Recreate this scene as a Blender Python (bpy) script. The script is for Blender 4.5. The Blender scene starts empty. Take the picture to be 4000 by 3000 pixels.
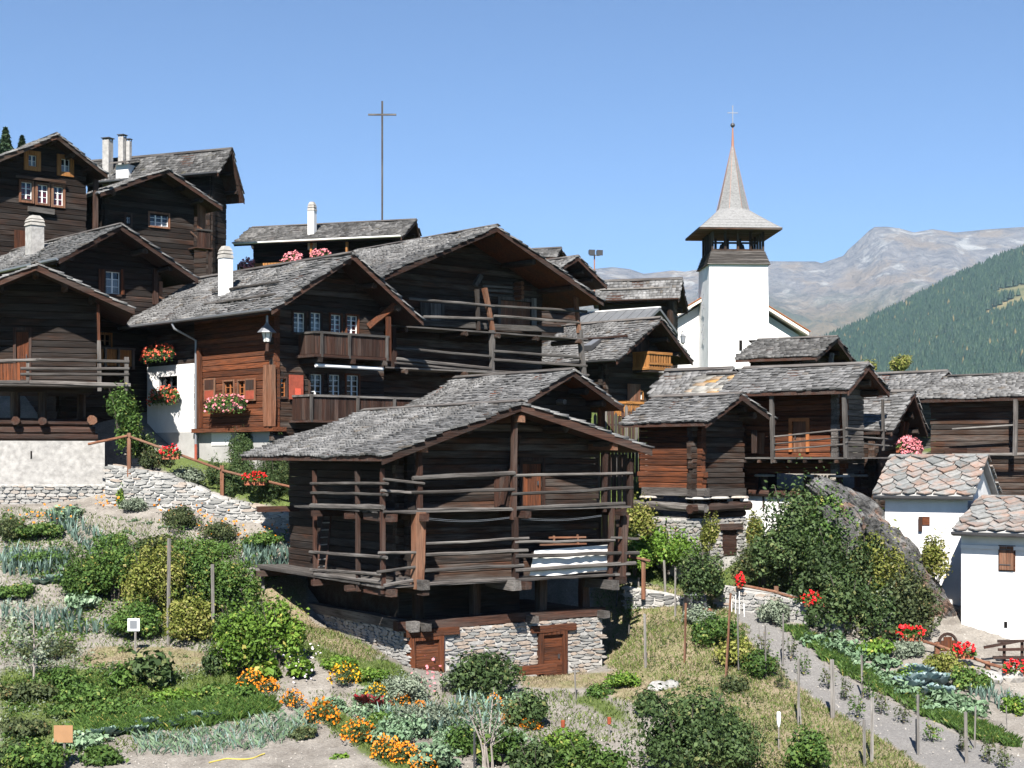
import bpy, math, random
import numpy as np
from mathutils import Vector, Matrix
R = math.radians
random.seed(7); rng = np.random.default_rng(7)
scene = bpy.context.scene
col = scene.collection
# ------------------------------------------------------------------ camera, sky, sun, exposure
F, HX, HY = 5808.0, 2000.0, 1780.0          # focal length and horizon of the 4000 x 3000 photograph
cam_d = bpy.data.cameras.new('camera'); cam = bpy.data.objects.new('camera', cam_d); col.objects.link(cam)
cam.location = (0, 0, 0); cam.rotation_euler = (R(90), 0, 0)
cam_d.sensor_width = 36.0; cam_d.lens = 36.0 * F / 4000.0
cam_d.shift_y = (HY - 1500.0) / 4000.0
cam_d.clip_start = 0.5; cam_d.clip_end = 40000
scene.camera = cam
SUN_EL, SUN_AZ = 44.5, 7.0                   # degrees; azimuth: the light travels this far to the right of straight ahead
w = bpy.data.worlds.new('World'); scene.world = w; w.use_nodes = True
nt = w.node_tree; bg = nt.nodes['Background']
sky = nt.nodes.new('ShaderNodeTexSky'); sky.sky_type = 'NISHITA'; sky.sun_disc = False
sky.sun_elevation = R(SUN_EL); sky.sun_rotation = R(180 + SUN_AZ)
sky.altitude = 3500; sky.air_density = 1.0; sky.dust_density = 0.0; sky.ozone_density = 6.0
nt.links.new(sky.outputs[0], bg.inputs[0]); bg.inputs[1].default_value = 0.068
sd_ = bpy.data.lights.new('sun', 'SUN'); sun = bpy.data.objects.new('sun', sd_); col.objects.link(sun)
sd_.energy = 5.0; sd_.angle = R(0.5); sd_.color = (1.0, 0.955, 0.89)
ld = Vector((math.sin(R(SUN_AZ)) * math.cos(R(SUN_EL)), math.cos(R(SUN_AZ)) * math.cos(R(SUN_EL)), -math.sin(R(SUN_EL))))
sun.rotation_euler = ld.to_track_quat('-Z', 'Y').to_euler(); sun.location = (-20, -60, 60)
vs = scene.view_settings; vs.view_transform = 'Standard'; vs.look = 'None'; vs.exposure = 1.2; vs.gamma = 1.0
vs.use_curve_mapping = False
scene.cycles.max_bounces = 5; scene.cycles.diffuse_bounces = 1; scene.cycles.glossy_bounces = 2
scene.cycles.transmission_bounces = 3; scene.cycles.volume_bounces = 0; scene.cycles.transparent_max_bounces = 12
scene.cycles.use_denoising = True; scene.cycles.caustics_reflective = False; scene.cycles.caustics_refractive = False

def P(px, py, d): return Vector(((px - HX) / F * d, d, (HY - py) / F * d))
def to_px(p): return (HX + F * p[0] / p[1], HY - F * p[2] / p[1])
def lerp(a, b, t): return a + (b - a) * t

# ------------------------------------------------------------------ materials
MATS = {}
def nodes_of(name):
    m = bpy.data.materials.new(name); m.use_nodes = True; MATS[name] = m
    n = m.node_tree; n.nodes.clear()
    out = n.nodes.new('ShaderNodeOutputMaterial'); b = n.nodes.new('ShaderNodeBsdfPrincipled')
    n.links.new(b.outputs[0], out.inputs[0]); b.inputs['Specular IOR Level'].default_value = 0.25
    return m, n, b, out
def c4(c): return (c[0], c[1], c[2], 1.0)
def ramp(n, fac, stops):
    r = n.nodes.new('ShaderNodeValToRGB'); e = r.color_ramp.elements
    e[0].position, e[0].color = stops[0][0], c4(stops[0][1]); e[1].position, e[1].color = stops[-1][0], c4(stops[-1][1])
    for p_, c_ in stops[1:-1]:
        k = e.new(p_); k.color = c4(c_)
    n.links.new(fac, r.inputs[0]); return r.outputs[0]
def noise(n, vec, scale, detail=4, rough=0.6, dist=0.0):
    t = n.nodes.new('ShaderNodeTexNoise'); t.inputs['Scale'].default_value = scale
    t.inputs['Detail'].default_value = detail; t.inputs['Roughness'].default_value = rough
    t.inputs['Distortion'].default_value = dist
    if vec is not None: n.links.new(vec, t.inputs['Vector'])
    return t.outputs[0]
def coords(n, scale=(1, 1, 1), kind='Object', rnd=True):
    tc = n.nodes.new('ShaderNodeTexCoord'); mp = n.nodes.new('ShaderNodeMapping'); mp.inputs['Scale'].default_value = scale
    src = tc.outputs[kind]
    if rnd:
        oi = n.nodes.new('ShaderNodeObjectInfo'); ml = n.nodes.new('ShaderNodeMath'); ml.operation = 'MULTIPLY'; ml.inputs[1].default_value = 57.0
        n.links.new(oi.outputs['Random'], ml.inputs[0]); ad = n.nodes.new('ShaderNodeVectorMath'); ad.operation = 'ADD'
        n.links.new(src, ad.inputs[0]); n.links.new(ml.outputs[0], ad.inputs[1]); src = ad.outputs[0]
    n.links.new(src, mp.inputs['Vector']); return mp.outputs[0]
def mixc(n, a, b, fac, mode='MIX'):
    m = n.nodes.new('ShaderNodeMix'); m.data_type = 'RGBA'; m.blend_type = mode
    for s, v in ((m.inputs[6], a), (m.inputs[7], b)):
        if isinstance(v, (tuple, list)): s.default_value = c4(v)
        else: n.links.new(v, s)
    if isinstance(fac, (int, float)): m.inputs[0].default_value = fac
    else: n.links.new(fac, m.inputs[0])
    return m.outputs[2]
def mrange(n, v, a, b, c, d):
    m = n.nodes.new('ShaderNodeMapRange'); n.links.new(v, m.inputs[0])
    for i, x in enumerate((a, b, c, d)): m.inputs[i + 1].default_value = x
    return m.outputs[0]
def hsv(n, colr, val=None, sat=None):
    h = n.nodes.new('ShaderNodeHueSaturation'); n.links.new(colr, h.inputs['Color'])
    if val is not None: n.links.new(val, h.inputs['Value'])
    if sat is not None: n.links.new(sat, h.inputs['Saturation'])
    return h.outputs[0]
def bump(n, b, h, strength, dist=0.02):
    k = n.nodes.new('ShaderNodeBump'); k.inputs['Strength'].default_value = strength; k.inputs['Distance'].default_value = dist
    n.links.new(h, k.inputs['Height']); n.links.new(k.outputs[0], b.inputs['Normal'])

def wood(name, dark, light, grey, axis, greyamt=0.5, rough=0.85, vr=(0.6, 1.45), red=0.0):
    m, n, b, o = nodes_of(name)
    sc = {'x': (0.8, 16, 16), 'y': (16, 0.8, 16), 'z': (16, 16, 0.8)}[axis]
    g = noise(n, coords(n, sc), 1.6, 6, 0.65)
    big = noise(n, coords(n, tuple(s * 0.12 + 0.25 for s in sc)), 1.5, 3, 0.55)
    c = ramp(n, g, [(0.3, dark), (0.52, light), (0.75, tuple(x * 1.6 for x in light))])
    k = mrange(n, big, 0.42, 0.62, 0.0, greyamt)
    gr = ramp(n, g, [(0.28, tuple(x * 0.4 for x in grey)), (0.7, tuple(x * 1.35 for x in grey))])
    c = mixc(n, c, gr, k)
    if red:                                        # patches where the bark-brown larch is still warm
        pt = noise(n, coords(n, tuple(s * 0.05 + 0.5 for s in sc)), 0.9, 4, 0.6)
        c = mixc(n, c, ramp(n, g, [(0.3, (0.012, 0.005, 0.003)), (0.7, (0.10, 0.036, 0.016))]), mrange(n, pt, 0.54, 0.68, 0.0, red))
    oi = n.nodes.new('ShaderNodeObjectInfo')
    c = hsv(n, c, mrange(n, oi.outputs['Random'], 0, 1, *vr))
    crk = noise(n, coords(n, tuple(s * 1.8 for s in sc)), 1.3, 3, 0.8); c = mixc(n, c, (0.004, 0.003, 0.002), mrange(n, crk, 0.62, 0.68, 0.0, 0.8))
    n.links.new(c, b.inputs['Base Color']); b.inputs['Roughness'].default_value = rough
    bump(n, b, g, 0.8, 0.03); return m
LARCH_D, LARCH_L, LARCH_G = (0.006, 0.0036, 0.0025), (0.034, 0.018, 0.011), (0.07, 0.061, 0.054)
for ax in 'xyz':
    wood('log_' + ax, LARCH_D, LARCH_L, LARCH_G, ax, 0.75, vr=(0.45, 1.75), red=0.55)                                  # sun-blackened larch logs
    wood('black_' + ax, (0.004, 0.0026, 0.002), (0.018, 0.0105, 0.007), (0.036, 0.031, 0.028), ax, 0.7, vr=(0.5, 1.6), red=0.4)   # the blackest walls; on the front barn's side the tone adds shade
    wood('red_' + ax, (0.018, 0.006, 0.003), (0.115, 0.036, 0.014), (0.05, 0.03, 0.021), ax, 0.45)     # warm red-brown larch
    wood('grey_' + ax, (0.022, 0.019, 0.017), (0.075, 0.066, 0.06), (0.15, 0.14, 0.13), ax, 0.7)      # silvered rails and posts
    wood('brown_' + ax, (0.010, 0.0055, 0.004), (0.045, 0.02, 0.013), (0.055, 0.046, 0.04), ax, 0.55)  # brown boards
    wood('new_' + ax, (0.16, 0.065, 0.02), (0.34, 0.15, 0.045), (0.32, 0.17, 0.065), ax, 0.3, 0.6, (0.8, 1.15))  # fresh honey wood
    wood('rail_' + ax, (0.07, 0.028, 0.015), (0.17, 0.075, 0.042), (0.19, 0.125, 0.085), ax, 0.5, 0.7, (0.85, 1.2))   # brown fence wood
    wood('stake_' + ax, (0.09, 0.08, 0.07), (0.18, 0.165, 0.15), (0.24, 0.23, 0.215), ax, 0.6, 0.9, (0.7, 1.25))   # grey stakes
def wall_core():
    m, n, b, o = nodes_of('core'); b.inputs['Base Color'].default_value = (0.004, 0.003, 0.0025, 1); b.inputs['Roughness'].default_value = 0.95
wall_core()
def shingle_mat(name, use_attr, stops):
    m, n, b, o = nodes_of(name)
    if use_attr:
        a = n.nodes.new('ShaderNodeAttribute'); a.attribute_name = 'tint'; v = a.outputs['Fac']
    else:
        v = n.nodes.new('ShaderNodeObjectInfo').outputs['Random']
    c = ramp(n, v, stops)
    g = noise(n, coords(n, (22, 3, 22), rnd=not use_attr), 1.5, 5, 0.7)
    blot = noise(n, coords(n, (1, 1, 1), rnd=False), 0.7, 4, 0.6)
    c = hsv(n, c, mrange(n, g, 0.3, 0.7, 0.55, 1.4))
    c = hsv(n, c, mrange(n, blot, 0.35, 0.65, 0.68, 1.28)); moss = noise(n, coords(n, (1, 1, 1), rnd=False), 1.9, 5, 0.7); c = mixc(n, c, (0.085, 0.075, 0.045), mrange(n, moss, 0.60, 0.70, 0.0, 0.55))
    n.links.new(c, b.inputs['Base Color']); b.inputs['Roughness'].default_value = 0.9
    bump(n, b, g, 0.5, 0.01); return m
SH = [(0.0, (0.06, 0.058, 0.057)), (0.15, (0.105, 0.103, 0.101)), (0.65, (0.15, 0.148, 0.146)), (0.95, (0.20, 0.197, 0.194)), (1.0, (0.10, 0.085, 0.07))]
SHD = [(0.0, (0.04, 0.039, 0.038)), (0.3, (0.07, 0.069, 0.067)), (0.7, (0.10, 0.098, 0.096)), (1.0, (0.15, 0.146, 0.142))]
LICH = [(0.0, (0.09, 0.085, 0.08)), (0.3, (0.22, 0.215, 0.2)), (0.55, (0.34, 0.325, 0.29)), (0.72, (0.34, 0.19, 0.06)), (1.0, (0.25, 0.245, 0.235))]
shingle_mat('shingle', False, SH); shingle_mat('shingle_stuff', True, SH)
shingle_mat('shingle_dark', True, SHD); shingle_mat('shingle_lichen', True, LICH)
def plain(name, colr, rough=0.7, metallic=0.0, var=0.0, vs_=4.0, bumpk=0.0, c2=None):
    m, n, b, o = nodes_of(name)
    if var or c2 is not None:
        v = noise(n, coords(n, rnd=True), vs_, 5, 0.6)
        c2 = c2 or tuple(x * (1 - var) for x in colr)
        c = ramp(n, v, [(0.35, c2), (0.65, colr)]); n.links.new(c, b.inputs['Base Color'])
        if bumpk: bump(n, b, v, bumpk, 0.03)
    else: b.inputs['Base Color'].default_value = c4(colr)
    b.inputs['Roughness'].default_value = rough; b.inputs['Metallic'].default_value = metallic; return m
plain('white_wall', (0.80, 0.79, 0.77), 0.9, 0, 0.16, 1.1, 0.35)
plain('grey_plaster', (0.42, 0.41, 0.39), 0.95, 0, 0.22, 1.6, 0.3)
plain('rough_plaster', (0.40, 0.385, 0.365), 0.95, 0, 0.35, 5.0, 1.0)
plain('mortar', (0.50, 0.48, 0.45), 0.95, 0, 0.35, 6.0, 0.8)
plain('mortar_dark', (0.16, 0.15, 0.135), 0.95, 0, 0.4, 6.0, 0.6)
plain('white_paint', (0.8, 0.79, 0.76), 0.5)
plain('red_paint', (0.32, 0.075, 0.045), 0.6, 0, 0.3, 5)
plain('red_curtain', (0.50, 0.05, 0.06), 0.8, 0, 0.5, 9)
plain('white_cloth', (0.72, 0.70, 0.66), 0.9, 0, 0.12, 3)
plain('metal_grey', (0.28, 0.29, 0.31), 0.45, 0.6)
plain('metal_dark', (0.09, 0.09, 0.095), 0.5, 0.5)
plain('metal_roof', (0.17, 0.175, 0.18), 0.5, 0.2, 0.2, 2)
plain('copper', (0.36, 0.18, 0.12), 0.5, 0.3)
plain('concrete', (0.36, 0.34, 0.31), 0.9, 0, 0.3, 6, 0.3)
plain('eave_cream', (0.75, 0.66, 0.55), 0.8)
plain('orange_trim', (0.36, 0.13, 0.045), 0.8, 0, .3, 6)
plain('terracotta', (0.40, 0.13, 0.07), 0.8, 0, 0.2, 5)
plain('lamp_glass', (0.7, 0.7, 0.66), 0.3)
plain('plastic_white', (0.75, 0.76, 0.78), 0.4)
plain('plastic_green', (0.02, 0.30, 0.06), 0.4)
plain('hose_green', (0.03, 0.22, 0.10), 0.4)
plain('hose_yellow', (0.45, 0.36, 0.08), 0.5)
plain('rust', (0.30, 0.07, 0.03), 0.8, 0, 0.3, 6)
plain('board_tan', (0.34, 0.19, 0.095), 0.7, 0, 0.15, 3)
plain('bark', (0.10, 0.085, 0.07), 0.95, 0, 0.4, 9, 0.6)
plain('bark_pale', (0.33, 0.29, 0.26), 0.9, 0, 0.3, 9, 0.4)
plain('stem_green', (0.12, 0.16, 0.05), 0.8)
def glass_mat():
    m, n, b, o = nodes_of('glass'); b.inputs['Base Color'].default_value = (0.03, 0.035, 0.045, 1)
    b.inputs['Roughness'].default_value = 0.06; b.inputs['Specular IOR Level'].default_value = 0.6
glass_mat()
def stone_mat(name, stops, rust=0.0):
    m, n, b, o = nodes_of(name)
    oi = n.nodes.new('ShaderNodeObjectInfo'); c = ramp(n, oi.outputs['Random'], stops)
    g = noise(n, coords(n, (1, 1, 1)), 7.0, 6, 0.7); c = hsv(n, c, mrange(n, g, 0.3, 0.7, 0.6, 1.3))
    if rust:
        l = noise(n, coords(n, (1, 1, 1)), 1.1, 5, 0.62)
        c = mixc(n, c, (0.33, 0.155, 0.085), mrange(n, l, 0.47, 0.66, 0.0, rust))
    n.links.new(c, b.inputs['Base Color']); b.inputs['Roughness'].default_value = 0.9; bump(n, b, g, 0.7, 0.02); return m
stone_mat('stone', [(0, (0.20, 0.20, 0.19)), (0.4, (0.29, 0.285, 0.27)), (0.75, (0.37, 0.36, 0.34)), (0.95, (0.33, 0.27, 0.22)), (1, (0.48, 0.46, 0.43))])
stone_mat('stone_dark', [(0, (0.13, 0.13, 0.125)), (0.5, (0.26, 0.255, 0.245)), (1, (0.42, 0.40, 0.37))])
stone_mat('slate', [(0, (0.15, 0.155, 0.15)), (0.5, (0.21, 0.215, 0.21)), (1, (0.26, 0.255, 0.24))], 0.5)
def leaf_mat(name, stops, transl=0.3, rough=0.6):
    m, n, b, o = nodes_of(name)
    a = n.nodes.new('ShaderNodeAttribute'); a.attribute_name = 'tint'
    c = ramp(n, a.outputs['Fac'], stops)
    oi = n.nodes.new('ShaderNodeObjectInfo'); c = hsv(n, c, mrange(n, oi.outputs['Random'], 0, 1, 0.85, 1.15))
    n.links.new(c, b.inputs['Base Color']); b.inputs['Roughness'].default_value = rough
    t = n.nodes.new('ShaderNodeBsdfTranslucent'); n.links.new(c, t.inputs['Color'])
    mx = n.nodes.new('ShaderNodeMixShader'); mx.inputs[0].default_value = transl
    n.links.new(b.outputs[0], mx.inputs[1]); n.links.new(t.outputs[0], mx.inputs[2]); n.links.new(mx.outputs[0], o.inputs[0]); return m
leaf_mat('leaf_dark', [(0, (0.022, 0.042, 0.013)), (0.5, (0.06, 0.10, 0.033)), (0.85, (0.105, 0.155, 0.055)), (1, (0.19, 0.20, 0.075))])
leaf_mat('leaf_mid', [(0, (0.03, 0.065, 0.012)), (0.5, (0.075, 0.145, 0.03)), (0.9, (0.14, 0.22, 0.05)), (1, (0.32, 0.30, 0.08))])
leaf_mat('leaf_bright', [(0, (0.05, 0.10, 0.012)), (0.5, (0.125, 0.23, 0.03)), (0.88, (0.20, 0.31, 0.05)), (1, (0.42, 0.38, 0.10))])
leaf_mat('leaf_yellow', [(0, (0.07, 0.09, 0.015)), (0.4, (0.16, 0.19, 0.035)), (0.8, (0.30, 0.29, 0.08)), (1, (0.42, 0.36, 0.16))])
leaf_mat('leaf_olive', [(0, (0.03, 0.045, 0.018)), (0.5, (0.075, 0.10, 0.04)), (0.85, (0.13, 0.155, 0.06)), (1, (0.22, 0.16, 0.07))])
leaf_mat('leaf_blue', [(0, (0.07, 0.12, 0.09)), (0.5, (0.15, 0.235, 0.19)), (1, (0.27, 0.36, 0.31))], 0.2, 0.5)
leaf_mat('leaf_cabbage', [(0, (0.10, 0.17, 0.17)), (0.5, (0.20, 0.29, 0.29)), (1, (0.33, 0.41, 0.41))], 0.15, 0.45)
leaf_mat('leaf_kale', [(0, (0.08, 0.14, 0.07)), (0.5, (0.17, 0.26, 0.15)), (1, (0.28, 0.37, 0.24))], 0.2, 0.5)
leaf_mat('leaf_silver', [(0, (0.10, 0.13, 0.085)), (0.5, (0.19, 0.23, 0.16)), (1, (0.30, 0.33, 0.25))], 0.2)
leaf_mat('leaf_chard', [(0, (0.05, 0.012, 0.012)), (0.6, (0.12, 0.02, 0.02)), (1, (0.3, 0.02, 0.03))], 0.2)
leaf_mat('spruce', [(0, (0.012, 0.026, 0.014)), (0.6, (0.035, 0.065, 0.03)), (1, (0.06, 0.09, 0.04))], 0.1)
leaf_mat('grass_green', [(0, (0.05, 0.085, 0.015)), (0.5, (0.11, 0.17, 0.03)), (1, (0.22, 0.25, 0.07))], 0.35)
leaf_mat('grass_dry', [(0, (0.14, 0.125, 0.06)), (0.5, (0.25, 0.205, 0.12)), (1, (0.36, 0.31, 0.20))], 0.3)
leaf_mat('forest', [(0, (0.012, 0.026, 0.018)), (0.6, (0.024, 0.046, 0.028)), (0.97, (0.04, 0.066, 0.034)), (1, (0.12, 0.10, 0.045))], 0.05)
plain('petal_orange', (0.75, 0.24, 0.012), 0.6, 0, 0.35, 30)
plain('petal_yellow', (0.80, 0.42, 0.02), 0.6, 0, 0.3, 30)
plain('petal_red', (0.66, 0.012, 0.018), 0.5, 0, 0.3, 30)
plain('petal_pink', (0.72, 0.24, 0.27), 0.6, 0, 0.4, 30)
plain('petal_coral', (0.68, 0.12, 0.07), 0.6, 0, 0.3, 30)
plain('petal_white', (0.75, 0.66, 0.70), 0.6, 0, 0.15, 30)

# ------------------------------------------------------------------ mesh helpers
def link(name, me, parent=None, mat=None):
    o = bpy.data.objects.new(name, me); col.objects.link(o)
    if parent is not None: o.parent = parent
    if mat is not None and me is not None and not me.materials: me.materials.append(MATS[mat])
    return o
def tag(o, label=None, cat=None, group=None, kind=None):
    if label: o['label'] = label
    if cat: o['category'] = cat
    if group: o['group'] = group
    if kind: o['kind'] = kind
    return o
def empty(name, loc, rz=0.0, label=None, cat=None, group=None):
    o = bpy.data.objects.new(name, None); col.objects.link(o); o.location = loc; o.rotation_euler = (0, 0, rz)
    o.empty_display_size = 0.2
    return tag(o, label, cat, group)
class MB:
    def __init__(s): s.v = []; s.f = []
    def add(s, vs_, fs_):
        k = len(s.v); s.v += [tuple(x) for x in vs_]; s.f += [tuple(i + k for i in f) for f in fs_]; return s
    def box(s, x0, x1, y0, y1, z0, z1):
        return s.add([(x0, y0, z0), (x1, y0, z0), (x1, y1, z0), (x0, y1, z0), (x0, y0, z1), (x1, y0, z1), (x1, y1, z1), (x0, y1, z1)],
                     [(0, 3, 2, 1), (4, 5, 6, 7), (0, 1, 5, 4), (1, 2, 6, 5), (2, 3, 7, 6), (3, 0, 4, 7)])
    def hexa(s, p): return s.add(p, [(0, 3, 2, 1), (4, 5, 6, 7), (0, 1, 5, 4), (1, 2, 6, 5), (2, 3, 7, 6), (3, 0, 4, 7)])
    def extrude(s, poly, a, b, mk):
        """poly: 2-D outline, mk(p, t) -> 3-D point; solid between t = a and t = b"""
        n = len(poly); vs_ = [mk(p, a) for p in poly] + [mk(p, b) for p in poly]
        return s.add(vs_, [tuple(range(n - 1, -1, -1)), tuple(range(n, 2 * n))] + [(i, (i + 1) % n, n + (i + 1) % n, n + i) for i in range(n)])
    def tube(s, pts, rad, n=6, jit=0.0, square=False):
        pts = [Vector(p) for p in pts]; m = len(pts); vs_ = []
        for i, p in enumerate(pts):
            t = (pts[min(i + 1, m - 1)] - pts[max(i - 1, 0)]).normalized()
            a = t.cross(Vector((0, 0, 1))); a = t.cross(Vector((1, 0, 0))) if a.length < 0.1 else a
            a.normalize(); b_ = t.cross(a).normalized(); r = rad[i] if isinstance(rad, (list, tuple)) else rad
            for k in range(n):
                q = 2 * math.pi * (k + 0.5) / n; rr = r * (1 + random.uniform(-jit, jit)) * (1.25 if square else 1)
                vs_.append(p + a * math.cos(q) * rr + b_ * math.sin(q) * rr)
        fs_ = [tuple(range(n - 1, -1, -1)), tuple(range((m - 1) * n, m * n))]
        for i in range(m - 1):
            for k in range(n): fs_.append((i * n + k, i * n + (k + 1) % n, (i + 1) * n + (k + 1) % n, (i + 1) * n + k))
        return s.add(vs_, fs_)
    def lathe(s, prof, n=10, c=(0, 0, 0)):
        vs_ = []; m = len(prof)
        for r, z in prof:
            for k in range(n): vs_.append((c[0] + r * math.cos(2 * math.pi * k / n), c[1] + r * math.sin(2 * math.pi * k / n), c[2] + z))
        fs_ = [tuple(range(n - 1, -1, -1)), tuple(range((m - 1) * n, m * n))]
        for i in range(m - 1):
            for k in range(n): fs_.append((i * n + k, i * n + (k + 1) % n, (i + 1) * n + (k + 1) % n, (i + 1) * n + k))
        return s.add(vs_, fs_)
    def mesh(s, name='m'):
        me = bpy.data.meshes.new(name); me.from_pydata(s.v, [], s.f); me.update(); return me
    def build(s, name, mat, parent=None, smooth=False):
        me = s.mesh(name)
        if smooth: me.polygons.foreach_set('use_smooth', [True] * len(me.polygons))
        return link(name, me, parent, mat)
def np_mesh(name, verts, faces, tint=None, mat=None, parent=None, smooth=False):
    verts = np.asarray(verts, np.float32); faces = np.asarray(faces, np.int32); k = faces.shape[1]
    me = bpy.data.meshes.new(name); me.vertices.add(len(verts)); me.vertices.foreach_set('co', verts.ravel())
    me.loops.add(faces.size); me.loops.foreach_set('vertex_index', faces.ravel())
    me.polygons.add(len(faces)); me.polygons.foreach_set('loop_start', np.arange(0, faces.size, k, dtype=np.int32))
    try: me.polygons.foreach_set('loop_total', np.full(len(faces), k, np.int32))
    except Exception: pass
    if tint is not None:
        a = me.attributes.new('tint', 'FLOAT', 'POINT'); a.data.foreach_set('value', np.asarray(tint, np.float32))
    me.update(calc_edges=True); me.validate()
    if smooth: me.polygons.foreach_set('use_smooth', np.ones(len(faces), bool))
    return link(name, me, parent, mat)
def rough_pole(p, q, r, n=6, seg=5, jit=0.13, bend=0.012, square=False):
    p, q = Vector(p), Vector(q); L = (q - p).length; pts = []
    for i in range(seg + 1):
        t = i / seg; c = p.lerp(q, t); k = bend * L * math.sin(math.pi * t)
        pts.append(c + Vector((random.uniform(-1, 1), random.uniform(-1, 1), random.uniform(-1, 1))) * k * 0.35)
    return MB().tube(pts, r, n, jit, square)

# ------------------------------------------------------------------ terrain: a smooth height field through surveyed points
CP = []   # (x, y, z)
def cp(px, py, d): v = P(px, py, d); CP.append((v.x, v.y, v.z))
for a in [(0, 3000, 36), (700, 3000, 36), (1300, 3000, 36), (2000, 3000, 36), (2700, 3000, 36), (3300, 3000, 36.5), (4000, 3000, 37),
          (1500, 2600, 43.2), (1600, 2608, 44.2), (1800, 2635, 44.6), (2000, 2648, 45.8), (2362, 2640, 48.0), (2200, 2650, 46.6), (1900, 2600, 50), (1180, 2430, 48.5), (1050, 2290, 50.5), (1350, 2480, 46.2),
          (660, 2520, 45), (840, 2510, 45), (200, 2300, 48.5), (100, 2650, 42), (700, 2750, 40.3), (1300, 2790, 40), (400, 2150, 51), (-300, 2150, 51),
          (0, 1974, 54.4), (200, 1972, 54.9), (400, 1964, 55.2), (640, 1997, 54), (900, 2052, 53.6), (1140, 2082, 53.2), (-500, 1974, 54), (150, 1960, 56),
          (2900, 2390, 49), (3100, 2480, 47), (3480, 2700, 43), (4000, 2700, 43.5), (3750, 2590, 45), (4300, 2600, 45.5), (2500, 2330, 51), (2700, 2300, 51.5),
          (2640, 2140, 54.5), (2480, 2500, 47.5), (2700, 2700, 42), (2450, 2680, 43.2), (2150, 2780, 41.2), (3050, 2800, 40), (2850, 2560, 45.2), (3300, 2540, 45.6),
          (3500, 2200, 53), (3100, 2150, 53.5), (3000, 2000, 56), (3300, 1930, 57.5), (3900, 2350, 50)]: cp(*a)
for a in [(-6, 57, 0.0), (-12, 57, -0.6), (-17, 58.5, 0.0), (-22, 58, -0.5), (-12, 61, 0.6), (-20, 63, 3.2), (-28, 60, 2.5), (-3, 55, -1.0), (0, 54, -1.6), (-8.2, 54.5, -1.5), (-10, 54.8, -1.1),
          (4, 56, -1.4), (2, 62, 0.8), (-6, 65, 2.2), (-14, 70, 5.5), (-24, 72, 7.5), (-10, 82, 7.0), (4, 80, 4.0), (12, 75, 2.4), (9, 64, 0.2), (14, 60, -0.4), (20, 60, -0.6), (20, 75, 1.0),
          (14, 98, 4.2), (24, 98, 2.0), (-25, 98, 9.5), (0, 98, 6.5), (34, 70, -1.5), (34, 50, -5.5), (-34, 52, -1.0), (-34, 36, -7.5), (34, 36, -8.4),
          (0, 26, -8.6), (-24, 26, -8.6), (24, 26, -9.2), (0, 12, -7.0), (0, 0, -1.75), (-24, 6, -5), (24, 6, -6)]: CP.append(a)
CPA = np.array(CP, float)
def _tps():
    xy = CPA[:, :2]; n = len(xy); d = np.linalg.norm(xy[:, None] - xy[None], axis=2)
    K = np.where(d > 0, d * d * np.log(np.maximum(d, 1e-9)), 0) + np.eye(n) * 0.25
    Pm = np.hstack([np.ones((n, 1)), xy]); A = np.block([[K, Pm], [Pm.T, np.zeros((3, 3))]])
    return np.linalg.solve(A, np.concatenate([CPA[:, 2], np.zeros(3)]))
TPS = _tps()
def hgt(x, y):
    x = np.atleast_1d(np.asarray(x, float)); y = np.atleast_1d(np.asarray(y, float))
    xc = np.clip(x, -36, 36); yc = np.clip(y, -2, 100)
    d = np.sqrt((xc[:, None] - CPA[None, :, 0]) ** 2 + (yc[:, None] - CPA[None, :, 1]) ** 2)
    U = np.where(d > 0, d * d * np.log(np.maximum(d, 1e-9)), 0)
    z = U @ TPS[:-3] + TPS[-3] + TPS[-2] * xc + TPS[-1] * yc
    far = np.hypot(x - xc, y - yc); k = np.exp(-far / 160.0)
    return z * k - 70.0 * (1 - k)
def hz(x, y): return float(hgt(x, y)[0])
def G(px, py, d0=30.0, d1=75.0):
    """where the sight line through a pixel of the photograph meets the ground"""
    ds = np.arange(d0, d1, 0.1); xs = (px - HX) / F * ds; zs = (HY - py) / F * ds; h = hgt(xs, ds)
    i = np.nonzero(zs < h)[0]; d = ds[i[0]] if len(i) else d1
    x = (px - HX) / F * d; return Vector((x, d, hz(x, d)))
# ------------------------------------------------------------------ leaves and blossoms
def glass_fix():
    m = MATS['glass']; n = m.node_tree; n.nodes.clear(); o = n.nodes.new('ShaderNodeOutputMaterial')
    t = n.nodes.new('ShaderNodeBsdfTransparent'); g = n.nodes.new('ShaderNodeBsdfGlossy'); g.inputs['Roughness'].default_value = 0.05
    t.inputs[0].default_value = (0.75, 0.78, 0.8, 1); mx = n.nodes.new('ShaderNodeMixShader'); mx.inputs[0].default_value = 0.045
    n.links.new(t.outputs[0], mx.inputs[1]); n.links.new(g.outputs[0], mx.inputs[2]); n.links.new(mx.outputs[0], o.inputs[0])
glass_fix()
def unit(a): return a / np.maximum(np.linalg.norm(a, axis=1, keepdims=True), 1e-9)
def leaf_quads(c, nrm, size, aspect=0.55, droop=0.15):
    n = len(c); nrm = unit(nrm); r = rng.normal(size=(n, 3)); a = unit(np.cross(nrm, r)); b = np.cross(nrm, a)
    s = np.broadcast_to(np.asarray(size, float).reshape(-1, 1), (n, 1)); asp = aspect * rng.uniform(0.8, 1.2, (n, 1))
    base = c - a * s * 0.5; tip = c + a * s * 0.5 - nrm * s * droop
    l = c + b * s * asp * 0.5 + nrm * s * 0.10; rr = c - b * s * asp * 0.5 + nrm * s * 0.10
    v = np.stack([base, l, tip, rr], 1).reshape(-1, 3); f = np.arange(4 * n).reshape(-1, 4)
    return v, f
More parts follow.
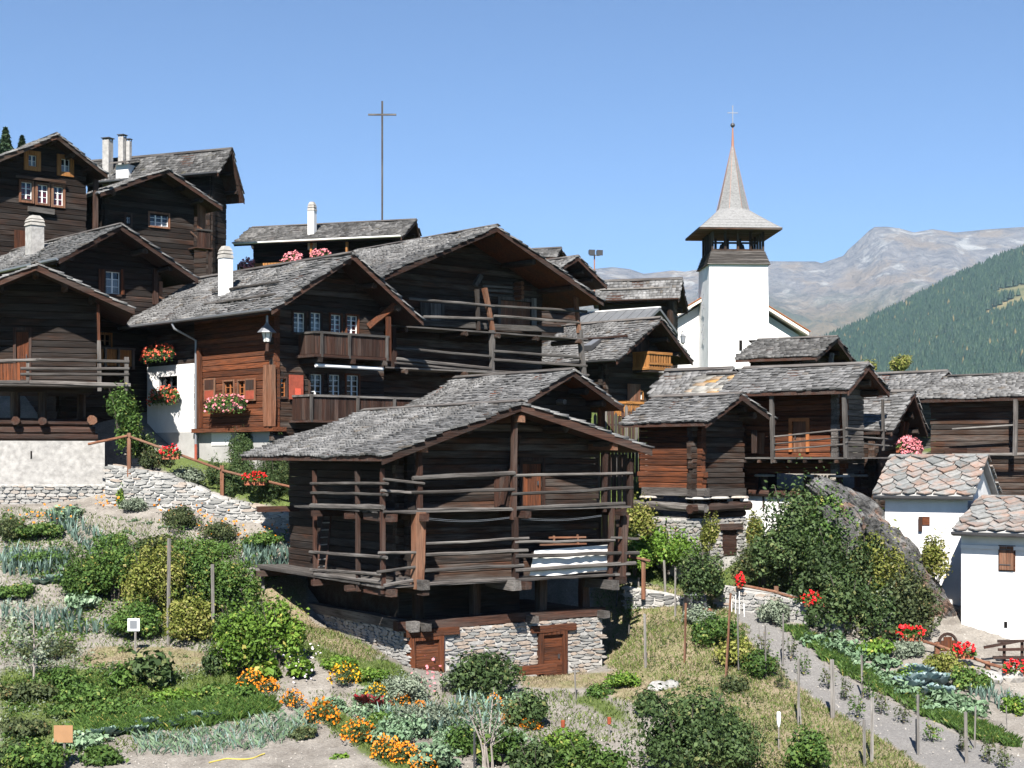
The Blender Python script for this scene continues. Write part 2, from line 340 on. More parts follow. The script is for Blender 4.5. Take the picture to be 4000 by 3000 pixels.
def cloud(n, clumps=9, flat=1.0, low=0.0, seed=0, spread=0.62):
    g = np.random.default_rng(seed); cc = unit(g.normal(size=(clumps, 3))); cc[:, 2] = np.abs(cc[:, 2]) * 0.9 - low
    cc *= g.uniform(0.35, spread + .006 * max(0, clumps - 10), (clumps, 1)); rad = g.uniform(0.26, 0.46, clumps) * (10 / max(clumps, 10)) ** .4; sh = g.uniform(-0.22, 0.22, clumps)
    k = g.integers(0, clumps, n); d = unit(g.normal(size=(n, 3))); rr = rad[k] * g.uniform(0.55, 1.06, n) ** 0.5
    c = cc[k] + d * rr[:, None]; keep = c[:, 2] > -0.35; c, d, k = c[keep], d[keep], k[keep]
    c[:, 2] = (c[:, 2] + 0.35) / 1.35 * flat
    sp = g.random(len(c)) < .16; c[sp] += d[sp] * g.uniform(0, .22, (sp.sum(), 1)) + np.array([0, 0, .06])   # stray shoots break the outline
    nn = d + g.normal(size=d.shape) * 0.55 + np.array([0, 0, 0.35]); t = np.clip(0.5 + sh[k] + g.normal(size=len(k)) * 0.2, 0, 1)
    return c, nn, t
def stems_mesh(k=5, h=0.8, r=0.02, mat='bark', spread=0.45):
    m = MB()
    for i in range(k):
        a = 2 * math.pi * i / k + random.uniform(-.4, .4); e = Vector((math.cos(a) * spread, math.sin(a) * spread, h * random.uniform(.8, 1.1)))
        m.tube([(e.x * .08, e.y * .08, -0.08), (e.x * .4, e.y * .4, e.z * .5), e], [r, r * .7, r * .35], 5)
    me = m.mesh('stem'); me.materials.append(MATS[mat]); return me
_stems = [None]
def bush(name, pos, rx, ry, rz_, kind, label, n=1600, leaf=0.10, cat='bush', group=None, seed=0, clumps=9, stem=True, aspect=0.6, exact=False):
    if _stems[0] is None: _stems[0] = stems_mesh()
    e = empty(name, pos, 0, label, cat, group); rx, ry, rz_ = rx * 1.12, ry * 1.12, rz_ * 1.08
    n0 = n; area = math.pi * (rx + ry) * rz_ + math.pi * rx * ry; n = int(min(15000, max(n * .6, .95 * area / (leaf * leaf * aspect * .5)))); clumps = int(min(44, max(clumps, 6 + area * 1.6)))
    if exact: n = n0
    c, nn, t = cloud(n, clumps, seed=seed); c = c * np.array([rx, ry, rz_]); v, f = leaf_quads(c, nn, leaf * (.45 + 1.15 * rng.random(len(c)) ** 1.3), aspect)
    np_mesh('foliage', v, f, np.repeat(t, 4), kind, e)
    if stem: o = link('stem', _stems[0], e); o.scale = (rx, ry, rz_)
    return e
def blossom_verts(c, size, nseg=6):
    """small domed flower heads, one fan of triangles each"""
    n = len(c); up = unit(rng.normal(size=(n, 3)) * 0.6 + np.array([0, -0.5, 0.8])); r = rng.normal(size=(n, 3)); a = unit(np.cross(up, r)); b = np.cross(up, a)
    s = (size * rng.uniform(0.7, 1.25, n))[:, None]; vs_ = [c + up * s * 0.45]
    for k in range(nseg):
        q = 2 * math.pi * k / nseg; vs_.append(c + (a * math.cos(q) + b * math.sin(q)) * s * rng.uniform(.85, 1.1, (n, 1)))
    v = np.stack(vs_, 1); m = nseg + 1; f = np.array([[0, k + 1, (k + 1) % nseg + 1] for k in range(nseg)])
    return v.reshape(-1, 3), (f[None] + (np.arange(n) * m)[:, None, None]).reshape(-1, 3)
def flower_box(label, pos, ang, width, petal, height=0.45, pot='terracotta', box=True, hang=0.15, group='flower boxes', n=70, seed=1, bl=0.05, name='flower_box', leafk='leaf_mid'):
    e = empty(name, pos, ang, label, 'flower box' if box else 'flowers', group)
    if box:
        m = MB(); a, b_, h = width / 2 - .03, 0.11, 0.17
        m.hexa([(-a + .02, -b_ + .02, 0), (a - .02, -b_ + .02, 0), (a - .02, b_ - .02, 0), (-a + .02, b_ - .02, 0), (-a, -b_, h), (a, -b_, h), (a, b_, h), (-a, b_, h)]); m.build('planter', pot, e)
        MB().box(-a - .012, a + .012, -b_ - .012, b_ + .012, h + .002, h + .03).build('rim', pot, e)
    g = np.random.default_rng(seed); k = int(420 * width)
    def pts(k, shell):
        u = g.uniform(-1, 1, k); th = g.uniform(0, math.pi, k); r = g.uniform(shell, 1.0, k) * np.sqrt(np.clip(1 - 0.75 * u ** 2, 0.1, 1))
        x = u * width * 0.54; y = -np.cos(th) * r * 0.26 - 0.05; z = 0.15 + np.sin(th) * r * height * g.uniform(.75, 1.05, k) - hang * (np.cos(th) > 0.35) * g.uniform(0, 1, k)
        return np.stack([x, y, z], 1)
    c = pts(k, 0.2); v, f = leaf_quads(c, g.normal(size=c.shape) + np.array([0, -.4, .6]), 0.085 * g.uniform(.6, 1.2, len(c)), 0.8)
    np_mesh('foliage', v, f, np.repeat(g.uniform(0, .85, len(c)), 4), leafk, e)
    c = pts(n, 0.85); c += np.array([0, -.02, .03]); c = c[: int(len(c) * .8)]; c = np.repeat(c, 3, 0) + g.normal(size=(len(c) * 3, 3)) * bl * 0.5
    v, f = blossom_verts(c, bl * 0.8); o = np_mesh('blossoms', v, f, None, petal, e); return e

# ------------------------------------------------------------------ houses
def shingle_box():
    m = MB(); m.hexa([(-.5, 0, .0), (.5, 0, .0), (.5, 1, -.6), (-.5, 1, -.6), (-.5, 0, 1), (.5, 0, 1), (.5, 1, 0), (-.5, 1, 0)])
    return m
SHV = []
for k_ in range(4):
    m_ = shingle_box(); m_.v = [(x + random.uniform(-.03, .03), y + (random.uniform(-.07, .07) if y < .5 else 0), z * random.uniform(.8, 1.2)) for x, y, z in m_.v]
    me_ = m_.mesh('shingle'); me_.materials.append(MATS['shingle']); SHV.append(me_)
_base = shingle_box(); SB_V = np.array(_base.v); SB_F = np.array(_base.f)[1:]
class House:
    def __init__(s, name, label, cat, phi, d, apex, left, right, backx=None, L=None, zb=0.0, ovf=1.0, ovb=0.6, ovl=0.8, ovr=0.8, wl=0.24, dims=None):
        s.phi = R(phi); a = P(apex[0], apex[1], d); s.zb = zb; s.O = Vector((a.x, a.y, 0))
        s.ud = Vector((math.cos(s.phi), math.sin(s.phi), 0)); s.vd = Vector((-math.sin(s.phi), math.cos(s.phi), 0))
        s.zA = a.z - zb
        if dims: s.ul, s.zl, s.ur, s.zr = dims[0], dims[1] - zb, dims[2], dims[3] - zb
        else: s.ul, s.zl = s.fr(left[0], left[1], 0); s.ur, s.zr = s.fr(right[0], right[1], 0)
        if L is None:
            k = (backx - HX) / F; L = (k * s.O.y - s.O.x) / (s.vd.x - k * s.vd.y)
        s.L = L; s.vf = ovf; s.vb = L - ovb; s.uL = s.ul + ovl; s.uR = s.ur - ovr; s.h = wl; s.T = 0.14
        s.e = empty(name, (a.x, a.y, zb), s.phi, label, cat); s.name = name
        print(f'{name}: ul {s.ul:.1f} ur {s.ur:.1f} L {s.L:.1f} zA {s.zA+zb:.1f} zl {s.zl+zb:.1f} zr {s.zr+zb:.1f} slope {math.degrees(math.atan2(s.zA-s.zl,-s.ul)):.0f}/{math.degrees(math.atan2(s.zA-s.zr,s.ur)):.0f} front {a.y + s.ul*math.sin(s.phi):.1f}')
    def ray(s, px, py): return Vector(((px - HX) / F, 1.0, (HY - py) / F))
    def fr(s, px, py, v):
        r = s.ray(px, py); t = (v + s.O.dot(s.vd)) / r.dot(s.vd); p = r * t - s.O; return p.dot(s.ud), p.z - s.zb
    def sd(s, px, py, u):
        r = s.ray(px, py); t = (u + s.O.dot(s.ud)) / r.dot(s.ud); p = r * t - s.O; return p.dot(s.vd), p.z - s.zb
    def F3(s, px, py, v): u, z = s.fr(px, py, v); return (u, v, z)
    def S3(s, px, py, u): v, z = s.sd(px, py, u); return (u, v, z)
    def world(s, p): return s.O + s.ud * p[0] + s.vd * p[1] + Vector((0, 0, p[2] + s.zb))
    def fbox(s, x0, y0, x1, y1, v):
        ym, xm = (y0 + y1) / 2, (x0 + x1) / 2
        return s.fr(x0, ym, v)[0], s.fr(x1, ym, v)[0], s.fr(xm, y1, v)[1], s.fr(xm, y0, v)[1]
    def sbox(s, x0, y0, x1, y1, u):
        ym, xm = (y0 + y1) / 2, (x0 + x1) / 2
        return s.sd(x1, ym, u)[0], s.sd(x0, ym, u)[0], s.sd(xm, y1, u)[1], s.sd(xm, y0, u)[1]
    def under(s, u):
        t = s.T + 0.07
        return (s.zl + (u - s.ul) * (s.zA - s.zl) / -s.ul if u < 0 else s.zr + (s.ur - u) * (s.zA - s.zr) / s.ur) - t
    def box(s, name, mat, u0, u1, v0, v1, z0, z1, parent=None): return MB().box(u0, u1, v0, v1, z0, z1).build(name, mat, parent or s.e)
    def pole(s, name, mat, p, q, r, square=False, n=6, seg=5, bend=.008, parent=None): return rough_pole(p, q, r, n, seg, .12, bend, square).build(name, mat, parent or s.e)
    def fpole(s, name, mat, v, a, b, r, **k): return s.pole(name, mat, s.F3(a[0], a[1], v), s.F3(b[0], b[1], v), r, **k)
    def spole(s, name, mat, u, a, b, r, **k): return s.pole(name, mat, s.S3(a[0], a[1], u), s.S3(b[0], b[1], u), r, **k)
    # -------------------------------------------------- roof
    def roof(s, stuff='shingle_stuff', single=300, exp=0.22, wid=(0.11, 0.32), barge='brown_x', board=0.20, purlin=True, soffit='brown_x', vis_right=False, left_from=0.0):
        t = s.T; poly = [(s.ul, s.zl - .07), (0, s.zA - .07), (s.ur, s.zr - .07), (s.ur, s.zr - .07 - t), (0, s.zA - .07 - t), (s.ul, s.zl - .07 - t)]
        m = MB(); n = len(poly); vs_ = [(u, 0.03, z) for u, z in poly] + [(u, s.L, z) for u, z in poly]
        fs_ = [(0, 1, 4, 5), (1, 2, 3, 4), (6, 11, 10, 7), (7, 10, 9, 8)] + [(i, n + i, n + (i + 1) % n, (i + 1) % n) for i in range(n)]
        m.add(vs_, fs_); s.rf = m.build('roof', soffit, s.e)
        for sgn, ue, ze in ((-1, s.ul, s.zl), (1, s.ur, s.zr)):
            m = MB(); zt = 0.075
            m.hexa([(ue, -.03, ze - zt - board), (ue, .028, ze - zt - board), (0, .028, s.zA - zt - board), (0, -.03, s.zA - zt - board), (ue, -.03, ze - zt), (ue, .028, ze - zt), (0, .028, s.zA - zt), (0, -.03, s.zA - zt)])
            m.build('bargeboard', barge, s.rf)
        if purlin:
            for u in (0.0, s.uL * .98, s.uR * .98, s.uL * .5, s.uR * .5):
                z = s.under(u) - .12; s.pole('purlin', 'log_y', (u, 0.22, z), (u, s.vf + .3, z), .13, seg=3, parent=s.rf)
        for side in (-1, 1):
            ue, ze = (s.ul, s.zl) if side < 0 else (s.ur, s.zr)
            E = Vector((ue, 0, ze)); D = Vector((-ue, 0, s.zA - ze)); Ls = D.length; D /= Ls
            N = Vector((-D.z, 0, D.x)) if side < 0 else Vector((D.z, 0, -D.x)); X = Vector((0, side, 0))
            vis = side < 0 or vis_right; ex = exp if vis else exp * 1.6; wd = wid if vis else (wid[0] * 2, wid[1] * 2)
            it = []; nr = int(math.ceil(Ls / ex))
            for r in range(nr):
                v = -.03 - random.uniform(0, .1)
                while v < s.L:
                    wv = random.uniform(*wd); sp = r * ex - .06 + random.uniform(-.014, .014)
                    ln = min(ex * 1.55, Ls - sp + .02); wave = .03 * math.sin(v * 1.3 + r * .25) + .018 * math.sin(v * 3.1 - r * .5)
                    it.append((v + wv / 2, sp, wv * .96, ln, random.uniform(.05, .09), wave + random.uniform(-.004, .008), random.uniform(-.03, .03))); v += wv
            it = np.array(it); cv = np.array([s.O + s.ud * E.x]) + np.outer(it[:, 0], s.vd)
            idx = np.argsort(np.linalg.norm(cv + np.outer(it[:, 1] * D.x, s.ud), axis=1) + it[:, 1] * .0) if vis else np.arange(len(it))
            ks = single if (vis and side < 0) else 0; own, rest = idx[:ks], idx[ks:]
            for i in own:
                v, sp, wv, ln, th, wz, ya = it[i]; p = E + D * sp + Vector((0, v, 0)) + N * (wz - .05)
                M = Matrix((X * wv, (D + X * ya).normalized() * ln, N * th)).transposed().to_4x4(); M.translation = p
                o = bpy.data.objects.new('shingle', SHV[int(i) % 4]); col.objects.link(o); o.parent = s.rf; o.matrix_local = M
            if len(rest):
                q = it[rest]; Xa, Da, Na = np.array(X), np.array(D), np.array(N); B = SB_V[None] * np.stack([q[:, 2], q[:, 3], q[:, 4]], 1)[:, None]
                W = B[..., :1] * Xa + B[..., 1:2] * (Da + q[:, 6][:, None, None] * Xa) + B[..., 2:] * Na + (np.array(E) + q[:, 1][:, None] * Da + (q[:, 5] - .05)[:, None] * Na + q[:, 0][:, None] * np.array([0, 1, 0]))[:, None]
                Fc = (SB_F[None] + (np.arange(len(q)) * 8)[:, None, None]).reshape(-1, 4)
                o = np_mesh('shingles', W.reshape(-1, 3), Fc, np.repeat(rng.uniform(0, 1, len(q)), 8), stuff, s.rf); o['kind'] = 'stuff'
        m = MB()
        for sgn, ue, ze in ((-1, s.ul, s.zl), (1, s.ur, s.zr)):
            D = Vector((-ue, 0, s.zA - ze)).normalized(); N = Vector((-D.z, 0, D.x)) if sgn < 0 else Vector((D.z, 0, -D.x)); b = Vector((0, 0, s.zA)) + N * .02
            p = [b - D * .17, b + D * .012]; q = [x + N * .03 for x in p]
            m = MB().hexa([(p[0].x, -.05, p[0].z), (p[1].x, -.05, p[1].z), (p[1].x, s.L, p[1].z), (p[0].x, s.L, p[0].z), (q[0].x, -.05, q[0].z), (q[1].x, -.05, q[1].z), (q[1].x, s.L, q[1].z), (q[0].x, s.L, q[0].z)])
            m.build('ridge_board', 'grey_y', s.rf)
    # -------------------------------------------------- walls
    def core(s, z0, mat='core', inset=0.26, name='wall', zmax=None):
        uL, uR, vf, vb = s.uL + inset, s.uR - inset, s.vf + inset, s.vb
        poly = [(uL, z0), (uR, z0), (uR, s.under(uR) - .02), (0, s.under(0) - .02), (uL, s.under(uL) - .02)]
        if zmax is not None: poly = [(uL, z0), (uR, z0), (uR, zmax), (uL, zmax)]
        return MB().extrude(poly, vf, vb, lambda p, t: (p[0], t, p[1])).build(name, mat, s.e)
    def logs(s, plane, z0, z1=None, openings=(), mat='log', a0=None, a1=None, ext=0.18, th=0.26, h=None, const=None, name='log', hj=0.012, alt=None):
        h = h or s.h; m_ = mat + ('_x' if plane == 'f' else '_y'); c = const if const is not None else (s.vf if plane == 'f' else s.uL)
        A0 = a0 if a0 is not None else (s.uL if plane == 'f' else s.vf); A1 = a1 if a1 is not None else (s.uR if plane == 'f' else s.vb)
        if plane == 'f': zt = s.under(0)
        else: zt = s.under(c)
        z1 = min(z1, zt) if z1 is not None else zt
        ml, mr = (s.zA - s.zl) / -s.ul, (s.zA - s.zr) / s.ur; t = s.T + .07
        z = z0 + (h / 2 if plane == 's' else 0); k = 0
        if plane == 's': z = z0
        while z < z1 - .05:
            zz = min(z + h * random.uniform(.8, 1.2), z1); e = ext * random.uniform(.6, 1.15)
            def lim(zq):
                if plane == 'f': return max(A0 - e, s.ul + (zq - (s.zl - t)) / ml), min(A1 + e, s.ur - (zq - (s.zr - t)) / mr)
                return A0 - e, A1 + e
            (bl, br), (tl, tr) = lim(z), lim(zz)
            segs = [(bl, br, tl, tr)]
            for (o0, o1, q0, q1) in openings:
                if min(zz, q1) - max(z, q0) > h * .45:
                    new = []
                    for (b0, b1, t0, t1) in segs:
                        if o0 > max(b0, t0) + .02: new.append((b0, min(b1, o0), t0, min(t1, o0)))
                        if o1 < min(b1, t1) - .02: new.append((max(b0, o1), b1, max(t0, o1), t1))
                        if o1 <= b0 or o0 >= b1: new = new or [(b0, b1, t0, t1)]
                    segs = new
            for (b0, b1, t0, t1) in segs:
                if max(b1 - b0, t1 - t0) < .12 or t1 < t0: continue
                pr = random.uniform(0, hj); g = .010; bev = .022
                f = lambda a, dp, q: (a, c + dp, q) if plane == 'f' else (c + dp, a, q)
                # a hewn log: an eight-sided bar with worn arrises
                sec = [(pr + bev, z), (th, z), (th, zz - g), (pr + bev, zz - g), (pr, zz - g - bev), (pr, z + bev)]
                m = MB(); aa = []
                for (L0, L1, tt) in ((b0, t0, 0), (b1, t1, 1)):
                    for dp, q in sec: aa.append(f(lerp(L0, L1, (q - z) / max(zz - z, .01)), dp, q))
                if plane == 'f': fs_ = [(5, 4, 3, 2, 1, 0), (6, 7, 8, 9, 10, 11)] + [(i, (i + 1) % 6, 6 + (i + 1) % 6, 6 + i) for i in range(6)]
                else: fs_ = [(0, 1, 2, 3, 4, 5), (11, 10, 9, 8, 7, 6)] + [(6 + i, 6 + (i + 1) % 6, (i + 1) % 6, i) for i in range(6)]
                m.add(aa, fs_).build(name, m_, s.e)
            z = zz; k += 1
    def opening(s, plane, px, c=None):
        c = c if c is not None else (s.vf if plane == 'f' else s.uL)
        return s.fbox(*px, c) if plane == 'f' else s.sbox(*px, c)
    def window(s, plane, o, nx=2, ny=3, frame='brown', sash='white_paint', curtain=None, c=None, fw=0.09, proud=0.04, dep=0.08, casements=2, sill=True, cfrac=1.0, bars=.024):
        c = c if c is not None else (s.vf if plane == 'f' else s.uL); a0, a1, z0, z1 = o
        f = (lambda u0, u1, d0, d1, q0, q1, m: m.box(u0, u1, c + d0, c + d1, q0, q1)) if plane == 'f' else (lambda u0, u1, d0, d1, q0, q1, m: m.box(c + d0, c + d1, u0, u1, q0, q1))
        m = MB(); f(a0 - fw, a0, -proud, .22, z0 - fw, z1 + fw, m); f(a1, a1 + fw, -proud, .22, z0 - fw, z1 + fw, m); f(a0, a1, -proud, .22, z1, z1 + fw, m); f(a0, a1, -proud - .02, .22, z0 - fw, z0, m)
        w_ = m.build('window', frame + '_z', s.e); b = .028; m = MB()
        for k in range(casements):
            x0, x1 = lerp(a0, a1, k / casements), lerp(a0, a1, (k + 1) / casements)
            f(x0, x0 + b, dep - .03, dep + .02, z0, z1, m); f(x1 - b, x1, dep - .03, dep + .02, z0, z1, m); f(x0 + b, x1 - b, dep - .03, dep + .02, z0, z0 + b, m); f(x0 + b, x1 - b, dep - .03, dep + .02, z1 - b, z1, m)
            for j in range(1, nx // casements if nx >= casements else 1):
                xc = lerp(x0, x1, j / (nx // casements)); f(xc - bars / 2, xc + bars / 2, dep - .02, dep + .015, z0 + b, z1 - b, m)
            for j in range(1, ny):
                zc = lerp(z0, z1, j / ny); f(x0 + b, x1 - b, dep - .02, dep + .015, zc - bars / 2, zc + bars / 2, m)
        m.build('sash', sash, w_)
        for k in range(casements):
            x0, x1 = lerp(a0, a1, k / casements), lerp(a0, a1, (k + 1) / casements)
            m = MB(); f(x0 + b, x1 - b, dep + .003, dep + .009, z0 + b, z1 - b, m); m.build('pane', 'glass', w_)
            if curtain:
                m = MB(); N_ = 7
                for j in range(N_):
                    xa, xb = lerp(x0 + b, x1 - b, j / N_), lerp(x0 + b, x1 - b, (j + 1) / N_); dd = .02 if j % 2 else 0
                    f(xa, xb, dep + .02 + dd, dep + .03 + dd, z0, lerp(z0, z1, cfrac), m)
                m.build('curtain', curtain, w_)
        return w_
    def door(s, plane, o, mat='red_z', frame='brown_z', c=None, fw=.1, proud=.03, boards=4, dep=.06, horizontal=False, handle=True):
        c = c if c is not None else (s.vf if plane == 'f' else s.uL); a0, a1, z0, z1 = o
        f = (lambda u0, u1, d0, d1, q0, q1, m: m.box(u0, u1, c + d0, c + d1, q0, q1)) if plane == 'f' else (lambda u0, u1, d0, d1, q0, q1, m: m.box(c + d0, c + d1, u0, u1, q0, q1))
        m = MB(); f(a0 - fw, a0, -proud, .2, z0, z1 + fw, m); f(a1, a1 + fw, -proud, .2, z0, z1 + fw, m); f(a0, a1, -proud, .2, z1, z1 + fw, m); d_ = m.build('door', frame, s.e)
        for k in range(boards):
            m = MB()
            if horizontal: f(a0, a1, dep + random.uniform(0, .012), dep + .05, lerp(z0, z1, k / boards), lerp(z0, z1, (k + 1) / boards) - .008, m)
            else: f(lerp(a0, a1, k / boards), lerp(a0, a1, (k + 1) / boards) - .008, dep + random.uniform(0, .012), dep + .05, z0, z1, m)
            m.build('board', mat, d_)
        if handle:
            m = MB(); xa = lerp(a0, a1, .82); zc = lerp(z0, z1, .5); f(xa - .015, xa + .015, dep - .05, dep + .01, zc - .07, zc + .07, m); m.build('handle', 'metal_dark', d_)
        return d_
    def boards(s, plane, px, c, n, mat, name='board', th=.03, gap=.012, parent=None):
        a0, a1, z0, z1 = s.opening(plane, px, c)
        for k in range(n):
            x0, x1 = lerp(a0, a1, k / n), lerp(a0, a1, (k + 1) / n) - gap; j = random.uniform(0, .012); m = MB()
            if plane == 'f': m.box(x0, x1, c - th - j, c - j, z0 + random.uniform(-.02, .02), z1)
            else: m.box(c - th - j, c - j, x0, x1, z0 + random.uniform(-.02, .02), z1)
            m.build(name, mat, parent or s.e)
    def gutter(s, mat='metal_grey', v0=0.0, drop=0.08):
        m = MB(); u, z = s.ul - .07, s.zl - drop; pts = [(-.07, .05), (-.06, -.02), (0, -.06), (.06, -.02), (.07, .05), (.055, .05), (0, -.045), (-.055, .05)]
        m.extrude([(u + a, z + b) for a, b in pts[:5]], v0, s.L, lambda p, t: (p[0], t, p[1])); return m.build('gutter', mat, s.rf)
    def chimney(s, px, v=None, u=None, mat='white_wall', cap='concrete', style='cowl', w=None, back=2.0):
        """px = (x0, y0, x1, y1) of the stack; stands on the left slope at ridge distance v"""
        x0, y0, x1, y1 = px; xm = (x0 + x1) / 2
        if u is not None:                     # solve v from the sight line at chosen u
            v, _ = s.sd(xm, y1, u)
        uu, zb_ = s.fr(xm, y1, v); zt = s.fr(xm, y0, v)[1]; dist = s.world((uu, v, 0)).y
        W = (x1 - x0) / F * dist / (abs(math.cos(s.phi)) + abs(math.sin(s.phi))) * 0.5; H_ = zt - zb_
        zb2 = zb_ - .9; m = MB(); m.box(uu - W, uu + W, v - W, v + W, zb2, zt - (H_ * .28 if style == 'cowl' else .12)); ch = m.build('chimney', mat, s.rf); m = MB()
        if style == 'cowl':
            zc = zt - H_ * .28; q = H_ * .28
            for i, (k0, k1, g0, g1) in enumerate(((0, .30, 1.15, 1.0), (.30, .36, .8, .8), (.36, .58, 1.1, .95), (.58, .63, .75, .75), (.63, 1.0, 1.0, .55))):
                a, b = W * g0, W * g1; z_0, z_1 = zc + q * k0, zc + q * k1
                m.hexa([(uu - a, v - a, z_0), (uu + a, v - a, z_0), (uu + a, v + a, z_0), (uu - a, v + a, z_0), (uu - b, v - b, z_1), (uu + b, v - b, z_1), (uu + b, v + b, z_1), (uu - b, v + b, z_1)])
        else:
            zc = zt - .12
            for a, b in ((-1, -1), (1, -1), (1, 1), (-1, 1)): m.box(uu + a * W * .85 - W * .15, uu + a * W * .85 + W * .15, v + b * W * .85 - W * .15, v + b * W * .85 + W * .15, zc, zc + .09)
            m.box(uu - W * 1.3, uu + W * 1.3, v - W * 1.3, v + W * 1.3, zc + .09, zc + .13)
        m.build('chimney_cap', cap, ch); return ch
# stones -------------------------------------------------------------
STV = {}
def stone_mesh(kind):
    if kind not in STV:
        STV[kind] = []
        for k in range(7):
            m = MB(); g = random.Random(k + 3); a = []
            for z in (-.5, .5):
                for i in range(8):
                    q = 2 * math.pi * (i + .5) / 8; r = .5 * (1 / max(abs(math.cos(q)), abs(math.sin(q)))) * g.uniform(.90, 1.0)
                    a.append((max(-.5, min(.5, math.cos(q) * r)) * (1 if z < 0 else .95), -z * 1.0, max(-.5, min(.5, math.sin(q) * r)) * (1 if z < 0 else .9)))
            # local x = along wall, y = out of the wall (negative is outside), z = up
            m.add(a, [tuple(range(8, 16)), ] + [(i, (i + 1) % 8, 8 + (i + 1) % 8, 8 + i) for i in range(8)])
            me = m.mesh('stone'); me.materials.append(MATS[kind]); STV[kind].append(me)
    return STV[kind]
def stones(parent, kind, mk, a0, a1, z0f, z1f, wr=(.2, .65), hr=(.05, .13), depth=.065, skip=(), limit=300, ang=0.0, name='stone'):
    """courses of rubble on a vertical face; mk(a, z) -> point on the face; z0f/z1f give its foot and head at a"""
    out = []; zmin = min(z0f(a0), z0f(a1), z0f((a0 + a1) / 2)); zmax = max(z1f(a0), z1f(a1), z1f((a0 + a1) / 2)); z = zmin
    while z < zmax:
        h = random.uniform(*hr); a = a0 - random.uniform(0, .2)
        while a < a1:
            w_ = random.uniform(*wr); c, zz = a + w_ / 2, z + h / 2
            if a0 <= c <= a1 and z0f(c) - .05 <= zz <= z1f(c) - .02 and not any(k[0] - .04 < c < k[1] + .04 and k[2] < zz < k[3] for k in skip): out.append((c, zz + random.uniform(-.02, .02), w_ * .97, h * random.uniform(.85, 1.15)))
            a += w_
        z += h
    ms = stone_mesh(kind); random.shuffle(out)
    for i, (c, zz, w_, h) in enumerate(out[:limit]):
        o = bpy.data.objects.new(name, ms[i % 7]); col.objects.link(o); o.parent = parent; o.location = mk(c, zz); o.rotation_euler = (random.uniform(-.08, .08), random.uniform(-.12, .12), ang + random.uniform(-.1, .1)); o.scale = (w_, depth * random.uniform(.7, 1.3), h)
    rest = out[limit:]
    if rest:
        m = MB()
        for i, (c, zz, w_, h) in enumerate(rest):
            M = Matrix.Translation(mk(c, zz)) @ Matrix.Rotation(ang, 4, 'Z') @ Matrix.Rotation(random.uniform(-.12, .12), 4, 'Y') @ Matrix.Diagonal((w_, depth * random.uniform(.7, 1.3), h, 1))
            me = ms[i % 7]; m.add([M @ v.co for v in me.vertices], [tuple(p.vertices) for p in me.polygons])
        o = m.build('stones', kind, parent); o['kind'] = 'stuff'
    return len(out)
# ------------------------------------------------------------------ the ground sheet
def axis(lo, hi, step, far):
    a = list(np.arange(lo, hi + 1e-6, step)); g = step
    while a[-1] < far: g *= 1.35; a.append(a[-1] + g)
    g = step
    while a[0] > -far: g *= 1.35; a.insert(0, a[0] - g)
    return np.array(a)
gx, gy = axis(-24, 24, 0.22, 9500), axis(29, 60, 0.22, 9500)
X_, Y_ = np.meshgrid(gx, gy); XF, YF = X_.ravel(), Y_.ravel()
ZF = np.concatenate([hgt(XF[i:i + 20000], YF[i:i + 20000]) for i in range(0, len(XF), 20000)])
near = (np.abs(XF) < 26) & (YF > 27) & (YF < 62)
ZF += np.where(near, 0.03 * np.sin(XF * 2.1 + YF * .7) * np.cos(YF * 2.6 - XF * .4) + rng.normal(size=len(XF)) * 0.014, 0)
# what grows or lies where: 0 soil, 1 dry grass, 2 green grass, 3 path gravel (zones as seen from the terrace)
ZONES = [(1, [(2300, 2260), (2880, 2330), (3130, 2690), (3560, 2960), (3900, 3300), (2950, 3300), (2550, 2650), (2380, 2620)]),
         (1, [(2000, 2640), (2560, 2620), (2760, 2760), (2500, 2760), (2330, 2690), (2050, 2690)]),
         (3, [(2870, 2380), (2975, 2385), (3080, 2480), (3300, 2640), (3560, 2785), (3820, 2905), (4300, 3080), (4300, 3400), (3900, 3200), (3560, 2960), (3350, 2830), (3130, 2690), (2960, 2540)]),
         (2, [(1160, 2440), (1380, 2490), (1560, 2600), (1640, 2690), (1450, 2700), (1250, 2590), (1130, 2520)]),
         (1, [(960, 2220), (1200, 2250), (1200, 2420), (1340, 2480), (1500, 2560), (1420, 2590), (1180, 2500), (950, 2420)]),
         (2, [(2420, 1950), (2700, 2050), (3100, 2200), (3300, 2260), (3300, 2420), (2900, 2330), (2600, 2300), (2440, 2250)]),
         (2, [(800, 1780), (1160, 1860), (1160, 2010), (870, 1940), (560, 1800)]),
         (2, [(0, 2650), (560, 2620), (900, 2590), (1000, 2700), (560, 2760), (0, 2760)]),
         (1, [(350, 2520), (700, 2530), (860, 2560), (760, 2640), (420, 2640), (300, 2580)]),
         (2, [(1180, 2760), (1260, 2740), (1560, 2900), (1800, 3080), (1640, 3080), (1340, 2880)]),
         (2, [(2290, 1700), (2500, 1780), (2520, 2250), (2300, 2280)]), (2, [(0, 2600), (480, 2620), (980, 2640), (1060, 2790), (500, 2860), (0, 2980)]),
         (2, [(2230, 2720), (2300, 2700), (2470, 2800), (2440, 2840)])]
PXF = np.where(YF > 5, HX + F * XF / np.maximum(YF, 5), -1e6); PYF = np.where(YF > 5, HY - F * ZF / np.maximum(YF, 5), 1e6)
def inpoly(px, py, poly):
    r = np.zeros(px.shape, bool); n = len(poly)
    for i in range(n):
        (x0, y0), (x1, y1) = poly[i], poly[(i + 1) % n]
        c = ((y0 > py) != (y1 > py)) & (px < (x1 - x0) * (py - y0) / ((y1 - y0) if y1 != y0 else 1e-9) + x0); r ^= c
    return r
zone = np.where(near, 0, 2)
jx, jy = rng.normal(size=len(XF)) * 9, rng.normal(size=len(XF)) * 7
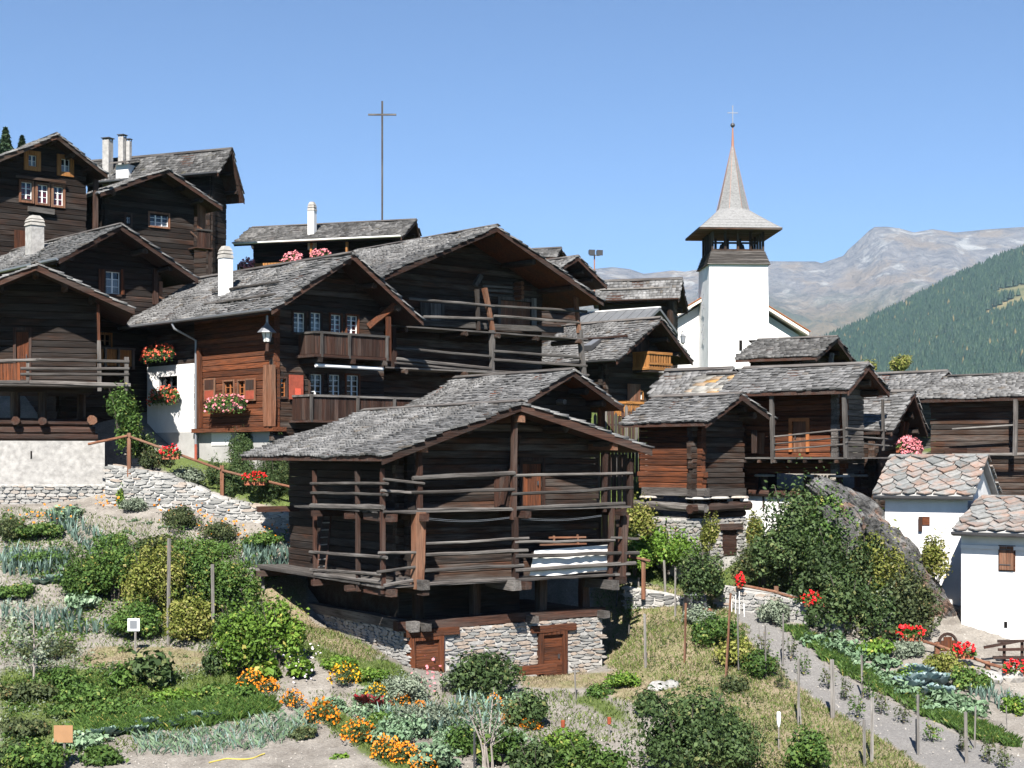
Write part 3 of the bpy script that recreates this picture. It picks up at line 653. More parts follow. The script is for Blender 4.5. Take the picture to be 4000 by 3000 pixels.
for z_, poly in ZONES: zone[inpoly(PXF + jx, PYF + jy, poly) & near] = z_
nX, nY = len(gx), len(gy); ii = np.arange(nX * nY).reshape(nY, nX)
FC = np.stack([ii[:-1, :-1], ii[:-1, 1:], ii[1:, 1:], ii[1:, :-1]], -1).reshape(-1, 4)
def ground_mat():
    m, n, b, o = nodes_of('ground'); zw = []
    for q_ in (1, 2, 3): a = n.nodes.new('ShaderNodeAttribute'); a.attribute_name = 'zone%d' % q_; zw.append(a.outputs['Fac'])
    cv = coords(n, (1, 1, 1), 'Object', False); n1 = noise(n, cv, 1.3, 6, 0.65); n2 = noise(n, cv, 14, 5, 0.7); n3 = noise(n, cv, 70, 3, .7)
    soil = ramp(n, n1, [(0.3, (0.16, 0.142, 0.122)), (0.55, (0.25, 0.228, 0.20)), (0.75, (0.31, 0.285, 0.25))])
    soil = hsv(n, soil, mrange(n, n2, .3, .7, .72, 1.25)); soil = mixc(n, soil, (0.42, 0.40, 0.37), mrange(n, n3, .66, .70, 0, .7))
    dry = ramp(n, n2, [(0.3, (0.15, 0.115, 0.07)), (0.5, (0.25, 0.20, 0.13)), (0.7, (0.34, 0.29, 0.20))])
    dry = mixc(n, dry, (0.13, 0.15, 0.045), mrange(n, n1, .45, .62, 0, .7))
    gre = ramp(n, n2, [(0.3, (0.045, 0.065, 0.018)), (0.6, (0.11, 0.145, 0.04)), (0.8, (0.2, 0.19, 0.08))])
    gra = ramp(n, n2, [(0.3, (0.15, 0.142, 0.135)), (0.7, (0.25, 0.24, 0.228))]); gra = hsv(n, gra, mrange(n, n3, .3, .7, .7, 1.25))
    def edge(w):                                   # ragged borders between soil, grass and gravel
        m_ = n.nodes.new('ShaderNodeMath'); m_.operation = 'MULTIPLY_ADD'; n.links.new(n2, m_.inputs[0]); m_.inputs[1].default_value = 0.9; n.links.new(w, m_.inputs[2]); return mrange(n, m_.outputs[0], 0.82, 1.08, 0, 1)
    c = mixc(n, soil, dry, edge(zw[0])); c = mixc(n, c, gre, edge(zw[1])); c = mixc(n, c, gra, edge(zw[2]))
    n.links.new(c, b.inputs['Base Color']); b.inputs['Roughness'].default_value = 0.95; bump(n, b, n2, 0.8, 0.06)
ground_mat()
grd = np_mesh('ground', np.stack([XF, YF, ZF], 1), FC, None, 'ground', None, True); grd['kind'] = 'structure'
for q_ in (1, 2, 3):
    w_ = (zone == q_).astype(float).reshape(nY, nX)
    for _ in range(2): p_ = np.pad(w_, 1, mode='edge'); w_ = sum(p_[i:i + nY, j:j + nX] for i in range(3) for j in range(3)) / 9
    at = grd.data.attributes.new('zone%d' % q_, 'FLOAT', 'POINT'); at.data.foreach_set('value', w_.ravel().astype(np.float32))

# ------------------------------------------------------------------ far mountains, wooded hillside
def fbm(x, y, s, oct=5, seed=0, ridge=False):
    g = np.random.default_rng(seed); r = 0; a = 1.0
    for k in range(oct):
        for _ in range(3):
            t = g.uniform(0, 6.28); f = s * 2 ** k * g.uniform(.7, 1.3); q = np.sin((x * math.cos(t) + y * math.sin(t)) * f + g.uniform(0, 6.28) + 1.7 * np.sin((x * math.sin(t) - y * math.cos(t)) * f * .6 + g.uniform(0, 6.28)))
            r = r + a / 3 * ((1 - np.abs(q)) * 2 - 1 if ridge else q)
        a *= .5
    return r
prof = [(-3000, 1150), (-500, 1150), (1200, 1080), (2200, 1060), (2341, 1048), (2393, 1043), (2461, 1051), (2513, 1069), (2570, 1063), (2627, 1056), (2674, 1061), (2860, 1030), (3010, 1020), (3100, 1021), (3190, 1021), (3208, 1028), (3294, 999), (3312, 976), (3353, 940), (3395, 900), (3416, 886), (3462, 885), (3516, 892), (3570, 908), (3642, 895), (3733, 908), (3864, 895), (4000, 886), (4400, 850), (5200, 950), (7000, 1100)]
cols = np.concatenate([np.arange(-3000, 2200, 60), np.arange(2200, 4200, 7), np.arange(4200, 7000, 60)]).astype(float)
ry = np.interp(cols, [p[0] for p in prof], [p[1] for p in prof]); DR = 7600.0
ds = np.concatenate([np.linspace(3600, 5200, 40), np.linspace(5220, DR, 70), np.linspace(DR + 100, 9000, 8)])
Xm = (cols[None] - HX) / F * DR * np.ones((len(ds), 1)) * (0.55 + 0.45 * (ds / DR))[:, None]; Ym = ds[:, None] * np.ones((1, len(cols)))
zr = (HY - ry) / F * DR; t = np.clip((Ym - 3600) / (DR - 3600), 0, 1)
shape = np.where(t < .42, t / .42 * .40, .40 + ((t - .42) / .58) ** 1.35 * .60); Zm = -60 + (zr[None] + 60) * shape
amp = 90 * np.sin(np.pi * np.clip(t, 0, 1)) ** .8 * (0.35 + t); Zm += fbm(Xm, Ym * .8, .0022, 6, 3, True) * amp + fbm(Xm, Ym, .012, 4, 9, True) * amp * .22
Zm = np.where(Ym > DR, zr[None] - (Ym - DR) * .5, Zm)
cap = zr[None] + (Ym - DR) * .04 * (t < 1); Zm = np.minimum(Zm, np.where(Ym < DR, zr[None] * (Ym / DR) - 2, 1e9))
im = np.arange(Xm.size).reshape(Xm.shape); FM = np.stack([im[:-1, :-1], im[:-1, 1:], im[1:, 1:], im[1:, :-1]], -1).reshape(-1, 4)
def mountain_mat():
    m, n, b, o = nodes_of('mountain_rock'); g = n.nodes.new('ShaderNodeNewGeometry'); sep = n.nodes.new('ShaderNodeSeparateXYZ'); n.links.new(g.outputs['Position'], sep.inputs[0])
    mp = n.nodes.new('ShaderNodeMapping'); mp.inputs['Scale'].default_value = (.001, .001, .001); n.links.new(g.outputs['Position'], mp.inputs[0])
    a = noise(n, mp.outputs[0], 4.0, 8, .65); f = noise(n, mp.outputs[0], 16.0, 6, .7); s = noise(n, mp.outputs[0], 7.5, 7, .6, .8)
    rock = ramp(n, f, [(.3, (.12, .108, .105)), (.5, (.20, .18, .172)), (.72, (.31, .29, .27))]); rock = mixc(n, rock, (.27, .20, .13), mrange(n, a, .5, .62, 0, .7))
    rock = mixc(n, rock, (.52, .51, .47), mrange(n, s, .55, .66, 0, .6))
    grass = ramp(n, f, [(.3, (.13, .10, .05)), (.6, (.22, .165, .09)), (.8, (.27, .215, .13))]); grass = mixc(n, grass, (.07, .085, .045), mrange(n, a, .42, .56, .75, 0))
    ad = n.nodes.new('ShaderNodeMath'); ad.operation = 'MULTIPLY_ADD'; n.links.new(a, ad.inputs[0]); ad.inputs[1].default_value = 520; n.links.new(sep.outputs[2], ad.inputs[2])
    c = mixc(n, grass, rock, mrange(n, ad.outputs[0], 880, 1080, 0, 1)); c = mixc(n, (.035, .06, .035), c, mrange(n, ad.outputs[0], 560, 640, 0, 1))
    n.links.new(c, b.inputs['Base Color']); b.inputs['Roughness'].default_value = 1.0; bump(n, b, f, 1.0, 60.0)
mountain_mat()
mo = np_mesh('mountain', np.stack([Xm, Ym, Zm], -1).reshape(-1, 3), FM, None, 'mountain_rock', None, True); mo['kind'] = 'structure'
# wooded spur in front of it, on the right
def spur_z(x, y):
    px = HX + F * x / y; t = np.clip((y - 1500) / 1300, 0, 1)
    top = np.interp(px, [2500, 3000, 3230, 3500, 3700, 3900, 4000, 4600, 6000], [1640, 1420, 1330, 1210, 1105, 1015, 980, 760, 600])
    zt = (HY - top) / F * 2800; z = -55 + (zt + 55) * t ** .95 + fbm(x, y, .006, 3, 5) * 8 * np.sin(np.pi * t)
    return np.where(y > 2800, (HY - top) / F * 2800 - (y - 2800) * .25, z)
xs, ys = np.linspace(150, 2200, 90), np.linspace(1500, 3600, 60); Xs, Ys = np.meshgrid(xs, ys); Zs = spur_z(Xs, Ys); k = np.arange(Xs.size).reshape(Xs.shape)
def hill_mat():
    m, n, b, o = nodes_of('hillside'); cv = coords(n, (.01, .01, .01), 'Object', False); a = noise(n, cv, 1.2, 6, .6)
    n.links.new(ramp(n, a, [(.35, (.06, .085, .04)), (.6, (.20, .17, .085)), (.8, (.28, .22, .13))]), b.inputs['Base Color']); b.inputs['Roughness'].default_value = 1
hill_mat()
ho = np_mesh('hill', np.stack([Xs, Ys, Zs], -1).reshape(-1, 3), np.stack([k[:-1, :-1], k[:-1, 1:], k[1:, 1:], k[1:, :-1]], -1).reshape(-1, 4), None, 'hillside', None, True); ho['kind'] = 'structure'
nt_ = 50000; tx, ty = rng.uniform(170, 1150, nt_), rng.uniform(1520, 2830, nt_); tpx = HX + F * tx / ty; tz = spur_z(tx, ty); tpy = HY - F * tz / ty
open_ = fbm(tx, ty, .011, 3, 21) > 0.72; glade = inpoly(tpx, tpy, [(3830, 1230), (3900, 1195), (4010, 1140), (4010, 1185), (3930, 1215), (3860, 1235)])
kp = (tz > -48 + 10 * rng.random(nt_)) & ~open_ & ~glade; tx, ty, tz = tx[kp], ty[kp], tz[kp]; n_ = len(tx)
hh = rng.uniform(9, 17, n_); rr_ = hh * rng.uniform(.2, .32, n_); V = []; NS = 5
for lev, (fr_, fz) in enumerate(((1.0, .08), (.62, .45))):
    for j in range(NS):
        q = 2 * math.pi * j / NS + rng.uniform(0, 6.28, n_) * 0 + lev * .6; w_ = rng.uniform(.75, 1.2, n_); V.append(np.stack([tx + np.cos(q) * rr_ * fr_ * w_, ty + np.sin(q) * rr_ * fr_ * w_, tz + hh * fz], 1))
V.append(np.stack([tx, ty, tz + hh], 1)); V = np.stack(V, 1); FF = []
for j in range(NS): FF += [(j, (j + 1) % NS, NS + (j + 1) % NS), (j, NS + (j + 1) % NS, NS + j), (NS + j, NS + (j + 1) % NS, 2 * NS)]
FF = (np.array(FF)[None] + (np.arange(n_) * (2 * NS + 1))[:, None, None]).reshape(-1, 3)
tag(np_mesh('forest', V.reshape(-1, 3), FF, np.repeat(np.clip(rng.normal(.5, .22, n_), 0, 1), 2 * NS + 1), 'forest'), 'blue-green conifer forest covering the hillside beyond the village', 'forest', kind='stuff')

# ------------------------------------------------------------------ the houses
# front barn on stone base ------------------------------------------
B = House('storage_barn', 'dark log barn with open railed galleries above a low stone base among the gardens', 'barn', 33, 45.0, (2033, 1566), (1492, 1773), (2546, 1742), backx=1424, zb=-7.2, ovf=1.35, ovb=.9, ovl=1.45, ovr=1.35, wl=.23)
B.roof(barge='brown_x', board=.24, soffit='brown_x', exp=.22)
zfl = B.fr(2000, 2262, .35)[1]; z2 = B.fr(2000, 1985, .35)[1]; gu0 = B.fr(1497, 2290, .3)[0]; gu1 = B.fr(2448, 2250, .35)[0]
B.core(zfl - .1)
d1 = B.opening('f', (2040, 1800, 2118, 1975)); d2 = B.opening('f', (1935, 1860, 1965, 1980))
B.logs('f', zfl - .05, None, [d1], ext=.22); B.logs('s', zfl - .05, None, (), ext=.22, mat='black')  # side logs blacker than the front: gallery shade put into the colour
B.door('f', d1, 'red_z', 'brown_z', boards=3)
vg, ug = .38, gu0 + .06
# gallery floors: planks along the front and the left side
for zz, nm, ex in ((zfl, 'plank', .0), (z2, 'plank', .0)):
    for k in range(4):
        v0 = vg - .08 + k * .36; B.box('plank', 'grey_x', gu0 + .05 + random.uniform(-.1, .05), gu1 + random.uniform(-.05, .2), v0, v0 + .34, zz - .07, zz - random.uniform(0, .015))
    for k in range(4):
        u0 = gu0 - .02 + k * .36; B.box('plank', 'grey_y', u0, u0 + .34, vg + 1.4, (B.vb + .9 if zz == zfl else 6.3) + random.uniform(-.2, .3), zz - .06, zz - random.uniform(0, .012))
    for u in (ug + .15, B.fr(1640, 2200, vg)[0], B.fr(2040, 2200, vg)[0], gu1 - .35):
        B.pole('joist', 'brown_y', (u, vg - .35, zz - .2), (u, B.vf + .4, zz - .2), .12, square=True, n=4, seg=2)
    for v in (vg + 1.9, vg + 4.2, B.vb - .5):
        B.pole('joist', 'brown_x', (gu0 - .22, v, zz - .2), (B.uL + .4, v, zz - .2), .10, square=True, n=4, seg=2)
GR = lambda a, b, r=.045, v=vg - .06, mt='grey_x': B.fpole('rail', mt, v, a, b, r * .85, bend=.015)
GRS = lambda a, b, r=.045: B.spole('rail', 'grey_y', ug - .05, a, b, r)
# front rails, traced one by one
for a, b, r in (((1612, 1868), (2010, 1848), .085), ((2005, 1858), (2470, 1848), .055), ((1597, 1924), (2010, 1912), .06), ((2000, 1930), (2472, 1905), .06), ((1630, 1990), (1998, 1986), .04), ((2016, 1985), (2440, 1966), .07),
                ((1650, 2124), (2066, 2102), .05), ((2010, 2118), (2402, 2110), .05), ((2385, 2100), (2494, 2105), .05), ((1648, 2168), (2062, 2150), .065), ((2012, 2172), (2495, 2160), .075), ((1650, 2230), (2045, 2208), .065), ((2012, 2228), (2482, 2200), .075),
                ((1640, 2284), (2010, 2262), .07), ((2012, 2264), (2400, 2246), .05)): GR(a, b, r)
for a, b, r in (((1497, 1872), (1658, 1890), .05), ((1488, 1916), (1605, 1925), .05), ((1497, 2000), (1630, 2004), .05), ((1478, 2160), (1624, 2158), .05), ((1472, 2235), (1622, 2215), .055), ((1500, 2288), (1612, 2268), .07)): GR(a, b, r, vg - .10)
for a, b, r in (((1214, 1889), (1515, 1889), .045), ((1216, 1925), (1512, 1932), .045), ((1216, 1976), (1497, 1982), .085), ((1210, 2156), (1510, 2178), .055), ((1213, 2226), (1490, 2244), .05), ((1230, 2243), (1490, 2276), .06)): GRS(a, b, r)
# posts
for a, b, r, mt in (((1636, 2000), (1630, 2300), .17, 'rail_z'), ((1636, 1735), (1640, 2000), .085, 'brown_z'), ((2010, 1622), (2003, 2030), .085, 'brown_z'), ((2012, 2020), (2012, 2290), .09, 'brown_z'), ((2365, 1765), (2360, 2000), .07, 'brown_z'), ((2462, 1790), (2462, 1985), .09, 'brown_z'), ((2390, 1985), (2380, 2270), .08, 'brown_z'), ((2440, 2010), (2425, 2270), .12, 'brown_z')):
    B.fpole('post', mt, vg, a, b, r, square=True, n=4, seg=3)
for x, y0, y1, r in ((1228, 1838, 2285, .07), (1396, 1838, 2310, .075), (1493, 1830, 2320, .08)):
    B.spole('post', 'brown_z', ug, (x, y0), (x + 4, y1), r * .85, square=True, n=4, seg=3)
B.fpole('brace', 'brown_z', B.vf - .12, (1955, 1980), (2025, 1700), .08, square=True, n=4, seg=2)
for x, y in ((1655, 1752), (2398, 1745), (2035, 1635)):
    u, z = B.fr(x, y, .12); B.pole('corbel', 'rail_y', (u, .06, z), (u, B.vf + .2, z), .12, square=True, n=4, seg=2)
for x in (1655, 2012, 2395):                       # joist heads under the lower gallery
    u, z = B.fr(x, 2285, vg - .3); B.pole('joist', 'grey_y', (u, vg - .42, z), (u, B.vf + .2, z), .17, square=True, n=4, seg=2)
B.boards('f', (1930, 1830, 1985, 1980), B.vf - .03, 3, 'brown_z'); B.boards('f', (2325, 1775, 2452, 1990), B.vf + .25, 6, 'log_z', name='side_board', gap=.05); B.boards('f', (2325, 2000, 2452, 2255), B.vf + .25, 5, 'log_z', name='side_board', gap=.03)
# stilts, sill beam and stone base
vb0 = B.vf - .25; uB0 = B.fr(1592, 2520, vb0)[0]; uB1 = B.fr(2362, 2540, vb0)[0]; zs0 = B.fr(2000, 2438, vb0)[1]; zs1 = B.fr(2000, 2400, vb0)[1]
for u in (uB0 + .6, lerp(uB0, uB1, .36), lerp(uB0, uB1, .7), uB1 - .5):
    for v in (B.vf + .2, B.vb - .6): B.pole('stilt', 'log_z', (u, v, zs1 - .05), (u, v, zfl - .1), .15, square=True, n=4, seg=2)
B.pole('sill_beam', 'brown_x', (uB0 - .3, vb0 + .2, lerp(zs0, zs1, .55)), (uB1 + .1, vb0 + .2, lerp(zs0, zs1, .55) + .02), .16, square=True, n=4, seg=6)
B.pole('sill_beam', 'grey_y', (uB0 + .12, vb0 - .25, lerp(zs0, zs1, .5)), (uB0 + .12, B.vb - .2, lerp(zs0, zs1, .5)), .17, square=True, n=4, seg=6)
B.box('floor', 'log_x', uB0 + .3, uB1 - .1, vb0 + .4, B.vb, zs0 - .02, zs1 - .06)
for u in (uB0 + .5, lerp(uB0, uB1, .6), uB1 - .15):
    B.pole('beam_end', 'grey_y', (u, vb0 - .35, zs0 - .02 + .15), (u, vb0 + .5, zs0 + .13), .13, square=True, n=4, seg=2)
B.box('shade_backing', 'log_x', uB0 + .4, lerp(uB0, uB1, .66), B.vf + 1.0, B.vb - .5, zs1 - .1, zfl - .2)  # added block behind the stilts, standing in for the black shade there
bs = B.box('base', 'mortar', uB0 + .06, uB1 - .06, vb0 + .06, B.vb - .4, -1.2, zs0)
dl, dr_ = B.fbox(1617, 2500, 1712, 2640, vb0), B.fbox(2118, 2478, 2195, 2640, vb0); zlo = -1.0
stones(bs, 'stone', lambda a, z: (a, vb0 + .04, z), uB0, uB1, lambda a: -.9, lambda a: zs0, skip=[(dl[0] - .12, dl[1] + .2, -2, dl[3] + .25), (dr_[0] - .12, dr_[1] + .16, -2, dr_[3] + .2)], wr=(.18, .55), hr=(.05, .13))
stones(bs, 'stone', lambda a, z: (uB0 + .04, a, z), vb0, B.vb - .4, lambda a: -.9, lambda a: zs0, ang=-math.pi / 2, limit=200, wr=(.2, .6), hr=(.06, .13))
for dd, nb, lx in ((dl, 6, (1590, 2455, 1795, 2486)), (dr_, 7, (2080, 2441, 2252, 2468))):
    B.door('f', (dd[0], dd[1], dd[2] - .1, dd[3]), 'red_x', 'red_z', c=vb0, boards=nb, horizontal=True, fw=.16, proud=.09, dep=.0)
    a0, a1, q0, q1 = B.fbox(*lx, vb0 - .1); B.pole('lintel', 'red_x', (a0, vb0, (q0 + q1) / 2), (a1, vb0, (q0 + q1) / 2), .12, square=True, n=4, seg=3)
a0, a1, q0, q1 = B.fbox(2030, 2598, 2170, 2632, vb0 - .5); B.pole('step', 'red_x', (a0, vb0 - .45, (q0 + q1) / 2), (a1, vb0 - .45, (q0 + q1) / 2), .15, square=True, n=4, seg=3)
for k in range(2):                                  # wires sagging under the upper gallery
    pts = []
    for (x0, y0), (x1, y1) in (((1660, 2022), (1990, 2020)), ((2035, 2022), (2350, 2012))):
        p, q = Vector(B.F3(x0, y0 + k * 6, vg)), Vector(B.F3(x1, y1 + k * 4, vg)); m = MB().tube([p.lerp(q, t) - Vector((0, 0, .09 * math.sin(math.pi * t))) for t in np.linspace(0, 1, 8)], .006, 4); m.build('wire', 'metal_grey', B.e)

# house with the white plastered corner and flower boxes -------------
C = House('flower_house', 'tall log house with white plastered corner, red flower boxes and two plank balconies', 'house', 43, 55.5, (1377, 985), (1062, 1199), (1653, 1246), backx=769, zb=-0.5, ovf=1.25, ovb=.5, ovl=.95, ovr=1.0, wl=.25)
C.roof(barge='brown_x', exp=.22); C.gutter(); C.core(-1.5)
oW = [C.opening('f', b) for b in ((1146, 1222, 1190, 1300), (1212, 1222, 1253, 1300), (1291, 1230, 1331, 1305), (1354, 1234, 1396, 1308), (1211, 1462, 1257, 1552), (1283, 1464, 1327, 1550), (1353, 1466, 1400, 1550), (1078, 1478, 1116, 1550))]
aw = [C.opening('s', b) for b in ((880, 1490, 918, 1560), (936, 1488, 970, 1560))]; zpl = C.sd(650, 1428, C.uL)[1]; vW = C.sd(764, 1550, C.uL)[0]; wpl = C.opening('s', (618, 1470, 694, 1550))
zb5 = C.sd(900, 1672, C.uL)[1]
C.logs('f', zb5 - .5, None, oW, mat='log', ext=.05); C.logs('s', zpl, None, (), a0=vW, ext=.02)
C.logs('s', zb5, None, aw, mat='red', a1=vW - .02, ext=.05, const=C.uL - .05)
for i, o in enumerate(oW):
    C.window('f', o, 2, 4, 'red' if i in (2, 3, 6) else 'brown', 'white_paint' if i != 7 else 'orange_trim', curtain='red_curtain' if i in (2, 3) else ('white_cloth' if i in (0, 1) else None), fw=.07, cfrac=.6)
for o in aw: C.window('s', o, 2, 3, 'rail', 'orange_trim', c=C.uL - .05, fw=.06)
# plastered corner: a slab with the window cut out, grey plinth below
pu = C.uL; z0p = C.sd(650, 1690, pu)[1]
for nm, mt, a, b, q0, q1, pr in (('plaster', 'white_wall', vW, wpl[0], z0p, zpl, 0), ('plaster', 'white_wall', wpl[1], C.vb, z0p, zpl, 0), ('plaster', 'white_wall', wpl[0], wpl[1], z0p, wpl[2], 0), ('plaster', 'white_wall', wpl[0], wpl[1], wpl[3], zpl, 0), ('plinth', 'grey_plaster', vW - .0, C.vb, -2.5, z0p, .0), ('plinth', 'grey_plaster', C.vf + .5, vW - .004, -2.5, zb5 - .05, .14)):
    C.box(nm, mt, pu - .02 + pr, pu + .3 + pr, a, b, q0, q1)
C.window('s', wpl, 2, 2, 'brown', 'metal_dark', fw=.0, proud=-.03, dep=.17)
C.box('window_sill', 'white_paint', pu - .10, pu + .1, wpl[0] - .1, wpl[1] + .1, wpl[2] - .07, wpl[2] - .005)
gd = C.opening('s', (818, 1690, 892, 1740)); C.box('hatch', 'white_paint', pu + .09, pu + .13, gd[0], gd[1], gd[2], gd[3])
for x0, x1 in ((808, 850), (968, 1008)):            # open shutters beside the alcove windows
    a = C.opening('s', (x0, 1478, x1, 1566)); sh = C.box('shutter', 'rail_z', pu - .14, pu - .10, a[0], a[1], a[2], a[3]); C.box('shutter_panel', 'red_paint', pu - .15, pu - .139, a[0] + .07, a[1] - .07, a[2] + .06, lerp(a[2], a[3], .45), sh); C.box('shutter_panel', 'brown_z', pu - .15, pu - .139, a[0] + .07, a[1] - .07, lerp(a[2], a[3], .5), a[3] - .06, sh)
a = C.opening('f', (1124, 1465, 1178, 1560)); sh = C.box('shutter', 'red_paint', a[0], a[1], C.vf - .12, C.vf - .07, a[2], a[3]); C.box('shutter_panel', 'petal_coral', a[0] + .25, a[1] - .12, C.vf - .13, C.vf - .119, a[2] + .1, lerp(a[2], a[3], .45), sh)
for x in (1042, 1062): C.spole('post', 'rail_z', pu - .16, (x, 1425), (x, 1665), .11, square=True, n=4, seg=3)
C.spole('post', 'red_z', pu - .14, (778, 1360), (782, 1672), .09, square=True, n=4, seg=3)
C.box('floor_beam', 'red_y', pu - .2, pu + .4, C.vf - .2, vW - .01, zb5 - .16, zb5)
v_, zt_ = C.sd(765, 1350, pu - .12); _, zb_ = C.sd(765, 1735, pu - .12); _, zc_ = C.sd(765, 1815, pu - .12)
m = MB().tube([(C.ul - .05, v_ + .3, C.zl - .15), (C.ul + .02, v_ + .25, C.zl - .35), (pu - .12, v_, zt_ + .2), (pu - .12, v_, zb_)], .05, 8); dp = m.build('downpipe', 'metal_grey', C.e); MB().tube([(pu - .12, v_, zb_), (pu - .12, v_, zc_ - .3)], .055, 8).build('downpipe_boot', 'red_paint', dp)
# balconies
def balcony(H, x0, x1, ytop, ybot, yd, vout, nb, mt='brown_z', rail='grey_x', posts=(), vin=None, side=True):
    u0 = H.fr(x0, ybot, vout)[0]; u1 = H.fr(x1, ybot, vout)[0]; xm = (x0 + x1) / 2; zt = H.fr(xm, ytop, vout)[1]; zb_ = H.fr(xm, ybot, vout)[1]; zd = H.fr(xm, yd, vout)[1]; vin = vin or H.vf
    bal = H.box('balcony', 'brown_x', u0 - .12, u1 + .1, vout - .1, vin, zd, zb_ - .06)
    for k in range(nb):
        a, b = lerp(u0, u1, k / nb), lerp(u0, u1, (k + 1) / nb) - .014; H.box('board', mt, a, b, vout, vout + .03 + random.uniform(-.008, .008), zb_ - .04, zt - .03, bal)
    if side:
        for k in range(5): a, b = lerp(vout + .04, vin - .05, k / 5), lerp(vout + .04, vin - .05, (k + 1) / 5) - .014; H.box('board', mt, u0 - .02, u0 + .012, a, b, zb_ - .04, zt - .03, bal)
        H.box('handrail', rail, u0 - .06, u0 + .05, vout + .06, vin, zt - .028, zt + .05, bal)
    H.box('handrail', rail, u0 - .08, u1 + .08, vout - .06, vout + .058, zt - .028, zt + .055, bal)
    for t in posts: H.pole('post', 'grey_z', (lerp(u0, u1, t), vout - .07, zd), (lerp(u0, u1, t), vout - .07, zt + .02), .05, square=True, n=4, seg=2, parent=bal)
    return bal, u0, u1, zt, zb_, zd
bal, u0, u1, zt, zb_, zd = balcony(C, 1232, 1512, 1308, 1384, 1402, .12, 19, posts=(.07, .45, .98))
C.pole('awning', 'white_paint', (u0 + .1, .25, zd - .3), (u1 - .1, .25, zd - .3), .07, n=8, seg=2)
for t in (.05, .5, .95): C.pole('bracket', 'log_y', (lerp(u0, u1, t), .0, zd - .1), (lerp(u0, u1, t), C.vf + .3, zd - .1), .1, square=True, n=4, seg=2)
C.pole('post', 'red_z', (u1 + .12, .2, zd - .1), (u1 + .12, .2, zt + .8), .09, square=True, n=4, seg=2)
balcony(C, 1212, 1720, 1554, 1640, 1654, .05, 34, posts=(.0, .34, .62, .9))
u, z = C.fr(1548, 1215, .5); C.pole('brace', 'red_y', (u - .1, .35, z + .25), (u - .75, C.vf, z - .6), .13, square=True, n=4, seg=3)
C.chimney((852, 962, 910, 1132), u=C.ul * .52)
for (x0, y0), (x1, y1) in (((800, 1233), (1075, 1180)), ((830, 1165), (1090, 1140))):     # snow-guard poles lying on the shingles
    u, = [C.ul * (.78 if y0 > 1200 else .5)]; zz = C.zl + (u - C.ul) * (C.zA - C.zl) / -C.ul + .09
    v0, v1 = C.sd(x0, y0, u)[0], C.sd(x1, y1, u)[0]; C.pole('snow_guard', 'grey_y', (u, v0, zz), (u, v1, zz), .05, parent=C.rf)

# big barn with two-storey gallery ------------------------------------
D = House('gallery_barn', 'wide black barn with grey two-storey pole gallery under a broad gable', 'barn', 41, 61, (1941, 878), (1440, 1092), (2356, 1170), backx=1396, zb=0.3, ovf=2.3, ovb=.6, ovl=1.2, ovr=1.6, wl=.27)
D.roof(barge='brown_x', board=.22, single=300, exp=.22, soffit='red_x'); D.core(-1.5)
vd = .95
od = D.opening('f', (1955, 1175, 2075, 1275)); D.logs('f', -1.2, None, [od], ext=.1); D.logs('s', 1.0, None, (), ext=.1)
D.door('f', od, 'rail_z', 'grey_z', boards=7, fw=.14, handle=False)
D.boards('f', (1640, 1185, 1735, 1258), D.vf - .05, 7, 'grey_z'); D.boards('f', (2076, 1165, 2095, 1275), D.vf - .08, 2, 'stake_z')
DR_ = lambda a, b, r, mt='grey_x': D.fpole('rail', mt, vd - .07, a, b, r)
for a, b, r in (((1596, 1166), (1930, 1196), .055), ((1915, 1194), (2292, 1217), .055), ((1654, 1238), (1925, 1246), .06), ((1930, 1234), (2262, 1260), .06), ((1543, 1360), (1916, 1392), .06), ((1927, 1372), (2265, 1397), .06), ((1546, 1402), (1916, 1440), .075), ((1927, 1406), (2292, 1430), .065), ((1540, 1418), (1980, 1458), .05), ((1900, 1450), (2300, 1466), .05)): DR_(a, b, r)
for a, b, r, mt in (((1893, 1125), (1926, 1300), .10, 'rail_z'), ((1922, 1290), (1922, 1462), .10, 'grey_z'), ((2248, 1148), (2262, 1300), .09, 'rail_z'), ((2264, 1290), (2280, 1470), .11, 'grey_z'), ((1534, 1275), (1540, 1440), .10, 'brown_z'), ((1863, 1130), (1868, 1290), .08, 'log_z')): D.fpole('post', mt, vd, a, b, r, square=True, n=4, seg=3)
ul_, ur_ = D.fr(1500, 1290, vd)[0], D.fr(2285, 1310, vd)[0]
for yy, k in ((1297, 0), (1452, 1)):
    z = D.fr(1919, yy, vd)[1]
    for j in range(4): D.box('plank', 'grey_x', ul_ + random.uniform(-.1, .1), ur_ + random.uniform(-.1, .1), vd - .12 + j * .34, vd + .2 + j * .34, z - .06, z - random.uniform(0, .015))
    for t in (.08, .36, .52, .72, .95): D.pole('joist', 'log_y', (lerp(ul_, ur_, t), vd - .3, z - .17), (lerp(ul_, ur_, t), D.vf + .2, z - .17), .11, seg=2)
D.fpole('beam', 'grey_x', D.vf - .35, (1590, 1258), (2195, 1290), .14, square=True, n=4)
for k in range(4): u, z = D.fr(2030, 1108 + k * 18, D.vf - .3); D.pole('log_end', 'rail_y', (u, D.vf - .5, z), (u, D.vf + .2, z), .10, seg=2)
for k in range(4): D.fpole('stacked_board', 'grey_x', D.vf - .06, (1880 + 4 * k, 1100 + k * 17), (2000, 1106 + k * 17), .05, square=True, n=4, seg=2)
D.fpole('brace', 'grey_z', D.vf - .4, (1855, 1115), (1878, 1075), .10, square=True, n=4, seg=2)

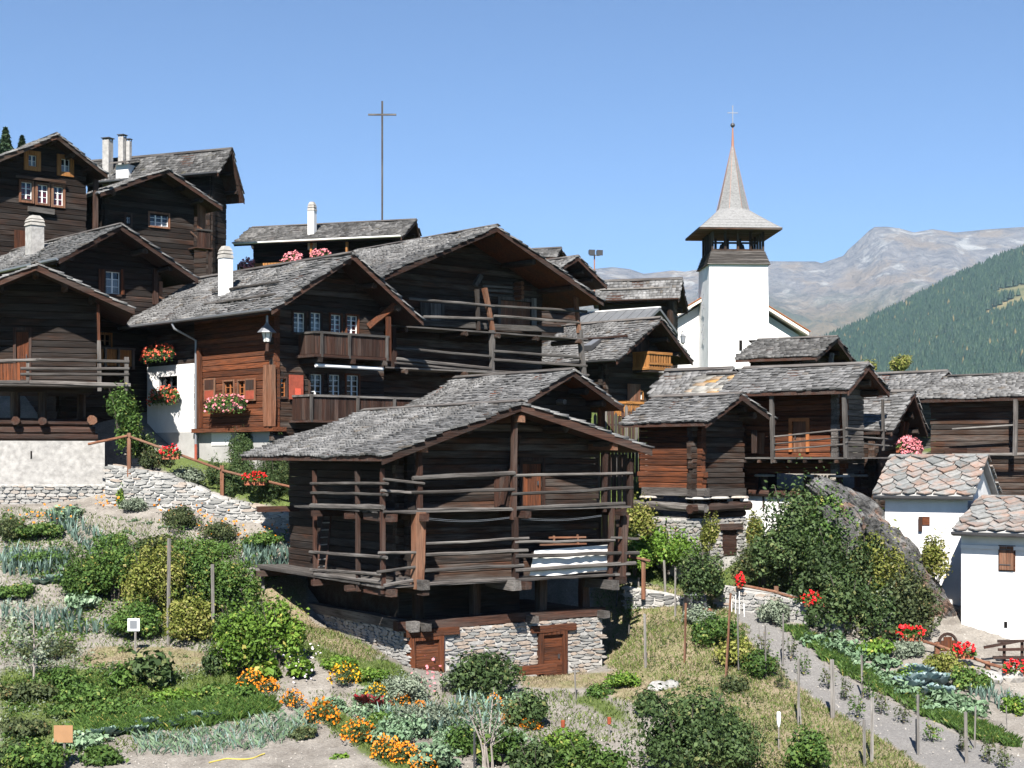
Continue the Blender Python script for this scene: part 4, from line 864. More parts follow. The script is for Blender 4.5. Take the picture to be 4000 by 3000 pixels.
# houses on the left ---------------------------------------------------
E = House('red_curtain_house', 'tall black log house with three red-curtained windows under the roof edge at left', 'house', 40, 68, (221, 520), (-150, 668), (420, 676), L=9, zb=5.0, ovf=.9, ovl=.8, ovr=.75, wl=.26)
E.roof(single=0, barge='log_x', exp=.22); E.core(-4.5)
oe = [E.opening('f', b) for b in ((82, 712, 124, 784), (146, 722, 186, 794), (208, 730, 246, 803), (110, 606, 142, 650), (238, 622, 272, 672))]
E.logs('f', -4.2, None, oe, ext=.12, mat='black'); E.logs('s', -4.2, None, (), ext=.1, mat='black')
for i, o in enumerate(oe): E.window('f', o, 2, 3 if i < 3 else 2, 'rail' if i < 3 else 'new', 'white_paint', curtain='red_curtain' if i < 3 else 'white_cloth', fw=.10 if i < 3 else .2, cfrac=.8 if i < 3 else .5, proud=.05)
E.boards('f', (60, 696, 255, 706), E.vf - .12, 1, 'log_x', name='hood_board', th=.1); E.boards('f', (55, 900, 100, 980), E.vf - .04, 4, 'red_z')
E.fpole('beam', 'grey_x', E.vf - .06, (110, 815), (210, 830), .13, square=True, n=4, seg=2)
E.fpole('corner_post', 'brown_z', E.vf - .04, (374, 700), (372, 930), .11, square=True, n=4, seg=3)
H2 = House('narrow_dark_house', 'black log house with white barred window behind the red curtain house', 'house', 40, 72, (649, 656), (393, 746), (868, 802), L=8, zb=5.5, ovf=1.2, ovl=.7, ovr=1.0, wl=.26)
H2.roof(single=0, exp=.22, barge='brown_x'); H2.gutter(); H2.core(-4)
o2 = H2.opening('f', (585, 836, 657, 884)); o3 = H2.opening('f', (492, 838, 510, 880)); H2.logs('f', -3.8, None, [o2, o3], ext=.1, mat='black'); H2.logs('s', -3.8, None, (), ext=.1, mat='black')
H2.window('f', o2, 3, 3, 'rail', casements=3, curtain='white_cloth', cfrac=.35); H2.window('f', o3, 2, 3, 'brown', 'metal_grey')
H2.boards('f', (770, 790, 802, 905), H2.vf - .06, 3, 'rail_z')
bl2, u0, u1, zt, zb_, zd = balcony(H2, 772, 822, 900, 962, 972, H2.vf - .75, 7, mt='brown_z', side=False); H2.pole('post', 'brown_z', (u1, H2.vf - .7, zd - 2.2), (u1, H2.vf - .7, zd), .07, square=True, n=4, seg=2); H2.pole('brace', 'log_z', (u0, H2.vf, zd + .9), (u1, H2.vf - .7, zd), .05, seg=2)
H3 = House('upper_side_house', 'broad dark house with long shingle roof and three chimneys against the sky', 'house', 68, 80, (904, 578), (850, 668), (954, 778), backx=330, zb=6.5, ovf=1.0, ovl=.9, ovr=.3, wl=.28)
H3.roof(stuff='shingle_dark', single=0, exp=.22); H3.gutter('metal_dark'); H3.core(-3); H3.logs('s', -2.5, None, (), ext=.1, mat='black'); H3.logs('f', -2.5, None, (), ext=.1, mat='black')
for b, uu in (((402, 540, 440, 662), H3.ul * .7), ((463, 527, 493, 612), H3.ul * .25), ((494, 543, 514, 612), H3.ul * .15)): H3.chimney(b, u=uu, style='slab', mat='rough_plaster', cap='metal_dark')
v, z = H3.sd(490, 682, H3.ul * .75); H3.box('dormer', 'white_wall', H3.ul * .75 - .3, H3.ul * .75 + .4, v - .4, v + .4, z - .5, z + .5, H3.rf); MB().hexa([(H3.ul * .75 - .6, v - .6, z + .52), (H3.ul * .75 + .5, v - .6, z + .8), (H3.ul * .75 + .5, v + .6, z + .8), (H3.ul * .75 - .6, v + .6, z + .52), (H3.ul * .75 - .6, v - .6, z + .6), (H3.ul * .75 + .5, v - .6, z + .88), (H3.ul * .75 + .5, v + .6, z + .88), (H3.ul * .75 - .6, v + .6, z + .6)]).build('dormer_roof', 'grey_y', H3.rf)
H4 = House('shutter_house', 'dark house with curtained window between red shutters and stepped chimney cowl', 'house', 42, 60, (472, 873), (231, 1004), (773, 1082), backx=-60, zb=2.0, ovf=1.3, ovl=.6, ovr=1.1, wl=.25)
H4.roof(single=300, exp=.22, barge='brown_x'); H4.gutter('metal_grey'); H4.core(-2.6)
o4 = H4.opening('f', (412, 1062, 468, 1148)); o5 = H4.opening('f', (392, 1305, 432, 1357)); H4.logs('f', -2.6, None, [o4, o5], ext=.12, mat='black'); H4.logs('s', -1, None, (), ext=.1, mat='black')
H4.window('f', o4, 2, 3, 'brown', 'white_paint', curtain='white_cloth', cfrac=.7); H4.window('f', o5, 2, 2, 'new', 'board_tan', fw=.06)
for x0, x1 in ((384, 408), (472, 486)): H4.boards('f', (x0, 1052, x1, 1150), H4.vf - .06, 2, 'red_z', name='shutter')
H4.chimney((98, 843, 173, 985), u=H4.ul * .45, mat='rough_plaster')
H4.boards('f', (620, 1100, 635, 1165), H4.vf - .05, 1, 'rail_z'); H4.fpole('corner_post', 'brown_z', H4.vf - .05, (606, 1050), (606, 1190), .11, square=True, n=4, seg=2)
balcony(H4, 360, 520, 1362, 1425, 1440, H4.vf - 1.0, 22, mt='new_z', rail='grey_x', posts=(.3, .62, .98), side=False)
# corner granary with plastered base, far left
J = House('corner_granary', 'black log granary with grey railed gallery on a rough white plastered base', 'granary', 18, 53.8, (140, 1025), (-260, 1190), (526, 1198), L=6.5, zb=-2.0, ovf=1.7, ovb=.6, ovl=1.0, ovr=1.45, wl=.25)
J.roof(single=0, exp=.22, barge='brown_x', board=.22); vj = .55
zj = J.fr(200, 1500, vj)[1]; J.core(zj); oj = J.opening('f', (62, 1290, 112, 1492)); J.logs('f', zj, None, [oj], ext=.25, mat='black'); J.logs('s', zj, None, (), ext=.2, mat='black'); J.door('f', oj, 'red_z', 'brown_z', boards=3)
for a, b, r in (((-60, 1412), (160, 1404), .06), ((140, 1404), (505, 1413), .06), ((80, 1440), (505, 1440), .055), ((80, 1462), (505, 1463), .055), ((-60, 1492), (110, 1494), .07), ((115, 1493), (510, 1506), .08)): J.fpole('rail', 'grey_x', vj - .07, a, b, r)
for a, b, r, mt in (((383, 1190), (386, 1330), .06, 'red_z'), ((386, 1330), (388, 1528), .075, 'grey_z'), ((494, 1395), (494, 1526), .085, 'grey_z'), ((108, 1402), (108, 1500), .06, 'grey_z')): J.fpole('post', mt, vj, a, b, r, square=True, n=4, seg=3)
J.boards('f', (-40, 1418, 80, 1490), vj - .02, 9, 'red_z'); uj0, uj1 = J.ul + .2, J.fr(505, 1510, vj)[0]
for j in range(4): J.box('plank', 'grey_x', uj0, uj1, vj - .1 + j * .34, vj + .22 + j * .34, zj - .08, zj - random.uniform(0, .015))
J.box('floor', 'log_x', J.uL, J.uR, J.vf, J.vb, zj - .25, zj - .09)
vj2 = J.vf - .1; zp = J.fr(200, 1722, vj2)[1]; zq = J.fr(200, 1890, vj2)[1]; zr_ = J.fr(200, 1975, vj2)[1]; ux = J.fr(372, 1680, vj2)[0]; uy = J.fr(409, 1800, vj2)[0]
for k, y in enumerate((1650, 1682, 1706)): z = J.fr(200, y, vj2)[1]; J.pole('sill_log', 'brown_x', (J.ul + .5, vj2 + .15, z), (ux + .1 * (k - 1), vj2 + .15, z), .16, seg=5, n=8)
for x in (60, 165): u, z = J.fr(x, 1645, vj2); J.pole('stilt', 'log_z', (u, vj2 + .5, z - .1), (u, vj2 + .5, zj - .1), .17, seg=2); J.pole('log_end', 'brown_y', (u, vj2 - .3, z), (u, vj2 + 1.5, z), .16, n=8, seg=2)
u, z = J.fr(358, 1640, vj2); J.pole('log_end', 'rail_y', (u, vj2 - .3, z), (u, vj2 + 2.5, z), .19, n=8, seg=2); J.pole('stilt', 'log_z', (u - .3, vj2 + 2.2, z - .1), (u - .3, vj2 + 2.2, zj - .1), .17, seg=2)
jb = J.box('plaster_base', 'rough_plaster', J.ul - .5, uy, vj2, J.vb - .3, zq, zp); J.box('arrow_slit', 'core', J.fr(119, 1770, vj2)[0], J.fr(125, 1770, vj2)[0], vj2 - .012, vj2 + .1, J.fr(122, 1792, vj2)[1], J.fr(122, 1762, vj2)[1], jb)
jc = J.box('rubble_base', 'mortar', J.ul - .5, uy + .02, vj2 - .0, J.vb - .3, zr_ - 1.0, zq - .003)
stones(jc, 'stone', lambda a, z: (a, vj2 - .03, z), J.fr(-60, 1930, vj2)[0], uy, lambda a: zr_ - .15, lambda a: zq, limit=300, wr=(.16, .42), hr=(.07, .13), depth=.10)
# house on the skyline with the white gutter
K = House('white_gutter_house', 'skyline house with long shingle roof, white gutter and pink geranium balcony', 'house', 73, 84, (1624, 856), (1567, 918), (1650, 960), backx=985, zb=6.5, ovf=.9, ovl=1.3, ovr=.2)
K.roof(stuff='shingle_dark', single=0, exp=.22); K.gutter('white_paint', drop=.06); K.core(-3, inset=.1); K.logs('s', -2.5, None, (), ext=.05, mat='black'); K.logs('f', -2.5, None, (), ext=.05, mat='black'); K.chimney((1203, 789, 1236, 914), u=K.ul * .62)
for x in (1216, 1355): K.spole('post', 'new_z', K.ul + .35, (x, 945), (x, 1040), .07, square=True, n=4, seg=2)
v0, v1 = K.sd(1600, 1030, K.ul + .3)[0], K.sd(925, 1030, K.ul + .3)[0]; zk = K.sd(1100, 1025, K.ul + .3)[1]
bk = K.box('balcony', 'brown_y', K.ul + .25, K.uL + .1, v0, v1, zk - 1.1, zk - 1.0)
for k in range(60): K.box('board', 'new_z', K.ul + .27, K.ul + .3, lerp(v0, v1, k / 60), lerp(v0, v1, (k + 1) / 60) - .03, zk - 1.0, zk, bk)
for x0, x1, y in ((938, 995, 1048), (1105, 1180, 1022), (1218, 1292, 1010)):
    p = K.world(K.S3((x0 + x1) / 2, y, K.ul + .15)); flower_box('pink geranium box on the skyline balcony, ' + ('nearest the chimney cowl' if x0 < 1000 else 'left of the short post' if x0 < 1200 else 'right of the short post'), p - Vector((0, 0, .1)), K.phi - math.pi / 2, (x1 - x0) / F * 84 * 1.05, 'petal_pink', .5, n=120, bl=.07, seed=x0)

# the barn roofs in the middle and on the right ------------------------
M8 = House('small_roof_barn', 'small barn with pale shingle roof tucked behind the gallery barn in front', 'barn', 38, 52.5, (2237, 1440), (2010, 1582), (2434, 1582), backx=1779, zb=-1.5, ovf=1.1, ovl=.7, ovr=.7)
M8.roof(single=300, exp=.22, barge='brown_x', soffit='red_x'); M8.core(-1); M8.logs('f', -1, None, (), ext=.15, mat='black'); M8.logs('s', -1, None, (), ext=.1, mat='black')
M8.boards('f', (2335, 1590, 2362, 1670), M8.vf - .05, 3, 'red_z')
u, z = M8.fr(2200, 1570, M8.vf - .3); M8.pole('log_end', 'grey_y', (u, M8.vf - .4, z), (u, M8.vf + .2, z), .1, seg=2)
N = House('yellow_balcony_house', 'dark house with honey-yellow balcony and skylight in front of the church', 'house', 46, 70, (2580, 1238), (2409, 1400), (2705, 1406), backx=2215, zb=0.0, ovf=1.3, ovl=.6, ovr=.7)
N.roof(single=300, exp=.22, barge='brown_x'); N.gutter('metal_dark'); N.core(-1.5); on = N.opening('f', (2498, 1530, 2510, 1560)); N.logs('f', -1.2, None, [on], ext=.1); N.logs('s', -1.2, None, (), ext=.1)
N.boards('f', (2450, 1500, 2500, 1600), N.vf - .06, 6, 'rail_z'); N.window('f', on, 2, 2, 'new', 'white_paint', fw=.04)
N.boards('f', (2480, 1325, 2535, 1400), N.vf - .05, 8, 'brown_z')
def slat_balcony(x0, x1, y0, y1, vo, nm):
    u0, z1 = N.fr(x0, y0, vo); u1 = N.fr(x1, y0, vo)[0]; xm = (x0 + x1) / 2; z0 = N.fr(xm, y1, vo)[1]; z1 = N.fr(xm, y0, vo)[1]
    b = N.box('balcony', 'log_x', u0, u1, vo, N.vf, z0 - .12, z0 - .02)
    for (a, c, q, p_) in ((u0, u1, z1 - .12, z1), (u0, u1, z0, z0 + .14), (u0, u1, lerp(z0, z1, .28), lerp(z0, z1, .40))): N.box('rail', 'new_x', a, c, vo, vo + .04, q, p_, b)
    n = 9
    for k in range(n): a = lerp(u0, u1, k / n); N.box('slat', 'new_z', a, a + (u1 - u0) / n * .62, vo + .045, vo + .07, z0, z1 - .02, b)
    for k in range(5): a = lerp(vo + .08, N.vf, k / 5); N.box('slat', 'new_z', u0 + .0, u0 + .03, a, a + .2, z0, z1 - .02, b)
    for q, p_ in ((z1 - .12, z1), (z0, z0 + .14)): N.box('rail', 'new_y', u0 - .04, u0 - .002, vo + .01, N.vf, q, p_, b)
slat_balcony(2537, 2627, 1375, 1446, N.vf - 1.0, 'a'); slat_balcony(2450, 2530, 1568, 1625, N.vf - .9, 'b')
u = N.ul * .66; v0, v1 = N.sd(2330, 1340, u)[0], N.sd(2296, 1340, u)[0]; zz = N.zl + (u - N.ul) * (N.zA - N.zl) / -N.ul; sl = (N.zA - N.zl) / -N.ul
m = MB().hexa([(u - .35, v0, zz - .35 * sl + .02), (u + .35, v0, zz + .35 * sl + .02), (u + .35, v1, zz + .35 * sl + .02), (u - .35, v1, zz - .35 * sl + .02), (u - .38, v0, zz - .35 * sl + .25), (u + .35, v0, zz + .35 * sl + .13), (u + .35, v1, zz + .35 * sl + .13), (u - .38, v1, zz - .35 * sl + .25)]); sk = m.build('skylight', 'metal_dark', N.rf)
MB().hexa([(u - .33, v0 + .06, zz - .3 * sl + .24), (u + .3, v0 + .06, zz + .3 * sl + .15), (u + .3, v1 - .06, zz + .3 * sl + .15), (u - .33, v1 - .06, zz - .3 * sl + .24), (u - .33, v0 + .06, zz - .3 * sl + .26), (u + .3, v0 + .06, zz + .3 * sl + .17), (u + .3, v1 - .06, zz + .3 * sl + .17), (u - .33, v1 - .06, zz - .3 * sl + .26)]).build('pane', 'metal_grey', sk)
u = N.ul * .5; zz = N.zl + (u - N.ul) * sl + .1; N.pole('snow_guard', 'brown_y', (u, N.sd(2450, 1306, u)[0], zz), (u, N.sd(2270, 1315, u)[0], zz), .06, parent=N.rf)
N2 = House('metal_roof_house', 'low grey sheet-metal roof rising just behind the yellow balcony house', 'house', 52, 76, (2578, 1200), (2500, 1275), (2650, 1300), backx=2262, zb=1.0, ovf=.5, ovl=.3, ovr=.3)
m = MB().add([(N2.ul, 0, N2.zl), (0, 0, N2.zA), (N2.ur, 0, N2.zr), (N2.ul, N2.L, N2.zl), (0, N2.L, N2.zA), (N2.ur, N2.L, N2.zr), (N2.ul, 0, N2.zl - .15), (0, 0, N2.zA - .15), (N2.ur, 0, N2.zr - .15), (N2.ul, N2.L, N2.zl - .15), (0, N2.L, N2.zA - .15), (N2.ur, N2.L, N2.zr - .15)], [(0, 1, 4, 3), (1, 2, 5, 4), (6, 9, 10, 7), (7, 10, 11, 8), (0, 6, 7, 1), (1, 7, 8, 2), (0, 3, 9, 6), (2, 8, 11, 5), (3, 4, 10, 9), (4, 5, 11, 10)])
N2.rf = m.build('roof', 'metal_roof', N2.e); N2.box('ridge_cap', 'white_paint', -.08, .08, -.02, N2.L, N2.zA - .02, N2.zA + .04, N2.rf); N2.core(-1, 'log_x', inset=.0)
for k in range(9): v = N2.L * (k + .5) / 9; MB().hexa([(N2.ul, v - .015, N2.zl + .002), (0, v - .015, N2.zA + .002), (0, v + .015, N2.zA + .002), (N2.ul, v + .015, N2.zl + .002), (N2.ul, v - .015, N2.zl + .035), (0, v - .015, N2.zA + .035), (0, v + .015, N2.zA + .035), (N2.ul, v + .015, N2.zl + .035)]).build('seam', 'metal_roof', N2.rf)
Q = House('long_dark_barn', 'dark barn with long low shingle roof and pale snow pole beside the church tower', 'barn', 74, 86, (2663, 1085), (2651, 1162), (2684, 1210), backx=2318, zb=2.0, ovf=.5, ovl=.8, ovr=.3)
Q.roof(single=0, exp=.22, barge='brown_x'); Q.core(-2, inset=.1); Q.logs('s', -1.5, None, (), ext=.1); Q.logs('f', -1.5, None, (), ext=.05); Q.gutter('brown_y')
zz = Q.zl + .45 * (Q.zA - Q.zl) + .08; Q.pole('snow_guard', 'stake_y', (Q.ul * .55, .6, zz), (Q.ul * .55, Q.L * .9, zz), .06, parent=Q.rf); Q.spole('post', 'log_z', Q.uL - .2, (2618, 1165), (2620, 1290), .2, seg=2)
S1 = House('peeking_barn', 'dark gable of a barn peeking over the roof edge below the floodlights', 'barn', 41, 76, (2257, 998), (2150, 1062), (2370, 1110), backx=2090, zb=3.0, ovf=1.4, ovl=.6, ovr=.8); S1.roof(single=0, exp=.22); S1.core(-1); S1.logs('f', -1, None, (), ext=.1)
S2 = House('far_small_roof', 'tiny shingle roof on the skyline left of the floodlights', 'barn', 70, 90, (2190, 966), (2170, 1000), (2212, 1010), backx=2080, zb=5.0, ovf=.5, ovl=.4, ovr=.2); S2.roof(stuff='shingle_dark', single=0, exp=.22); S2.core(-1, 'log_x', inset=.0)
# granary on stilts, centre right
T = House('stilt_granary', 'log granary on stilts and mushroom stones with shaggy shingle roof', 'granary', 41, 52, (2897, 1534), (2758, 1640), (3029, 1630), backx=2560, zb=-3.5, ovf=.9, ovb=.6, ovl=.55, ovr=.85, wl=.19)
T.roof(single=300, exp=.22, barge='brown_x'); zt0 = T.fr(2800, 1910, T.vf)[1]; T.core(zt0); T.logs('f', zt0, None, (), ext=.24, hj=.03); T.logs('s', zt0, None, (), mat='red', ext=.24, hj=.03)
T.boards('f', (2935, 1680, 2955, 1770), T.vf - .3, 2, 'brown_z')
T.pole('beam', 'grey_y', (T.uL + .1, T.vf - .35, zt0 - .1), (T.uL + .1, T.vb, zt0 - .1), .16, square=True, n=4); T.pole('beam', 'grey_x', (T.uL - .3, T.vf + .1, zt0 - .12), (T.uR + .3, T.vf + .1, zt0 - .12), .14, square=True, n=4)
zt1 = T.fr(2800, 1985, T.vf)[1]
for u, v in ((T.uL + .15, T.vf + .1), (T.uR - .1, T.vf + .1), ((T.uL + T.uR) / 2, T.vf + .1), (T.uL + .15, T.vb - .3), (T.uR - .1, T.vb - .3)):
    m = MB().lathe([(.42, 0), (.46, .03), (.40, .09), (.2, .10)], 9, (u, v, zt0 - .36)); m.build('mushroom_stone', 'stone', T.e); T.pole('stilt', 'brown_z', (u, v, zt1 - .1), (u, v, zt0 - .36), .12, seg=2)
for p, q, r in (((T.uL - .5, T.vf - .1, zt1), (T.uR + .35, T.vf - .1, zt1 + .06), .17), ((T.uL - .3, T.vf + .1, zt1 - .22), (T.uR + .3, T.vf + .1, zt1 - .22), .12)): T.pole('base_log', 'brown_x', p, q, r, n=8)
T.pole('base_log', 'grey_y', (T.uL - .1, T.vf - .5, zt1 + .02), (T.uL - .1, T.vb + .3, zt1 + .1), .15, n=8)
tb = T.box('stone_base', 'mortar', T.uL - .25, T.uR + .35, T.vf + .05, T.vb, -2.0, zt1 - .35)
hole = T.fbox(2825, 2068, 2880, 2125, T.vf); stones(tb, 'stone', lambda a, z: (a, T.vf + .02, z), T.uL - .25, T.uR + .35, lambda a: -.6, lambda a: zt1 - .35, wr=(.14, .4), hr=(.07, .15), skip=[(hole[0], hole[1], hole[2] - 1, hole[3])]); stones(tb, 'stone', lambda a, z: (T.uL - .28, a, z), T.vf, T.vb, lambda a: -.5, lambda a: zt1 - .35, wr=(.14, .4), hr=(.07, .15), ang=-math.pi / 2, limit=150)
T.pole('lintel', 'brown_x', (hole[0] - .2, T.vf, hole[3] + .1), (hole[1] + .2, T.vf, hole[3] + .1), .12, square=True, n=4, seg=2); T.box('cellar_door', 'brown_x', hole[0], hole[1], T.vf + .02, T.vf + .04, hole[2] - .4, hole[3])
# granary with the orange door and gallery
U = House('orange_door_granary', 'granary with glowing orange door behind a thin-railed gallery above the boulder', 'granary', 54, 52.5, (3390, 1417), (3313, 1514), (3472, 1522), backx=2905, zb=-2.0, ovf=.85, ovb=.5, ovl=1.25, ovr=.4, wl=.19)
U.roof(single=300, exp=.22, barge='brown_x'); zu = U.sd(3150, 1785, U.uL)[1]; U.core(zu - .6); ou = U.opening('s', (3095, 1646, 3150, 1765)); U.logs('s', zu - .6, None, [ou], mat='red', ext=.2, hj=.025); U.logs('f', zu - .6, None, (), ext=.22, mat='grey', hj=.02)
U.door('s', ou, 'rail_z', 'orange_trim', boards=3, fw=.12, proud=.06)
uo = U.ul + .18
for a, b, r in (((3020, 1706), (3298, 1678), .03), ((3020, 1734), (3295, 1708), .03), ((3024, 1758), (3296, 1736), .03)): U.spole('rail', 'grey_y', uo, a, b, r)
for x, y0, y1 in ((3014, 1530, 1810), (3298, 1520, 1790)): U.spole('post', 'grey_z', uo, (x, y0), (x + 6, y1), .075, square=True, n=4, seg=3)
for y in (1672, 1703, 1728): U.fpole('rail', 'grey_x', .1, (3305, y), (3485, y + 14), .03)
U.fpole('post', 'grey_z', .1, (3448, 1560), (3450, 1760), .05, square=True, n=4, seg=2)
for k in range(4): U.box('plank', 'grey_y', uo - .05 + k * .3, uo + .23 + k * .3, .05, U.vb + .2, zu - .07, zu - random.uniform(0, .012))
for k in range(3): U.box('plank', 'grey_x', uo + 1.2, U.ur + .3, .05 + k * .28, .31 + k * .28, zu - .06, zu - random.uniform(0, .012))
for t in np.linspace(.1, .95, 8): U.pole('joist', 'log_x', (uo - .1, U.L * t, zu - .15), (U.uL + .3, U.L * t, zu - .15), .06, square=True, n=4, seg=1)
for u, v in ((U.uL + .2, U.vf + .1), (U.uR - .2, U.vf + .1), (U.uL + .2, U.vb - .5), (U.uL + .2, U.vb * .5)): U.pole('stilt', 'brown_z', (u, v, zu - 1.9), (u, v, zu - .5), .13, seg=2); MB().lathe([(.36, 0), (.40, .03), (.36, .08)], 9, (u, v, zu - .72)).build('mushroom_stone', 'stone', U.e)
U.pole('base_log', 'brown_y', (U.uL, U.vf - .6, zu - 1.35), (U.uL, U.vb, zu - 1.3), .15, n=8); U.pole('base_log', 'brown_x', (U.uL - .4, U.vf, zu - 1.25), (U.uR + .2, U.vf, zu - 1.25), .15, n=8)
ub = U.box('stone_base', 'white_wall', U.uL + .1, U.uR, U.vf + 1.9, U.vb + 1.0, -2.2, zu - 1.45)
for k in range(5): uu, vv = U.uL - .1, U.vf + .3 + k * .13; U.box('lattice_slat', 'rail_z', uu - .1, uu - .06, vv, vv + .06, zu - 1.1, zu - .65)
# annex between the two granaries (brown door) and lichen roof
U2 = House('lichen_roof_annex', 'low roof with orange lichen slabs joining the two granaries', 'barn', 54, 57, (3066, 1448), (2960, 1545), (3120, 1540), backx=2765, zb=-2.0, ovf=.4, ovl=.5, ovr=.3); U2.roof(stuff='shingle_lichen', single=0, exp=.34, wid=(.2, .6)); U2.core(0); U2.logs('s', .0, None, (), mat='red', ext=.05)
X1 = T; a = U.opening('s', (2940, 1690, 2990, 1772), U.uL - .02); U.boards('s', (2942, 1692, 2988, 1772), U.uL - .05, 4, 'rail_z', name='door_board')
R1 = House('grey_roof_shed', 'plain grey shingle roof behind the stilt granary, below the church', 'shed', 58, 59, (2860, 1435), (2800, 1540), (2900, 1480), backx=2600, zb=-1.0, ovf=.4, ovl=.4, ovr=.2); R1.roof(single=0, exp=.22, barge='brown_x'); R1.core(-1, 'log_x', inset=.0)
V1 = House('black_ridge_barn', 'black barn with drooping shingle roof directly below the church nave', 'barn', 60, 66, (3268, 1313), (3188, 1386), (3337, 1408), backx=2962, zb=1.0, ovf=1.0, ovb=.4, ovl=.9, ovr=.5); V1.roof(stuff='shingle_dark', single=0, exp=.22); V1.core(-1.5); V1.logs('s', -1, None, (), ext=.1, mat='black'); V1.logs('f', -1, None, (), ext=.1, mat='black'); V1.fpole('post', 'grey_z', .4, (3245, 1420), (3250, 1380), .09, square=True, n=4, seg=2)
W1 = House('right_hand_barn', 'barn with red-brown soffit behind the pink hanging flowers', 'barn', 48, 62, (3699, 1447), (3620, 1531), (3771, 1543), backx=3400, zb=-1.0, ovf=1.2, ovl=.5, ovr=.7, wl=.21); W1.roof(single=0, exp=.22, barge='red_x', soffit='red_x'); W1.core(-1); W1.logs('f', -1, None, (), mat='grey', ext=.25, hj=.03); W1.logs('s', -1, None, (), ext=.1); W1.gutter('metal_grey')
W2 = House('steep_little_shed', 'little shed with steep shingle roof above the pink hanging flowers', 'shed', 56, 56, (3569, 1524), (3482, 1674), (3622, 1684), backx=3380, zb=-1.2, ovf=.7, ovl=.3, ovr=.3, wl=.2); W2.roof(single=250, exp=.22, barge='brown_x'); W2.core(-.8); W2.logs('f', -.8, None, (), ext=.1); W2.logs('s', -.8, None, (), ext=.1)
for x in (3525, 3540): W2.fpole('brace', 'red_z', W2.vf - .1, (x - 8, 1712), (x + 4, 1650), .08, square=True, n=4, seg=2)
p = W2.world(W2.F3(3545, 1768, .1)); flower_box('big cascade of pink geraniums hanging on the little shed', p, W2.phi - .25, 1.3, 'petal_pink', .42, n=230, bl=.06, seed=77, hang=.35)
Y1 = House('far_right_barn', 'long dark barn with pale rail running along it at the right edge', 'barn', 52, 56, (4300, 1448), (4180, 1537), (4420, 1540), backx=3705, zb=-1.2, ovf=.4, ovl=.6, ovr=.3, wl=.22); Y1.roof(single=0, exp=.22); Y1.core(-1); Y1.logs('s', -.5, None, (), ext=.15); Y1.spole('rail', 'stake_y', Y1.uL - .6, (3720, 1676), (3965, 1660), .035); Y1.spole('rail', 'stake_y', Y1.uL - .6, (3720, 1777), (4080, 1774), .06); Y1.spole('post', 'grey_z', Y1.uL - .6, (3968, 1560), (3966, 1780), .08, square=True, n=4, seg=2); Y1.boards('s', (3690, 1750, 3960, 1776), Y1.uL - .1, 3, 'brown_y')

# white houses with slab roofs, right ---------------------------------
def slab_house(name, label, phi, d, apex, left, right, backx, zb, base_y, ovf, ovl, ovr, vb=.3, dims=None):
    H = House(name, label, 'house', phi, d, apex, left, right, backx=backx, dims=dims, zb=zb, ovf=ovf, ovb=vb, ovl=ovl, ovr=ovr); t = .16
    poly = [(H.ul, H.zl - .05), (0, H.zA - .05), (H.ur, H.zr - .05), (H.ur, H.zr - .05 - t), (0, H.zA - .05 - t), (H.ul, H.zl - .05 - t)]; m = MB(); n = 6
    vs_ = [(u, 0.03, z) for u, z in poly] + [(u, H.L, z) for u, z in poly]; m.add(vs_, [(0, 1, 4, 5), (1, 2, 3, 4), (6, 11, 10, 7), (7, 10, 9, 8)] + [(i, n + i, n + (i + 1) % n, (i + 1) % n) for i in range(n)]); H.rf = m.build('roof', 'grey_plaster', H.e)
    for side in (-1, 1):
        ue, ze = (H.ul, H.zl) if side < 0 else (H.ur, H.zr); E_ = Vector((ue, 0, ze)); D_ = Vector((-ue, 0, H.zA - ze)); Ls = D_.length; D_ /= Ls; N_ = Vector((-D_.z, 0, D_.x)) if side < 0 else Vector((D_.z, 0, -D_.x)); ex = .34; r = 0
        while r * ex < Ls:
            v = -.1 - (r % 2) * .3
            while v < H.L:                            # irregular gneiss slabs, pointed at the lower edge like fish scales
                wv = random.uniform(.42, .74); sp = r * ex - .08 + random.uniform(-.04, .04); tip = random.uniform(.26, .40); top = min(sp + ex * 1.5, Ls); z0 = random.uniform(.04, .09); th = .045
                out = [(v + random.uniform(0, .03), sp + random.uniform(.08, .14)), (v + wv * random.uniform(.4, .6), sp - tip + .14), (v + wv, sp + random.uniform(.08, .14)), (v + wv, top), (v, top)]
                out = [(min(max(a_, -.06), H.L + .03), max(b_, -.09)) for a_, b_ in out]
                lo = [E_ + D_ * b_ + Vector((0, a_, 0)) + N_ * (z0 * (1 - (b_ - sp) / (top - sp + .01)) - .04) for a_, b_ in out]; hi = [q + N_ * th for q in lo]
                if out[2][0] - out[0][0] > .12 and top - sp > .1:
                    MB().add(lo + hi, [(5, 6, 7, 8, 9), (4, 3, 2, 1, 0)] + [(i, (i + 1) % 5, 5 + (i + 1) % 5, 5 + i) for i in range(5)]).build('roof_slab', 'slate', H.rf)
                v += wv + .03
            r += 1
    H.gutter('metal_dark', drop=.12); H.core(base_y, 'white_wall', inset=0.0); return H
Z1 = slab_house('chapel_house', 'white house with lichen-orange stone slab roof standing behind the boulder', 63, 51.5, (3856, 1774), (3803, 1931), (3910, 1933), 3482, -4.0, -2, .25, .35, .15)
o = Z1.opening('s', (3604, 2018, 3632, 2052), Z1.uL); Z1.box('window', 'red_y', Z1.uL - .03, Z1.uL + .02, *o); Z1.box('shutter', 'brown_z', Z1.uL - .10, Z1.uL - .035, o[1], o[1] + .12, o[2] - .2, o[3])
Z2 = slab_house('white_gable_house', 'tall white house with slab roof and brown wooden shutters at the right edge', 52, 47.07, (4420, 1942.5), None, None, 3842, -6.8, -1, .3, .45, .3, vb=.12, dims=(-2.75, -2.37, 2.75, -2.4))
